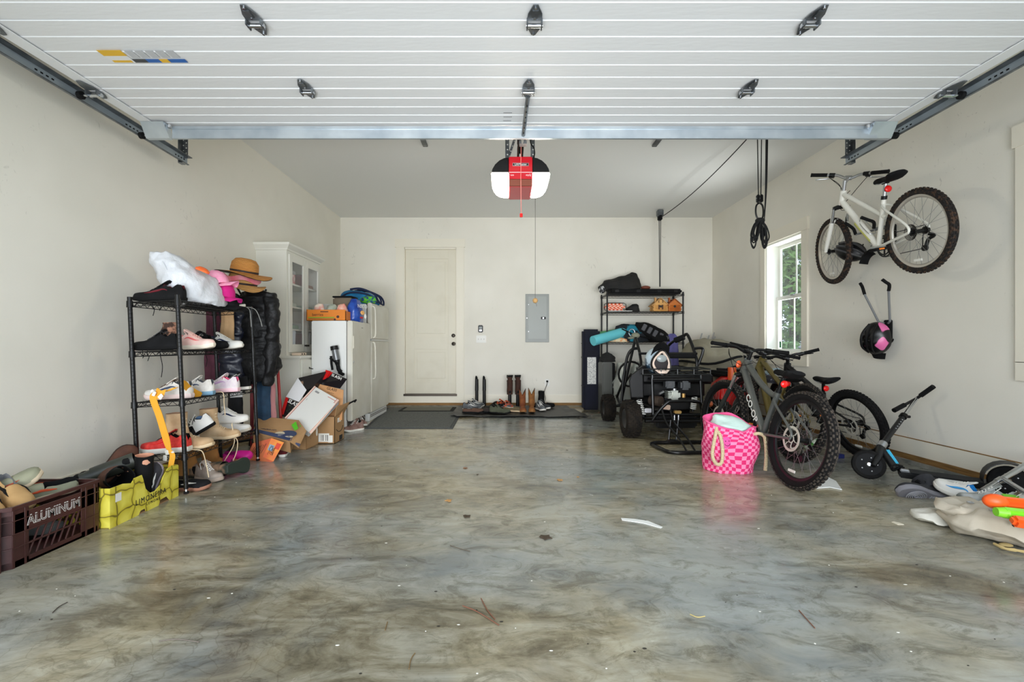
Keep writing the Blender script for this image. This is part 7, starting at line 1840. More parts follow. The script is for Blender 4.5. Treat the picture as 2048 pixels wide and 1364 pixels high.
rp.tube(cat_([(-0.10, 0.12, 0.40), (0.05, 0.10, 0.40), (0.13, 0.04, 0.37), (0.15, -0.02, 0.34)], 5), 0.0115, 10)
rp.ell((0.145, -0.04, 0.33), (0.022, 0.022, 0.026), 12, 8)
rp.build('rope_handles', bag, label='cream rope handles')
tw_ = thing('towel', 'pale mint towel stuffed in the pink checkered bag', 'towel', (1.77, 3.60, 0.0))
blob(MB().m(fab('mint', (196, 224, 214), (206, 230, 222), ns=5, bump=0.15)), [(0.20, 0, 0.0, 0.15, 0.10), (0.29, 0.0, 0.0, 0.165, 0.115), (0.35, 0.01, 0.01, 0.15, 0.105), (0.40, 0.0, 0.04, 0.11, 0.06), (0.425, -0.02, 0.05, 0.06, 0.03)], 28, 2.4, 0.02, 9, 8).build('towel', tw_, smooth=70)

# ------------------------------------------------------------------ scooter
SB = mat('scooter_black', (18, 18, 19), 0.42)
sc = thing('kick_scooter', 'black kick scooter with blue stripes leaning on the right wall', 'scooter', (2.72, 3.32, 0))
T = Matrix.Translation((-2.72, -3.32, 0))
hubp = Vector((2.66, 3.36, 0.105)); top = P(1833, 797, 3.62)
neck = P(1762, 893, 3.40); fold = P(1792, 938, 3.28)
wa = Vector((0.55, 0.80, -0.18)).normalized()            # wheel axis
fwd = (Vector((-0.80, 0.52, 0))).normalized()
def swheel(c, R_, axis, parent):
    Tm = T @ Matrix.Translation(c) @ axis.to_track_quat('Z', 'Y').to_matrix().to_4x4()
    w = MB(Tm).m(RUB).lathe([(R_ - 0.026, -0.014), (R_ - 0.006, -0.017), (R_, 0), (R_ - 0.006, 0.017), (R_ - 0.026, 0.014)], 36, closed=True)
    w.m(mat('wheel_core', (12, 12, 13), 0.6, spec=0.2)).lathe([(0.02, -0.012), (R_ - 0.024, -0.013), (R_ - 0.024, 0.013), (0.02, 0.012)], 30, closed=True).m(SILV).cyl((0, 0, -0.022), (0, 0, 0.022), 0.012, n=12)
    for k in range(5): w.m(SILV).ell((0.05 * cos(k * 1.257), 0.05 * sin(k * 1.257), -0.014), (0.006, 0.006, 0.004), 8, 6).ell((0.05 * cos(k * 1.257), 0.05 * sin(k * 1.257), 0.014), (0.006, 0.006, 0.004), 8, 6)
    return w.build('wheel', parent)
fc = P(1737, 930, 3.36); fc.z = 0.105
swheel(fc, 0.105, Vector((-0.45, -0.85, 0.25)).normalized(), sc)
m = MB(T).m(SB); pd = (top - neck).normalized()
m.tube([fc + Vector((0.0, -0.045, 0.0)), fc + (neck - fc) * 0.45 + Vector((0, -0.035, 0)), neck], [0.016, 0.024, 0.028], 12)
m.build('fork', sc)
m = MB(T).m(SB).tube([neck, neck + (top - neck) * 0.62], 0.019, 14).m(mat('pale_letter', (200, 202, 204), 0.5))
for k in range(5):
    q = neck + (top - neck) * (0.36 + 0.045 * k); m.box(q + Vector((-0.004, -0.018, 0)), (0.012, 0.004, 0.015), bev=0.002)
so = m.build('steering_tube', sc)
MB(T).m(CHROME).tube([neck + (top - neck) * 0.6, top], 0.0135, 14).build('upper_tube', sc, label='polished upper tube')
MB(T).m(BLACK).tube([neck + (top - neck) * 0.59, neck + (top - neck) * 0.64], 0.026, 14).box(neck + (top - neck) * 0.61 + Vector((0.03, -0.01, 0)), (0.03, 0.02, 0.02), bev=0.004).build('clamp', sc)
MB(T).m(SILV).tube([neck - pd * 0.01, neck + pd * 0.04], 0.029, 16).build('collar', sc, label='silver collar')
hl, hr = P(1788, 821, 3.55), P(1867, 773, 3.50)
hb_ = MB(T).m(BLACK).tube([hl, top, hr], 0.011, 12).build('handlebar', sc)
for a_, b2 in ((hl, top), (hr, top)):
    d = (b2 - a_).normalized(); MB(T).m(BLACKM).tube([a_, a_ + d * 0.12], 0.0175, 14).build('grip', hb_)
m = MB(T).m(SB).tube([neck + Vector((0.0, -0.01, -0.02)), fold], [0.026, 0.03], 12).build('down_tube', sc)
dn_ = (fold - neck); 
for k in (0, 1): MB(T).m(mat('cyan_stripe', (70, 190, 226), 0.4)).tube([neck + dn_ * 0.12 + Vector((0.006 + k * 0.012, -0.030, 0)), neck + dn_ * 0.72 + Vector((0.006 + k * 0.012, -0.033, 0))], 0.0055, 6).build('blue_stripe', sc)
dk0 = P(1797, 955, 3.25); dk1 = P(1985, 985, 2.98)
dk0.z = 0.085; dk1.z = 0.075
dx = (dk1 - dk0).normalized(); Md = frame(dk0, dx, z=(0.25, -0.25, 0.93)); Ld = (dk1 - dk0).length
m = MB(T @ Md).m(SB).bb(0, Ld, -0.062, 0.062, -0.03, 0.012, 0.008).m(mat('grip_tape', (34, 34, 35), 0.95, bump=0.5, bs=200)).bb(0.06, Ld - 0.05, -0.05, 0.05, 0.012, 0.0145)
m.m(SILV).box((0.03, -0.03, 0.018), (0.05, 0.03, 0.02), bev=0.005)
dko = m.build('deck', sc)
MB(T @ Md).m(LABEL).bb(0.20, 0.32, -0.0632, -0.062, -0.012, 0.006).build('sticker', dko, smooth=0)
text('Hudora', 0.014, T @ Md @ Matrix.Translation((0.26, -0.0635, -0.003)) @ Matrix.Rotation(pi / 2, 4, 'X'), INK, dko) if False else None
rc = dk1 + dx * 0.07; rc.z = 0.105
MB(T).m(SB).tube([dk1 - dx * 0.01, rc], 0.022, 10).build('rear_fork', sc)
wz = Md.col[1].to_3d().normalized()
swheel(rc, 0.10, wz, sc)
m = MB(T).m(BLACK); xd = dx; zd = Vector((0, 0, 1)); fr_ = []
for i in range(12):
    a = radians(200 - i * 16); c = rc + (xd * cos(a) + zd * sin(a)) * 0.118
    fr_.append([c + wz * 0.035, c - wz * 0.035, c - wz * 0.035 + (xd * cos(a) + zd * sin(a)) * 0.006, c + wz * 0.035 + (xd * cos(a) + zd * sin(a)) * 0.006])
m.loft(fr_).build('mudguard', sc)
MB(T).m(BLACKM).tube(cat_([fold + Vector((0.01, -0.02, 0.02)), fold + Vector((-0.06, -0.05, 0.0)), fold + Vector((-0.09, -0.06, 0.025)), fold + Vector((-0.06, -0.05, 0.04)), fold + Vector((0.0, -0.02, 0.035))], 4), 0.005, 6).box(fold + Vector((0.02, 0, 0.01)), (0.05, 0.06, 0.04), bev=0.01).build('folding_latch', sc)
# ------------------------------------------------------------------ back rack and what it carries
wire_rack('wide black wire rack against the back wall', 1.16, 0.40, 1.79, (1.78, 1.51, 1.04, 0.58, 0.15), Matrix.Translation((2.14, 7.15, 0)))
def bag_(name, label, cat, loc, prof, m1, amp=0.02, sc=9, seed=1, n=26, p=2.4, **k):
    o = thing(name, label, cat, loc, **k); blob(MB().m(m1), prof, n, p, amp, sc, seed).build('cloth' if cat != 'cushion' else 'cushion', o, smooth=70); return o
lc = thing('hard_case', 'long flat black case lying on top of the back rack', 'case', (2.17, 7.13, 1.787))
MB().m(BLACKM).bb(-0.55, 0.55, -0.15, 0.15, 0, 0.075, 0.02).build('shell', lc)
for x in (-0.45, -0.12, 0.2, 0.45): MB().m(BLACK).bb(x - 0.03, x + 0.03, -0.158, -0.148, 0.02, 0.06, 0.004).build('latch', lc)
DKC = fab('black_nylon', (20, 20, 20), (30, 28, 26), bump=0.5, bs=14)
bg1 = bag_('duffel_bag', 'crumpled black bag on the black case at the top of the back rack', 'bag', (1.80, 7.12, 1.862), [(0, 0, 0, 0.32, 0.14), (0.06, 0, 0, 0.33, 0.15), (0.13, 0.02, 0, 0.28, 0.12), (0.18, 0.10, 0, 0.19, 0.09), (0.24, 0.19, 0, 0.07, 0.05), (0.265, 0.20, 0, 0.02, 0.02)], DKC, 0.03, 8, 2)
tag(MB(Matrix.Translation((1.50, 7.02, 1.85))).m(mat('pale_patch', (200, 202, 204), 0.5, rgb2=(30, 30, 34), ns=30, lo=0.45, hi=0.5)).ell((0, 0, 0), (0.05, 0.06, 0.06)).build('ball', None), 'small grey and black ball hanging at the left end of the back rack top', 'ball')
tag(MB(Matrix.Translation((2.20, 7.12, 1.895))).m(mat('brown_leather_ball', (120, 62, 44), 0.6)).ell((0, 0, 0), (0.075, 0.06, 0.032)).build('football', None), 'brown ball half hidden behind the black case on the back rack', 'ball')
pc = thing('padded_pouch', 'orange patterned pouch with dark piping on the second shelf of the back rack', 'pouch', (1.69, 7.03, 1.525))
MB().m(mat('pouch_orange', (226, 92, 52), 0.8, rgb2=(246, 200, 180), kind='checker', ns=34)).bb(-0.165, 0.165, -0.05, 0.05, 0.0, 0.115, 0.04).build('body', pc)
MB().m(BLACKM).tube([(x * 0.165, -0.05, 0.058 + z * 0.058) for x, z in ((-0.8, 1), (0.8, 1), (1, 0.7), (1, -0.7), (0.8, -1), (-0.8, -1), (-1, -0.7), (-1, 0.7))], 0.006, 6, closed=True).build('piping', pc)
tag(MB().m(WHITE).bb(1.57, 1.95, 6.97, 7.25, 1.515, 1.524).build('white_board', None), 'thin white board under the orange pouch', 'board')
bag_('camera_bag', 'small black bag right of the orange pouch', 'bag', (1.98, 7.05, 1.515), [(0, 0, 0, 0.10, 0.07), (0.05, 0, 0, 0.10, 0.07), (0.09, 0.02, 0, 0.07, 0.06), (0.12, 0.03, 0, 0.03, 0.03)], DKC, 0.015, 14, 3)
def birdhouse(label, x, c1, c2, w=0.215, open_=False):
    o = thing('birdhouse', label, 'birdhouse', (x, 7.05, 1.514), group='log birdhouses')
    m = MB().m(c1); h = 0.115
    for i in range(5):
        z = 0.012 + i * 0.0225; e = 0.012 if i % 2 else 0.0
        m.cyl((-w / 2 - e, -0.07, z), (w / 2 + e, -0.07, z), 0.0118, n=10).cyl((-w / 2 - e, 0.07, z), (w / 2 + e, 0.07, z), 0.0118, n=10)
        m.cyl((-w / 2 + 0.01, -0.085, z + 0.008), (-w / 2 + 0.01, 0.085, z + 0.008), 0.0118, n=10).cyl((w / 2 - 0.01, -0.085, z + 0.008), (w / 2 - 0.01, 0.085, z + 0.008), 0.0118, n=10)
    m.prism([(-w / 2, 0.10), (w / 2, 0.10), (0, 0.10 + w * 0.42)], 0.012, Matrix(((1, 0, 0, 0), (0, 0, 1, -0.082), (0, 1, 0, 0), (0, 0, 0, 1)))).bb(-w / 2, w / 2, -0.06, 0.06, 0, 0.11)
    bo = m.build('log_walls', o)
    r = MB().m(c2)
    for s_ in (-1, 1):
        a = Vector((0, 0, 0.112 + w * 0.42)); b = Vector((s_ * (w / 2 + 0.03), 0, 0.085)); d = b - a; nn = Vector((-d.z * s_, 0, d.x * s_)).normalized() * 0.005
        r.add([v + Vector((0, y, 0)) for y in (-0.095, 0.095) for v in (a - nn, b - nn, b + nn, a + nn)], [(0, 1, 2, 3), (4, 7, 6, 5), (0, 4, 5, 1), (1, 5, 6, 2), (2, 6, 7, 3), (3, 7, 4, 0)])
    r.build('roof', o, smooth=0)
    MB().m(c2).bb(-0.075, -0.05, -0.03, 0.0, 0.15, 0.215).build('chimney', o, smooth=0)
    MB().m(INK).cyl((0, -0.088, 0.075), (0, -0.0825, 0.075), 0.018, n=18).build('entrance_hole', o)
    if open_:
        MB().m(mat('dark_brown_trim', (60, 30, 26), 0.7)).tube([(-0.03, -0.09, 0.13), (-0.03, -0.09, 0.17), (0.0, -0.09, 0.19), (0.03, -0.09, 0.17), (0.03, -0.09, 0.13)], 0.005, 6).bb(-0.035, -0.02, -0.092, -0.085, 0.03, 0.10).bb(0.02, 0.035, -0.092, -0.085, 0.03, 0.10).build('trim', o, smooth=0)
birdhouse('light pine log birdhouse with dark trim on the second shelf of the back rack', 2.385, mat('pine', (226, 172, 100), 0.6, rgb2=(204, 146, 76), ns=8), mat('pine_roof', (212, 160, 96), 0.6), open_=True)
birdhouse('orange brown log birdhouse at the right end of the back rack', 2.60, mat('cedar', (206, 118, 44), 0.6, rgb2=(176, 92, 30), ns=8), mat('cedar_roof', (168, 84, 30), 0.6), w=0.19)
def roll(label, a, b, r, rgb, nm='foam_roll'):
    a, b = Vector(a), Vector(b); o = thing(nm, label, 'mat', a, group='rolled mats on the back rack'); d = b - a
    m = MB().m(fab('roll_%d' % rgb[1], rgb)).cyl((0, 0, 0), d, r, n=24); m.build('roll', o)
    return o
roll('turquoise rolled mat sticking out of the left end of the back rack', P(1186, 682, 6.8), P(1262, 660, 7.1), 0.075, (106, 204, 216))
roll('green rolled mat behind the turquoise one', P(1196, 672, 7.15), P(1240, 664, 7.3), 0.06, (96, 176, 120))
bag_('patterned_cushion', 'cream and orange patterned cushion under the turquoise roll', 'cushion', (1.76, 7.05, 1.045), [(0, 0, 0, 0.16, 0.12), (0.04, 0, 0, 0.15, 0.12), (0.075, 0, 0, 0.08, 0.07), (0.09, 0, 0, 0.03, 0.02)], mat('cream_pattern', (236, 216, 180), 0.85, rgb2=(236, 160, 100), ns=14, lo=0.5, hi=0.6), 0.008)
VBL = fab('vest_teal', (26, 124, 148), (16, 22, 30), ns=6, lo=0.42, hi=0.48)
v1 = bag_('life_vest', 'black and teal life vest on the third shelf of the back rack', 'life vest', (1.98, 7.08, 1.045), [(0, 0, 0, 0.28, 0.15), (0.08, 0, 0, 0.27, 0.15), (0.18, -0.03, 0, 0.24, 0.12), (0.25, -0.06, 0, 0.2, 0.09), (0.28, -0.06, 0, 0.12, 0.04)], VBL, 0.02, 7, 6)
MB().m(SILV).tube([(-0.05 + 0.045 * cos(a), -0.158, 0.14 + 0.055 * sin(a)) for a in [k * pi / 8 for k in range(16)]], 0.006, 6, closed=True).m(BLACKM).tube([(-0.2, -0.15, 0.2), (0.0, -0.162, 0.1), (0.24, -0.15, 0.05)], 0.01, 6).build('strap', v1)
v2 = bag_('life_vest', 'black life vest with grey panels leaning down to the right on the back rack', 'life vest', (2.30, 7.04, 1.05), [(0, 0.10, 0, 0.18, 0.14), (0.08, 0.05, 0, 0.22, 0.14), (0.16, -0.05, 0, 0.22, 0.12), (0.24, -0.14, 0, 0.16, 0.09), (0.30, -0.2, 0, 0.08, 0.05)], BLACKM, 0.012, 7, 7)
mg = MB().m(fab('vest_grey', (88, 88, 92)))
for k in range(5): mg.box((-0.19 + k * 0.085, -0.145 + 0.006 * k, 0.215 - k * 0.045), (0.06, 0.02, 0.10), R=Matrix.Rotation(0.5, 3, 'Y'), bev=0.006)
mg.build('grey_panels', v2)
drape('purple_cloth', 'purple cloth hanging over the right end of the back rack third shelf', (2.55, 6.95, 1.17), 0.62, 0.22, 0.08, fab('purple', (112, 108, 170), (92, 88, 146), ns=5), 3, 'cloth', 1.0)
nm_ = thing('folded_mat', 'navy folded mat standing upright left of the back rack', 'mat', (1.33, 7.05, 0))
MB().m(fab('navy_nylon', (12, 16, 38), (8, 10, 26), ns=4)).bb(-0.135, 0.13, -0.08, 0.08, 0, 1.24, 0.03).m(fab('navy_dark', (10, 12, 26))).bb(-0.137, 0.132, -0.082, 0.082, 0.80, 0.815).bb(-0.137, 0.132, -0.082, 0.082, 1.02, 1.03).bb(-0.137, 0.132, -0.082, 0.082, 0.36, 0.37).build('body', nm_)
MB().m(mat('printed_label', (228, 228, 224), 0.6, rgb2=(170, 170, 170), ns=60, lo=0.5, hi=0.6)).bb(-0.07, 0.065, -0.086, -0.08, 0.40, 0.81).build('label', nm_, smooth=0, label='tall white printed label')
sc1 = thing('suitcase', 'dark grey hard panel standing on edge beside the navy mat', 'panel', (1.47, 6.62, 0))
MB().m(mat('panel_dark', (82, 84, 80), 0.45)).bb(-0.075, 0.07, -0.1, 0.2, 0.02, 0.75, 0.012).m(BLACKM).bb(0.07, 0.11, -0.1, 0.2, 0.02, 0.74, 0.01).build('shell', sc1)
bag_('black_pack', 'black pack lying on the dark grey panel below the third shelf', 'bag', (1.52, 6.75, 0.75), [(0, 0, 0, 0.12, 0.12), (0.06, 0, 0, 0.11, 0.1), (0.11, 0.0, 0, 0.06, 0.06), (0.13, 0, 0, 0.02, 0.02)], DKC, 0.02, 12, 4)
for x, y, h, lab, sd in ((1.68, 6.55, 0.68, 'crumpled silver bag standing beside the go kart front wheel', 2), (1.95, 6.75, 0.70, 'pale grey crumpled bag behind the go kart', 5)):
    bag_('foil_bag', lab, 'bag', (x, y, 0.05), [(0, 0, 0, 0.12, 0.12), (h * 0.3, 0, 0, 0.13, 0.13), (h * 0.7, 0.01, 0, 0.12, 0.10), (h * 0.95, 0.03, 0, 0.09, 0.06), (h, 0.03, 0, 0.04, 0.02)], mat('silver_cloth', (178, 182, 176), 0.35, 0.3, bump=0.6, bs=12), 0.045, 7, sd, group='silver bags behind the go kart')
tag(MB().m(WHITE).bb(1.75, 2.05, 7.0, 7.25, 0.59, 0.67, 0.01).build('white_box', None), 'white box on the fourth shelf of the back rack', 'box')
for k, (px, py, dx) in enumerate(((1404, 667, 0.10), (1418, 671, 0.06), (1428, 665, 0.09), (1430, 673, 0.05), (1430.5, 681, 0.07))):
    a = P(px - 10, 700, 7.2); b = P(px, py, 7.28); d = (a - b); a = b + d * ((b.z - 0.01) / -d.z)
    tag(MB(Matrix.Translation(a)).m(SILV).cyl((0, 0, 0), b - a, 0.011, n=10).build('metal_pole', None), ['leftmost silver pole leaning on the back wall right of the rack', 'second silver pole from the left against the back wall', 'tallest silver pole against the back wall', 'silver pole just right of the tallest one', 'rightmost short silver pole in the far corner'][k], 'pole', 'silver poles in the far corner')
cv = thing('covered_machine', 'machine under a beige grey fabric cover with black straps in the far right corner', 'covered machine', (2.83, 6.25, 0))
COV = fab('cover_fabric', (150, 144, 124), (126, 120, 102), ns=3, bump=0.3, bs=8)
blob(MB().m(COV), [(0.05, 0, 0, 0.42, 0.5), (0.5, 0, 0, 0.45, 0.52), (0.66, 0, 0, 0.46, 0.52), (0.72, 0, 0, 0.36, 0.45), (0.85, 0, 0, 0.36, 0.45), (0.98, 0.0, 0, 0.3, 0.36), (1.05, -0.02, 0, 0.18, 0.2), (1.07, -0.02, 0, 0.06, 0.08)], 48, 2.4, 0.05, 4, 3).crumple(0.02, 11, 2).build('cover', cv, smooth=70)
st_ = MB().m(BLACKM)
for z, s_ in ((0.70, 1.02), (0.80, 0.86)): st_.tube([(p.x, p.y, z + 0.05 * sin(p.x * 7)) for p in rring((0, 0, 0), 0.44 * s_, 0.52 * s_, 30, 2.4)], 0.016, 6, closed=True)
st_.build('straps', cv)

# ------------------------------------------------------------------ go kart
gk = thing('go_kart', 'black two seat go kart with roll cage seen from behind', 'go kart', (1.83, 5.4, 0))
TK = Matrix.Translation((-1.83, -5.4, 0))
GKB = mat('kart_black', (8, 8, 9), 0.35, spec=0.4)
def kwheel(x, y, R_, w_):
    t = MB(TK @ Matrix.Translation((x, y, R_))).m(mat('kart_tyre', (22, 20, 18), 0.85, spec=0.2, rgb2=(40, 34, 28), ns=20)); pr = []
    for k in range(14):
        a = 2 * pi * k / 14; ca, sa = cos(a), sin(a)
        pr.append((R_ * 0.76 + R_ * 0.235 * math.copysign(abs(ca) ** 0.6, ca), w_ / 2 * math.copysign(abs(sa) ** 0.6, sa)))
    RY = Matrix.Rotation(pi / 2, 4, 'Y')
    t.lathe(pr, 40, RY, closed=True)
    for k in range(20):
        for s_ in (-1, 1):
            a = 2 * pi * (k + (0.5 if s_ > 0 else 0)) / 20
            for j in range(3):
                aj = a + j * 0.09; r0 = R_ * (1.0 - 0.012 * j * j)
                t.box((s_ * (0.012 + j * w_ * 0.15), r0 * cos(aj), r0 * sin(aj)), (w_ * 0.15, 0.017, 0.02), R=Matrix.Rotation(aj, 3, 'X'))
    to = t.build('wheel', gk)
    MB(TK @ Matrix.Translation((x, y, R_))).m(mat('kart_rim', (60, 60, 62), 0.4, 0.6)).lathe([(0.03, -w_ * 0.2), (R_ * 0.52, -w_ * 0.4), (R_ * 0.55, w_ * 0.4), (0.03, w_ * 0.2)], 28, RY, closed=True).build('rim', to)
kwheel(1.36, 4.93, 0.197, 0.165); kwheel(2.32, 4.93, 0.197, 0.165); kwheel(1.36, 6.0, 0.17, 0.15); kwheel(2.30, 6.0, 0.17, 0.15)
def kt(pts, r=0.016, k=4): return MB(TK).m(GKB).tube(cat_(pts, k) if k > 1 else pts, r, 10)
fr_ = MB(TK).m(GKB)
for x in (1.58, 2.1):
    fr_.tube([(x, 4.85, 0.25), (x, 5.2, 0.16), (x, 6.2, 0.16), (x, 6.45, 0.28)], 0.018, 10).tube([(x, 4.85, 0.25), (x, 4.88, 0.62), (x, 5.3, 0.62)], 0.016, 10)
for y, z in ((4.85, 0.25), (5.2, 0.16), (5.7, 0.16), (6.2, 0.16), (4.88, 0.62)): fr_.tube([(1.58, y, z), (2.1, y, z)], 0.016, 10)
for x, s_ in ((1.58, -1), (2.1, 1)):
    for y, R_ in ((4.93, 0.197), (6.0, 0.17)):
        fr_.tube([(x, y + 0.15, 0.2), (x + s_ * 0.2, y, R_)], 0.012, 8).tube([(x, y - 0.1, 0.22), (x + s_ * 0.2, y, R_)], 0.012, 8)
fr_.cyl((1.37, 4.93, 0.197), (2.32, 4.93, 0.197), 0.015, n=10).bb(1.58, 2.1, 5.2, 6.2, 0.145, 0.155).bb(1.6, 2.08, 4.95, 5.25, 0.30, 0.32)
fr_.build('chassis', gk)
cg = MB(TK).m(GKB)
cg.tube(cat_([P(1243, 806, 5.3), P(1247, 760, 5.3), P(1254, 716, 5.3), P(1264, 699, 5.3), P(1279, 697, 5.3)], 5), 0.017, 10)
cg.tube([P(1243, 800, 5.6), P(1256, 740, 5.6), P(1271, 676, 5.5)], 0.017, 10).tube([P(1271, 674, 5.4), P(1279, 704, 5.25), P(1282, 724, 5.2), P(1281, 750, 5.1)], 0.016, 10)
cg.tube(cat_([P(1392, 745, 5.2), P(1393, 718, 5.2), P(1376, 671, 5.35), P(1366, 673, 5.4), P(1345, 684, 5.5), P(1335, 695, 5.6), P(1330, 715, 5.6)], 4), 0.017, 10)
cg.tube(cat_([P(1388, 697, 5.2), P(1402, 696, 5.2), P(1406, 702, 5.2), P(1398, 725, 5.2), P(1390, 740, 5.2)], 4), 0.016, 10)
cg.tube([P(1277, 707, 5.2), P(1394, 707, 5.2)], 0.014, 10).tube([P(1243, 806, 5.3), (1.58, 5.3, 0.2)], 0.016, 8).tube([P(1392, 745, 5.2), (2.1, 5.2, 0.5)], 0.016, 8).tube([P(1256, 740, 5.6), (1.5, 6.1, 0.3)], 0.016, 8)
cg.build('roll_cage', gk)
pd_ = MB(TK).m(BLACKM).tube([P(1303, 712, 5.15), P(1390, 712, 5.15)], 0.028, 12).tube([P(1350, 681, 5.45), P(1368, 674, 5.38)], 0.034, 12); pd_.build('foam_padding', gk)
MB(TK).m(mat('grey_cap_cloth', (120, 122, 104), 0.9)).ell(P(1271, 671, 5.42), (0.05, 0.05, 0.035)).ell(P(1262, 676, 5.4), (0.04, 0.03, 0.014)).build('knotted_cloth', gk, label='grey green cloth tied on the cage corner')
s1 = MB(TK).m(fab('kart_seat', (22, 22, 23)))
for x in (1.70, 1.98): s1.box((x, 5.42, 0.52), (0.25, 0.07, 0.46), R=Matrix.Rotation(-0.2, 3, 'X'), bev=0.03).box((x, 5.62, 0.28), (0.25, 0.36, 0.08), bev=0.03)
s1.build('seat', gk)
bd_ = MB(TK).m(mat('kart_plastic', (9, 9, 10), 0.45, spec=0.3))
bd_.bb(1.50, 2.24, 5.08, 5.14, 0.40, 0.70, 0.02).bb(1.50, 2.30, 5.0, 5.1, 0.56, 0.68, 0.02)
bd_.add([P(1258, 762, 5.1), P(1262, 750, 5.1), P(1286, 728, 5.1), P(1288, 800, 5.1), P(1262, 802, 5.1), P(1258, 762, 4.8), P(1262, 750, 4.8), P(1286, 732, 4.8), P(1288, 796, 4.8), P(1262, 796, 4.8)], [(0, 1, 2, 3, 4), (9, 8, 7, 6, 5), (0, 5, 6, 1), (1, 6, 7, 2), (2, 7, 8, 3), (3, 8, 9, 4), (4, 9, 5, 0)])
bd_.build('rear_fairing', gk, smooth=30, bev=0.01)
rk = MB(TK).m(mat('rack_grey', (52, 54, 54), 0.4, 0.5)); y0_, y1_ = 4.72, 5.1; xa, xb = 1.43, 2.13
rk.tube([(xa, y0_, 0.685), (xb, y0_, 0.685), (xb + 0.06, y1_, 0.685), (xa + 0.04, y1_, 0.685)], 0.007, 6, closed=True).tube([(xa, y0_, 0.74), (xb, y0_, 0.74), (xb + 0.06, y1_, 0.74), (xa + 0.04, y1_, 0.74)], 0.007, 6, closed=True)
for x in (1.43, 1.62, 1.79, 1.96, 2.13): rk.cyl((x, y0_, 0.685), (x, y0_, 0.74), 0.006, n=6)
for k in range(7): rk.cyl((xa + 0.05 + k * 0.1, y0_, 0.685), (xa + 0.08 + k * 0.1, y1_, 0.685), 0.006, n=6)
rk.cyl((1.58, 4.88, 0.62), (1.58, 4.88, 0.685), 0.012, n=6).cyl((2.1, 4.88, 0.62), (2.1, 4.88, 0.685), 0.012, n=6)
rk.build('cargo_rack', gk)
en = MB(TK).m(mat('engine_grey', (74, 76, 78), 0.45, 0.3)).box(P(1338, 768, 4.92), (0.10, 0.10, 0.085), bev=0.012).box(P(1368, 770, 4.92), (0.105, 0.12, 0.10), bev=0.02)
en.m(BLACK).cyl(P(1340, 769, 4.865), P(1340, 769, 4.855), 0.018, n=14)
en.m(mat('engine_cast', (196, 200, 190), 0.4, 0.4)).box(P(1348, 790, 4.90), (0.12, 0.10, 0.10), bev=0.025).box(P(1350, 789, 4.845), (0.075, 0.03, 0.07), R=Matrix.Rotation(0.2, 3, 'Y'), bev=0.012)
for k in range(5): en.bb(*(lambda c: (c.x - 0.05, c.x - 0.0, c.y - 0.05, c.y + 0.05, c.z + k * 0.017, c.z + k * 0.017 + 0.008))(P(1342, 796, 4.9)))
en.m(mat('engine_brass', (190, 150, 90), 0.4, 0.6)).cyl(P(1367, 795, 4.86), P(1367, 787, 4.86), 0.018, n=10).m(SILV).cyl(P(1318, 788, 4.88), P(1327, 783, 4.9), 0.014, n=10).cyl(P(1349, 777, 4.9), P(1349, 781, 4.9), 0.02, n=10)
en.m(BLACK).box(P(1350, 805, 5.0), (0.34, 0.25, 0.12), bev=0.02)
en.build('engine', gk)
MB(TK).m(mat('muffler', (72, 60, 52), 0.6, 0.3)).tube([P(1302, 800, 4.95), P(1322, 803, 4.85)], 0.055, 16).m(mat('heat_shield', (206, 180, 160), 0.4, 0.3)).box(P(1332, 814, 4.80), (0.08, 0.05, 0.05), R=Matrix.Rotation(0.15, 3, 'Y'), bev=0.006).build('muffler', gk)
for (a, b) in ((P(1278, 800, 4.85), P(1286, 828, 4.83)), (P(1389, 795, 4.85), P(1386, 818, 4.83))):
    d = b - a; cp = [a + d * t + Vector((0.026 * cos(t * 7 * 2 * pi), 0.026 * sin(t * 7 * 2 * pi), 0)) for t in [i / 70 for i in range(71)]]
    MB(TK).m(BLACK).cyl(a, b + d * 0.2, 0.012, n=10).m(mat('spring_white', (226, 226, 220), 0.4)).tube(cp, 0.0062, 6).build('shock_absorber', gk, label='shock absorber with white coil spring')
kt([P(1305, 840, 4.75), P(1318, 822, 4.72), P(1334, 806, 4.70), P(1345, 803, 4.70), P(1392, 803, 4.72), P(1402, 812, 4.75), P(1405, 835, 4.78)], 0.016).build('rear_bumper', gk)
MB(TK).m(GKB).tube([P(1290, 842, 4.78), P(1400, 842, 4.8)], 0.018, 10).bb(1.62, 2.06, 4.86, 4.98, 0.10, 0.24, 0.02).m(mat('hitch_brass', (196, 160, 96), 0.4, 0.5)).box(P(1355, 824, 4.72), (0.07, 0.05, 0.03), bev=0.006).m(SILV).cyl(P(1349, 830, 4.7), P(1349, 840, 4.7), 0.008, n=8).cyl(P(1357, 830, 4.7), P(1357, 840, 4.7), 0.008, n=8).build('hitch', gk)
MB(TK).m(SILV).box(P(1296, 821, 4.8), (0.07, 0.02, 0.045), bev=0.004).build('number_plate', gk, label='small blank silver plate')
MB(TK).m(BLACK).tube([(1.62 + 0.16 * cos(a), 5.85, 0.62 + 0.16 * sin(a)) for a in [k * pi / 10 for k in range(20)]], 0.014, 8, closed=True).tube([(1.62, 5.85, 0.62), (1.62, 6.2, 0.45)], 0.012, 8).build('steering_wheel', gk)
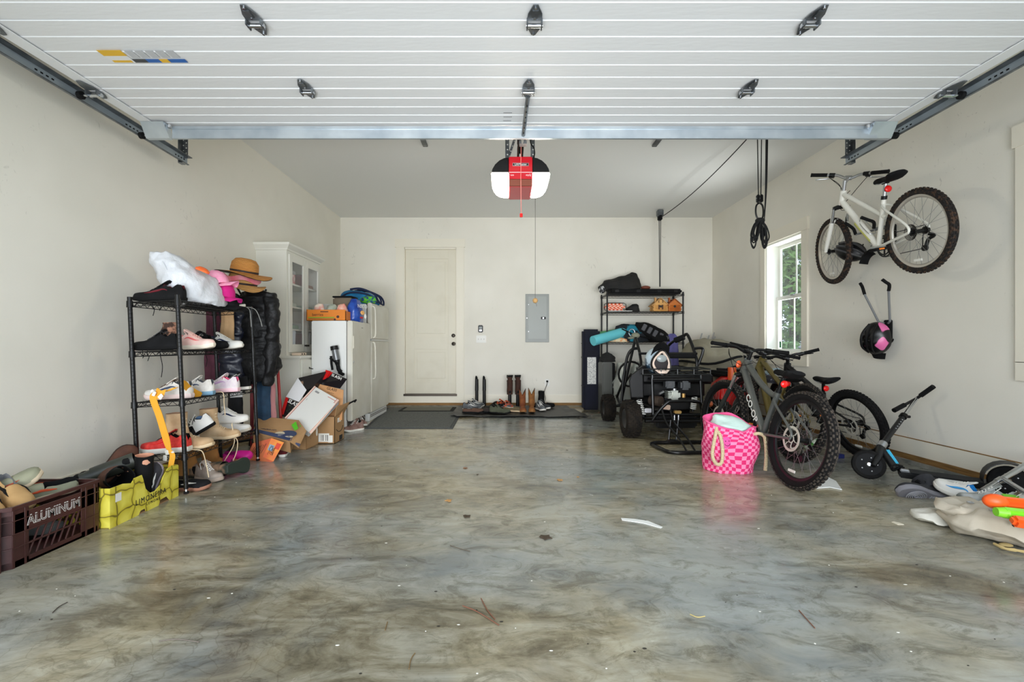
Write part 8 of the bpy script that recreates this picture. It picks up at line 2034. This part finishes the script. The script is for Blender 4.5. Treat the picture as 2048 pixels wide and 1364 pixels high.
# motocross helmet on the rack
hm = thing('motocross_helmet', 'white, black and pale blue motocross helmet resting on the go kart rack', 'helmet', P(1316, 722, 4.88))
HS = mat('helmet_blue', (186, 206, 220), 0.25, rgb2=(60, 84, 104), ns=9, lo=0.5, hi=0.56, coat=0.5); HC = mat('helmet_cream', (226, 204, 188), 0.4); 
m = MB().m(HS).ell((0, 0.04, 0), (0.125, 0.14, 0.148), 28, 16); ho = m.build('shell', hm)
tr_ = [(0, 0.115), (0.045, 0.075), (0.082, 0.02), (0.092, -0.04), (0.075, -0.10), (0.04, -0.128), (0, -0.135), (-0.04, -0.128), (-0.075, -0.10), (-0.092, -0.04), (-0.082, 0.02), (-0.045, 0.075)]
rim = cat_([Vector((x, -0.112 - (0.045 if z < -0.05 else 0.015) + abs(x) * 0.45, z)) for x, z in tr_], 4, closed=True)
MB().m(BLACK).tube(rim, 0.016, 8, closed=True).m(HC).tube([v * 0.88 + Vector((0, -0.016, 0)) for v in rim], 0.015, 8, closed=True).build('eye_port_rim', hm, label='cream and black rim of the opening')
MB().m(mat('helmet_inside', (44, 40, 42), 0.8)).ell((0, -0.092, -0.015), (0.078, 0.03, 0.10), 20, 10).m(mat('visor_grey', (150, 158, 158), 0.2)).ell((0, -0.118, 0.03), (0.055, 0.014, 0.04), 16, 8).build('lining', hm)
MB().m(HC).ell((0, -0.125, -0.115), (0.06, 0.045, 0.03), 20, 8).build('chin_bar', hm)
MB().m(BLACKM).sheet(lambda u, v: ((v - 0.5) * 0.19 * (1 - 0.15 * u), -0.06 - 0.06 * u, 0.115 + 0.085 * u - (v - 0.5) ** 2 * 0.22), 6, 10, 0.006).build('peak', hm)
bag_('football', 'orange brown ball lying between the grey bike and the go kart', 'ball', P(1417, 808, 4.95), [(-0.03, 0, 0, 0.03, 0.02), (-0.01, 0, 0, 0.075, 0.05), (0.01, 0, 0, 0.08, 0.055), (0.03, 0, 0, 0.05, 0.03)], mat('orange_brown', (190, 100, 60), 0.6), 0.0)

# floor bike stand
fs = thing('bike_floor_stand', 'black tubular bicycle stand lying on the floor before the go kart', 'bike stand', (1.6, 4.3, 0))
TS_ = Matrix.Translation((-1.6, -4.3, 0)); g_ = lambda px, py, z=0.02: (lambda v: Vector((v.x, v.y, z)))(G(px, py))
MB(TS_).m(GKB).tube(cat_([g_(1306, 894), g_(1322, 902), g_(1345, 909), g_(1405, 909), g_(1440, 905), g_(1446, 892), g_(1420, 888), g_(1350, 889), g_(1318, 889), g_(1304, 891)], 4, closed=True), 0.018, 10).build('base_loop', fs)
up = MB(TS_).m(GKB)
for px in (1373, 1390):
    a = g_(px, 906); up.tube(cat_([a, a + Vector((-0.035, 0.10, 0.10)), a + Vector((-0.10, 0.22, 0.21)), a + Vector((-0.12, 0.30, 0.33))], 5), 0.009, 8)
for px in (1337, 1352):
    a = g_(px, 889); up.tube([a, a + Vector((0.03, 0.02, 0.22))], 0.010, 8)
up.ell(g_(1345, 889, 0.035), (0.07, 0.03, 0.02), 14, 6); up.build('wheel_holder', fs)

# red ride-on behind the bikes
rd = thing('ride_on_bike', 'red childrens ride on motorbike behind the parked bicycles', 'toy motorbike', (2.70, 5.35, 0))
REDB = mat('ride_red', (186, 16, 14), 0.3, coat=0.4)
for x, y in ((-0.05, -0.38), (0.05, 0.38)):
    MB().m(RUB).lathe([(0.12, -0.05), (0.19, -0.045), (0.205, 0), (0.19, 0.045), (0.12, 0.05)], 28, Matrix.Translation((x, y, 0.205)) @ Matrix.Rotation(pi / 2, 4, 'Y'), closed=True).build('wheel', rd)
blob(MB().m(REDB), [(0.30, -0.10, -0.1, 0.10, 0.22), (0.40, -0.12, -0.05, 0.14, 0.28), (0.52, -0.08, 0.0, 0.13, 0.26), (0.62, -0.02, 0.05, 0.08, 0.15)], 24, 3, 0.01, 8, 2).build('fairing', rd)
blob(MB().m(REDB), [(0.12, -0.28, -0.30, 0.04, 0.06), (0.30, -0.26, -0.28, 0.09, 0.10), (0.48, -0.22, -0.22, 0.10, 0.10), (0.62, -0.16, -0.14, 0.05, 0.05)], 20, 3, 0.01, 8, 3).build('front_shield', rd)
blob(MB().m(REDB), [(0.36, 0.13, 0.0, 0.05, 0.10), (0.48, 0.16, 0.0, 0.09, 0.14), (0.60, 0.14, 0.0, 0.05, 0.08)], 20, 3, 0.01, 8, 4).build('side_panel', rd)
MB().m(BLACKM).bb(-0.12, 0.14, -0.05, 0.45, 0.60, 0.68, 0.03).tube([(-0.3, -0.2, 0.72), (0, -0.15, 0.70), (0.3, -0.2, 0.72)], 0.014, 8).tube([(0, -0.15, 0.7), (-0.03, -0.36, 0.21)], 0.02, 8).build('seat_and_bar', rd)
MB().m(mat('orange_spring', (214, 90, 40), 0.4)).cyl((-0.14, -0.22, 0.60), (-0.14, -0.22, 0.74), 0.045, n=14).m(mat('yellow_bit', (214, 190, 80), 0.4)).ell((-0.12, -0.26, 0.66), (0.03, 0.03, 0.03)).build('light', rd, label='orange and yellow front light')
for (px, py, Y, rgb, lab) in ((1519, 752, 5.1, (44, 46, 60), 'dark glove with white patch on the red toy motorbike'), (1545, 757, 5.0, (30, 30, 40), 'dark bag right of the olive bike head tube')):
    bag_('glove', lab, 'glove', P(px, py + 8, Y), [(0, 0, 0, 0.08, 0.08), (0.04, 0, 0, 0.09, 0.09), (0.08, 0, 0, 0.06, 0.05)], mat('glove_%d' % rgb[2], rgb, 0.6, rgb2=(210, 210, 220), ns=12, lo=0.58, hi=0.62), 0.015)
bag_('plastic_sheet', 'clear blue tinted plastic wrap behind the olive bike', 'plastic wrap', P(1550, 758, 5.3), [(0, 0, 0, 0.11, 0.08), (0.06, 0, 0, 0.12, 0.08), (0.12, -0.02, 0, 0.06, 0.04)], mat('plastic_blue', (170, 196, 208), 0.15, bump=0.6, bs=16), 0.03, 12)

# ------------------------------------------------------------------ things on the floor at the right
sh_ = shoe('high_top_sneaker', 'dark grey high top sneaker lying with its ringed sole towards the doorway', frame(P(1852, 997, 2.93), (-1, -0.05, 0.22), z=(-0.15, 0.72, 0.55)), fab('dark_grey_canvas', (54, 54, 58), (34, 34, 38), ns=6), mat('grey_sole', (138, 136, 142), 0.6), BLACKM, BLACKM, None, kind='high', H=0.175, L=0.34, W=0.135, hs=0.03, tread=mat('tread_pale', (186, 184, 190), 0.6))
wi = thing('canvas_shoe', 'flattened off white shoe sole lying in front of the high top sneaker', 'shoe', G(1882, 1046))
blob(MB(Matrix.Rotation(-0.25, 4, 'Z') @ Matrix.Rotation(0.12, 4, 'Y')).m(fab('off_white', (214, 211, 200), (190, 186, 172), ns=9)), [(0.0, 0, 0, 0.11, 0.06), (0.012, 0, 0, 0.135, 0.085), (0.04, 0.0, 0.01, 0.125, 0.075), (0.055, 0.01, 0.01, 0.08, 0.05)], 30, 2.1, 0.03, 8, 4).build('shoe_body', wi, smooth=70)
shoe('sneaker', 'white and bright blue sneaker standing behind the backpack', at(2.84, 2.86, 0.03, 1.9, -0.3), WHT, WSOLE, fab('sky_blue', (40, 150, 220)), WHT, mat('sky_stripe', (60, 160, 226), 0.5), L=0.25)
shoe('sneaker', 'grey and white sneaker with pale laces behind the backpack', at(2.88, 2.72, 0.02, 2.6), fab('grey_white', (190, 192, 190), (120, 124, 120), ns=14), WSOLE, BLACKM, WHT, None, L=0.26)
shoe('sneaker', 'brown and white sneaker beside the grey one behind the backpack', at(2.98, 2.66, 0.02, 2.2), fab('brown_white', (110, 92, 76), (200, 196, 186), ns=14), WSOLE, BLACKM, WHT, None, L=0.25)
CANV = fab('beige_canvas', (208, 198, 180), (184, 173, 152), ns=4, bump=0.2, bs=30)
bp_ = thing('backpack', 'beige canvas backpack lying open at the right edge', 'backpack', (2.62, 2.30, 0), rot=(0, 0, -0.45))
blob(MB().m(CANV), [(0.0, 0, 0, 0.26, 0.16), (0.05, 0, 0, 0.32, 0.21), (0.10, 0.01, 0.0, 0.30, 0.19), (0.135, 0.03, 0.0, 0.24, 0.14), (0.15, 0.04, 0.0, 0.14, 0.08)], 48, 2.5, 0.035, 6, 6).crumple(0.014, 16, 3).build('body', bp_, smooth=75)
blob(MB(Matrix.Translation((-0.20, 0.05, 0.05))).m(CANV), [(0.0, 0, 0, 0.10, 0.11), (0.05, -0.02, 0, 0.12, 0.13), (0.09, 0.0, 0.0, 0.10, 0.11), (0.11, 0.02, 0, 0.05, 0.05)], 30, 2.3, 0.035, 9, 2).crumple(0.010, 20, 1).build('front_pocket', bp_, smooth=75)
m = MB().m(fab('dark_strap', (56, 54, 52)))
m.tube(cat_([(-0.12, -0.2, 0.12), (-0.02, -0.17, 0.155), (0.10, -0.1, 0.18), (0.22, 0.02, 0.165)], 5), 0.007, 6).tube(cat_([(-0.05, 0.02, 0.185), (0.05, -0.05, 0.19), (0.18, -0.14, 0.16), (0.26, -0.18, 0.08)], 5), 0.007, 6)
m.m(mat('olive_webbing', (150, 150, 120), 0.8)).box((-0.04, -0.06, 0.185), (0.14, 0.045, 0.008), R=Matrix.Rotation(0.3, 3, 'Z'), bev=0.003).m(SILV)
for x, y, z in ((-0.21, -0.03, 0.165), (-0.15, -0.10, 0.155)): m.tube([(x + 0.012 * cos(a), y + 0.012 * sin(a), z) for a in [k * pi / 5 for k in range(10)]], 0.0035, 6, closed=True)
m.build('straps', bp_)
tag(MB().m(fab('navy_flap', (34, 60, 120))).tube(cat_([P(1908, 1020, 2.62), P(1916, 1010, 2.64), P(1930, 1006, 2.66), P(1945, 1006, 2.66)], 4), 0.018, 8).build('blue_strap', None), 'blue strap curling under the top of the backpack', 'strap')
OR_ = mat('blaster_orange', (250, 96, 30), 0.4); GR_ = mat('blaster_green', (134, 216, 50), 0.4)
wb = thing('water_blaster', 'orange and lime green toy water blaster lying on the backpack', 'toy water gun', P(2036, 1035, 2.10))
Mw = frame((0, 0, 0), (1, -0.25, -0.05), z=(0, -0.5, 1))
MB(Mw).m(OR_).box((0.02, 0.06, 0.03), (0.20, 0.055, 0.06), bev=0.022).ell((-0.06, 0.06, 0.03), (0.05, 0.034, 0.036)).build('tank', wb)
MB(Mw).m(GR_).box((0.04, 0.0, 0.02), (0.23, 0.05, 0.05), bev=0.015).cyl((-0.09, 0.0, 0.02), (-0.05, 0.0, 0.02), 0.02, 0.026, 14).build('barrel', wb)
MB(Mw).m(OR_).box((0.04, -0.06, 0.02), (0.20, 0.05, 0.045), R=Matrix.Rotation(-0.12, 3, 'Z'), bev=0.012).build('pump_grip', wb)
gt = thing('green_toy', 'lime green toy piece with a white knob at the right edge', 'toy', P(2036, 1000, 2.62))
MB(frame((0, 0, 0), (1, -0.6, 0.0), z=(0, -0.4, 1))).m(GR_).box((0, 0, 0), (0.14, 0.07, 0.03), bev=0.01).m(WHITE).cyl((0.02, 0, 0.015), (0.02, 0, 0.03), 0.018, n=16).build('body', gt)
pt = thing('pump_tube', 'pale grey and navy toy pump tube lying behind the backpack', 'toy pump', P(1990, 992, 2.78))
d = (P(2030, 1018, 2.55) - P(1985, 985, 2.80)); a = P(1985, 985, 2.80) - P(1990, 992, 2.78); GPL = mat('pale_grey_plastic', (196, 206, 212), 0.4); NV_ = mat('navy_plastic', (38, 46, 68), 0.4)
MB().m(NV_).tube([a - d * 0.12, a], [0.022, 0.024], 16).m(GPL).tube([a, a + d * 0.42], [0.030, 0.032], 18).m(NV_).tube([a + d * 0.42, a + d * 0.55], 0.035, 18).m(GPL).tube([a + d * 0.55, a + d], [0.033, 0.045], 18).m(mat('salmon_logo', (232, 120, 96), 0.5)).ell(a + d * 0.72 + Vector((-0.01, -0.034, 0.012)), (0.02, 0.008, 0.012)).build('tube', pt)
th_ = thing('folded_scooter', 'chrome T handle of a folded scooter with black foam grip leaning over the pile', 'scooter', P(2000, 965, 2.80))
T = Matrix.Translation(-P(2000, 965, 2.80)); p0, p1, p2, p3 = P(1965, 982, 2.85), P(2075, 916, 2.86), P(2006, 957, 2.855), P(2075, 1000, 2.45)
MB(T).m(CHROME).tube([p0, p1], 0.017, 16).tube([p2, p3], 0.014, 16).tube([p2 + (p0 - p2) * 0.3, p2 + (p0 - p2) * 0.05], 0.020, 16).build('tube', th_)
MB(T).m(BLACKM).tube([P(1938, 998, 2.80), P(1975, 986, 2.84)], 0.026, 14).build('grip', th_)
MB(T).m(BLACKM).tube(cat_([p3, p3 + Vector((0, -0.1, -0.2)), Vector((p3.x + 0.05, p3.y - 0.15, 0.04))], 4), 0.03, 10).build('deck', th_)
bag_('black_bag', 'black cloth bundle between the toy pump and the scooter', 'bag', (3.02, 2.62, 0.0), [(0, 0, 0, 0.16, 0.10), (0.06, 0, 0, 0.15, 0.10), (0.10, 0, 0, 0.09, 0.05)], DKC, 0.02)
tag(MB().m(mat('dry_leaf', (196, 172, 116), 0.8)).tube(cat_([G(1988, 1092) + Vector((0, 0, 0.012)), G(2010, 1101) + Vector((0, 0, 0.01)), G(2035, 1106) + Vector((0, 0, 0.012)), G(2070, 1112) + Vector((0, 0, 0.01))], 5), [0.006 + 0.0006 * (i % 5) for i in range(16)], 6).ell(G(2012, 1094) + Vector((0, 0, 0.01)), (0.03, 0.02, 0.008)).build('dry_stalk', None), 'dry tan plant stalk on the floor below the backpack', 'stalk')
# debris
def paper(name, label, cat, pts, mt, h=0.002, z=0.001, curl=0.0):
    q = [G(*p) for p in pts]; c = sum(q, Vector()) / len(q)
    o = tag(MB().m(mt).prism([((v - c).x, (v - c).y) for v in q], h).build(name, None, smooth=0), label, cat); o.location = (c.x, c.y, z)
    if curl: o.rotation_euler = (curl, 0, 0); o.location.z = z + 0.006
    return o
PAP = mat('white_paper', (236, 238, 234), 0.6)
paper('paper_scrap', 'white triangular paper on the floor beside the front bike tyre', 'paper', [(1632, 978), (1644, 957), (1658, 957), (1672, 964), (1684, 981), (1660, 976)][::-1], PAP, 0.006, 0.002)
paper('paper_strip', 'bent white strip lying on the open floor right of centre', 'paper', [(1242, 1037), (1244, 1041), (1285, 1047), (1322, 1057), (1325, 1055), (1296, 1043), (1268, 1039)], PAP, 0.003)
paper('paper_scrap', 'small pale paper chip on the floor left of the backpack', 'paper', [(1783, 1045), (1788, 1044), (1800, 1047), (1808, 1050), (1795, 1050)][::-1], mat('pale_chip', (226, 218, 196), 0.7), 0.003)
tag(MB(Matrix.Translation(G(1677, 916))).m(mat('navy_box', (34, 44, 110), 0.5)).bb(-0.04, 0.04, -0.02, 0.03, 0.0, 0.035, 0.003).build('blue_box', None), 'small navy blue box on the floor behind the front bike tyre', 'box')
tag(MB(Matrix.Translation(P(1632, 887, 3.75)) @ Matrix.Rotation(1.1, 4, 'Y')).m(mat('green_label', (70, 150, 60), 0.3, rgb2=(220, 226, 214), ns=18, lo=0.5, hi=0.56)).lathe([(0.0, -0.09), (0.03, -0.085), (0.033, 0.03), (0.015, 0.07), (0.012, 0.09), (0, 0.09)], 16).build('bottle', None), 'green labelled bottle lying behind the front bike wheel', 'bottle')
rnd = random.Random(11); LBR = [mat('leaf_brown', (134, 84, 48), 0.7), mat('leaf_tan', (196, 146, 86), 0.7), mat('leaf_dark', (72, 58, 42), 0.8)]
def leaf(px, py, s, k, label):
    g = G(px, py); m = MB().m(LBR[k]); n = 9; a0 = rnd.uniform(0, 6)
    pts = [(s * (1.0 if i % 2 == 0 else 0.55) * cos(2 * pi * i / n + a0) * 0.5, s * (1.0 if i % 2 == 0 else 0.55) * sin(2 * pi * i / n + a0) * 0.5) for i in range(n)]
    m.prism(pts, 0.003); o = tag(m.build('fallen_leaf', None, smooth=0), label, 'leaf', 'leaf bits on the floor'); o.location = (g.x, g.y, 0.003)
for a_ in ((1120, 961, 0.05, 1, 'tan dry leaf on the open floor right of centre'), (931, 937, 0.04, 0, 'brown leaf curl on the floor below the door mat'), (897, 1002, 0.05, 1, 'crumbled tan leaf near the middle of the floor'), (934, 1034, 0.05, 2, 'dark leaf sliver near the middle of the floor'),
           (1092, 1076, 0.07, 2, 'long dark leaf fragment below the middle of the floor'), (1156, 955, 0.02, 1, 'tiny tan leaf bit right of the tan dry leaf'), (955, 950, 0.02, 2, 'tiny dark bit beside the brown leaf curl'), (1134, 901, 0.02, 2, 'tiny dark leaf bit toward the go kart')):
    leaf(*a_)
def twig(pts, label, c=(126, 78, 56), r=0.0018):
    q = [G(*p) + Vector((0, 0, 0.003)) for p in pts]; c0 = q[0].copy()
    o = tag(MB().m(mat('twig_%d' % c[0], c, 0.8)).tube(cat_([v - c0 for v in q], 4), r, 5).build('twig', None), label, 'twig', 'twigs on the floor'); o.location = c0
twig([(925, 1213), (955, 1225), (998, 1252)], 'reddish twig on the floor in the lower middle, longer one'); twig([(962, 1198), (975, 1222), (990, 1240)], 'reddish twig crossing the longer one in the lower middle')
twig([(1598, 1222), (1612, 1238), (1630, 1258)], 'reddish twig on the floor at lower right'); twig([(318, 1284), (355, 1280), (398, 1286)], 'long grey twig on the floor at lower left', (110, 100, 90))
twig([(105, 1227), (118, 1215), (135, 1206)], 'dark twig on the floor below the brown crate', (70, 60, 52)); twig([(1380, 1230), (1395, 1236), (1410, 1234)], 'pale straw on the floor at lower right', (190, 170, 110))
twig([(818, 1340), (822, 1320), (830, 1308)], 'short brown twig at the bottom edge', (120, 96, 60)); twig([(770, 1262), (775, 1245)], 'short grey twig in the lower middle', (120, 110, 96)); twig([(900, 1092), (918, 1098), (940, 1104)], 'thin dark twig near the middle of the floor', (90, 80, 66))
sp = MB().m(mat('floor_speck', (226, 222, 210), 0.8)); sd_ = MB().m(mat('dark_speck', (44, 38, 30), 0.9))
for k in range(150):
    y_ = 1.35 + 5.2 * rnd.random() ** 1.5; x_ = rnd.uniform(-2.0, 2.9) if y_ > 2.4 else rnd.uniform(-1.1, 1.1) * y_
    q = (sp if k % 2 else sd_); s_ = rnd.uniform(0.0015, 0.004); q.ell((x_, y_, 0.001), (s_ * rnd.uniform(1, 2.2), s_, 0.0012), 6, 4)
o = sp.build('pale_grit', None); o['kind'] = 'stuff'; tag(o, 'scattered pale grit specks all over the concrete floor', 'grit')
o = sd_.build('dark_grit', None); o['kind'] = 'stuff'; tag(o, 'scattered dark debris specks all over the concrete floor', 'grit')
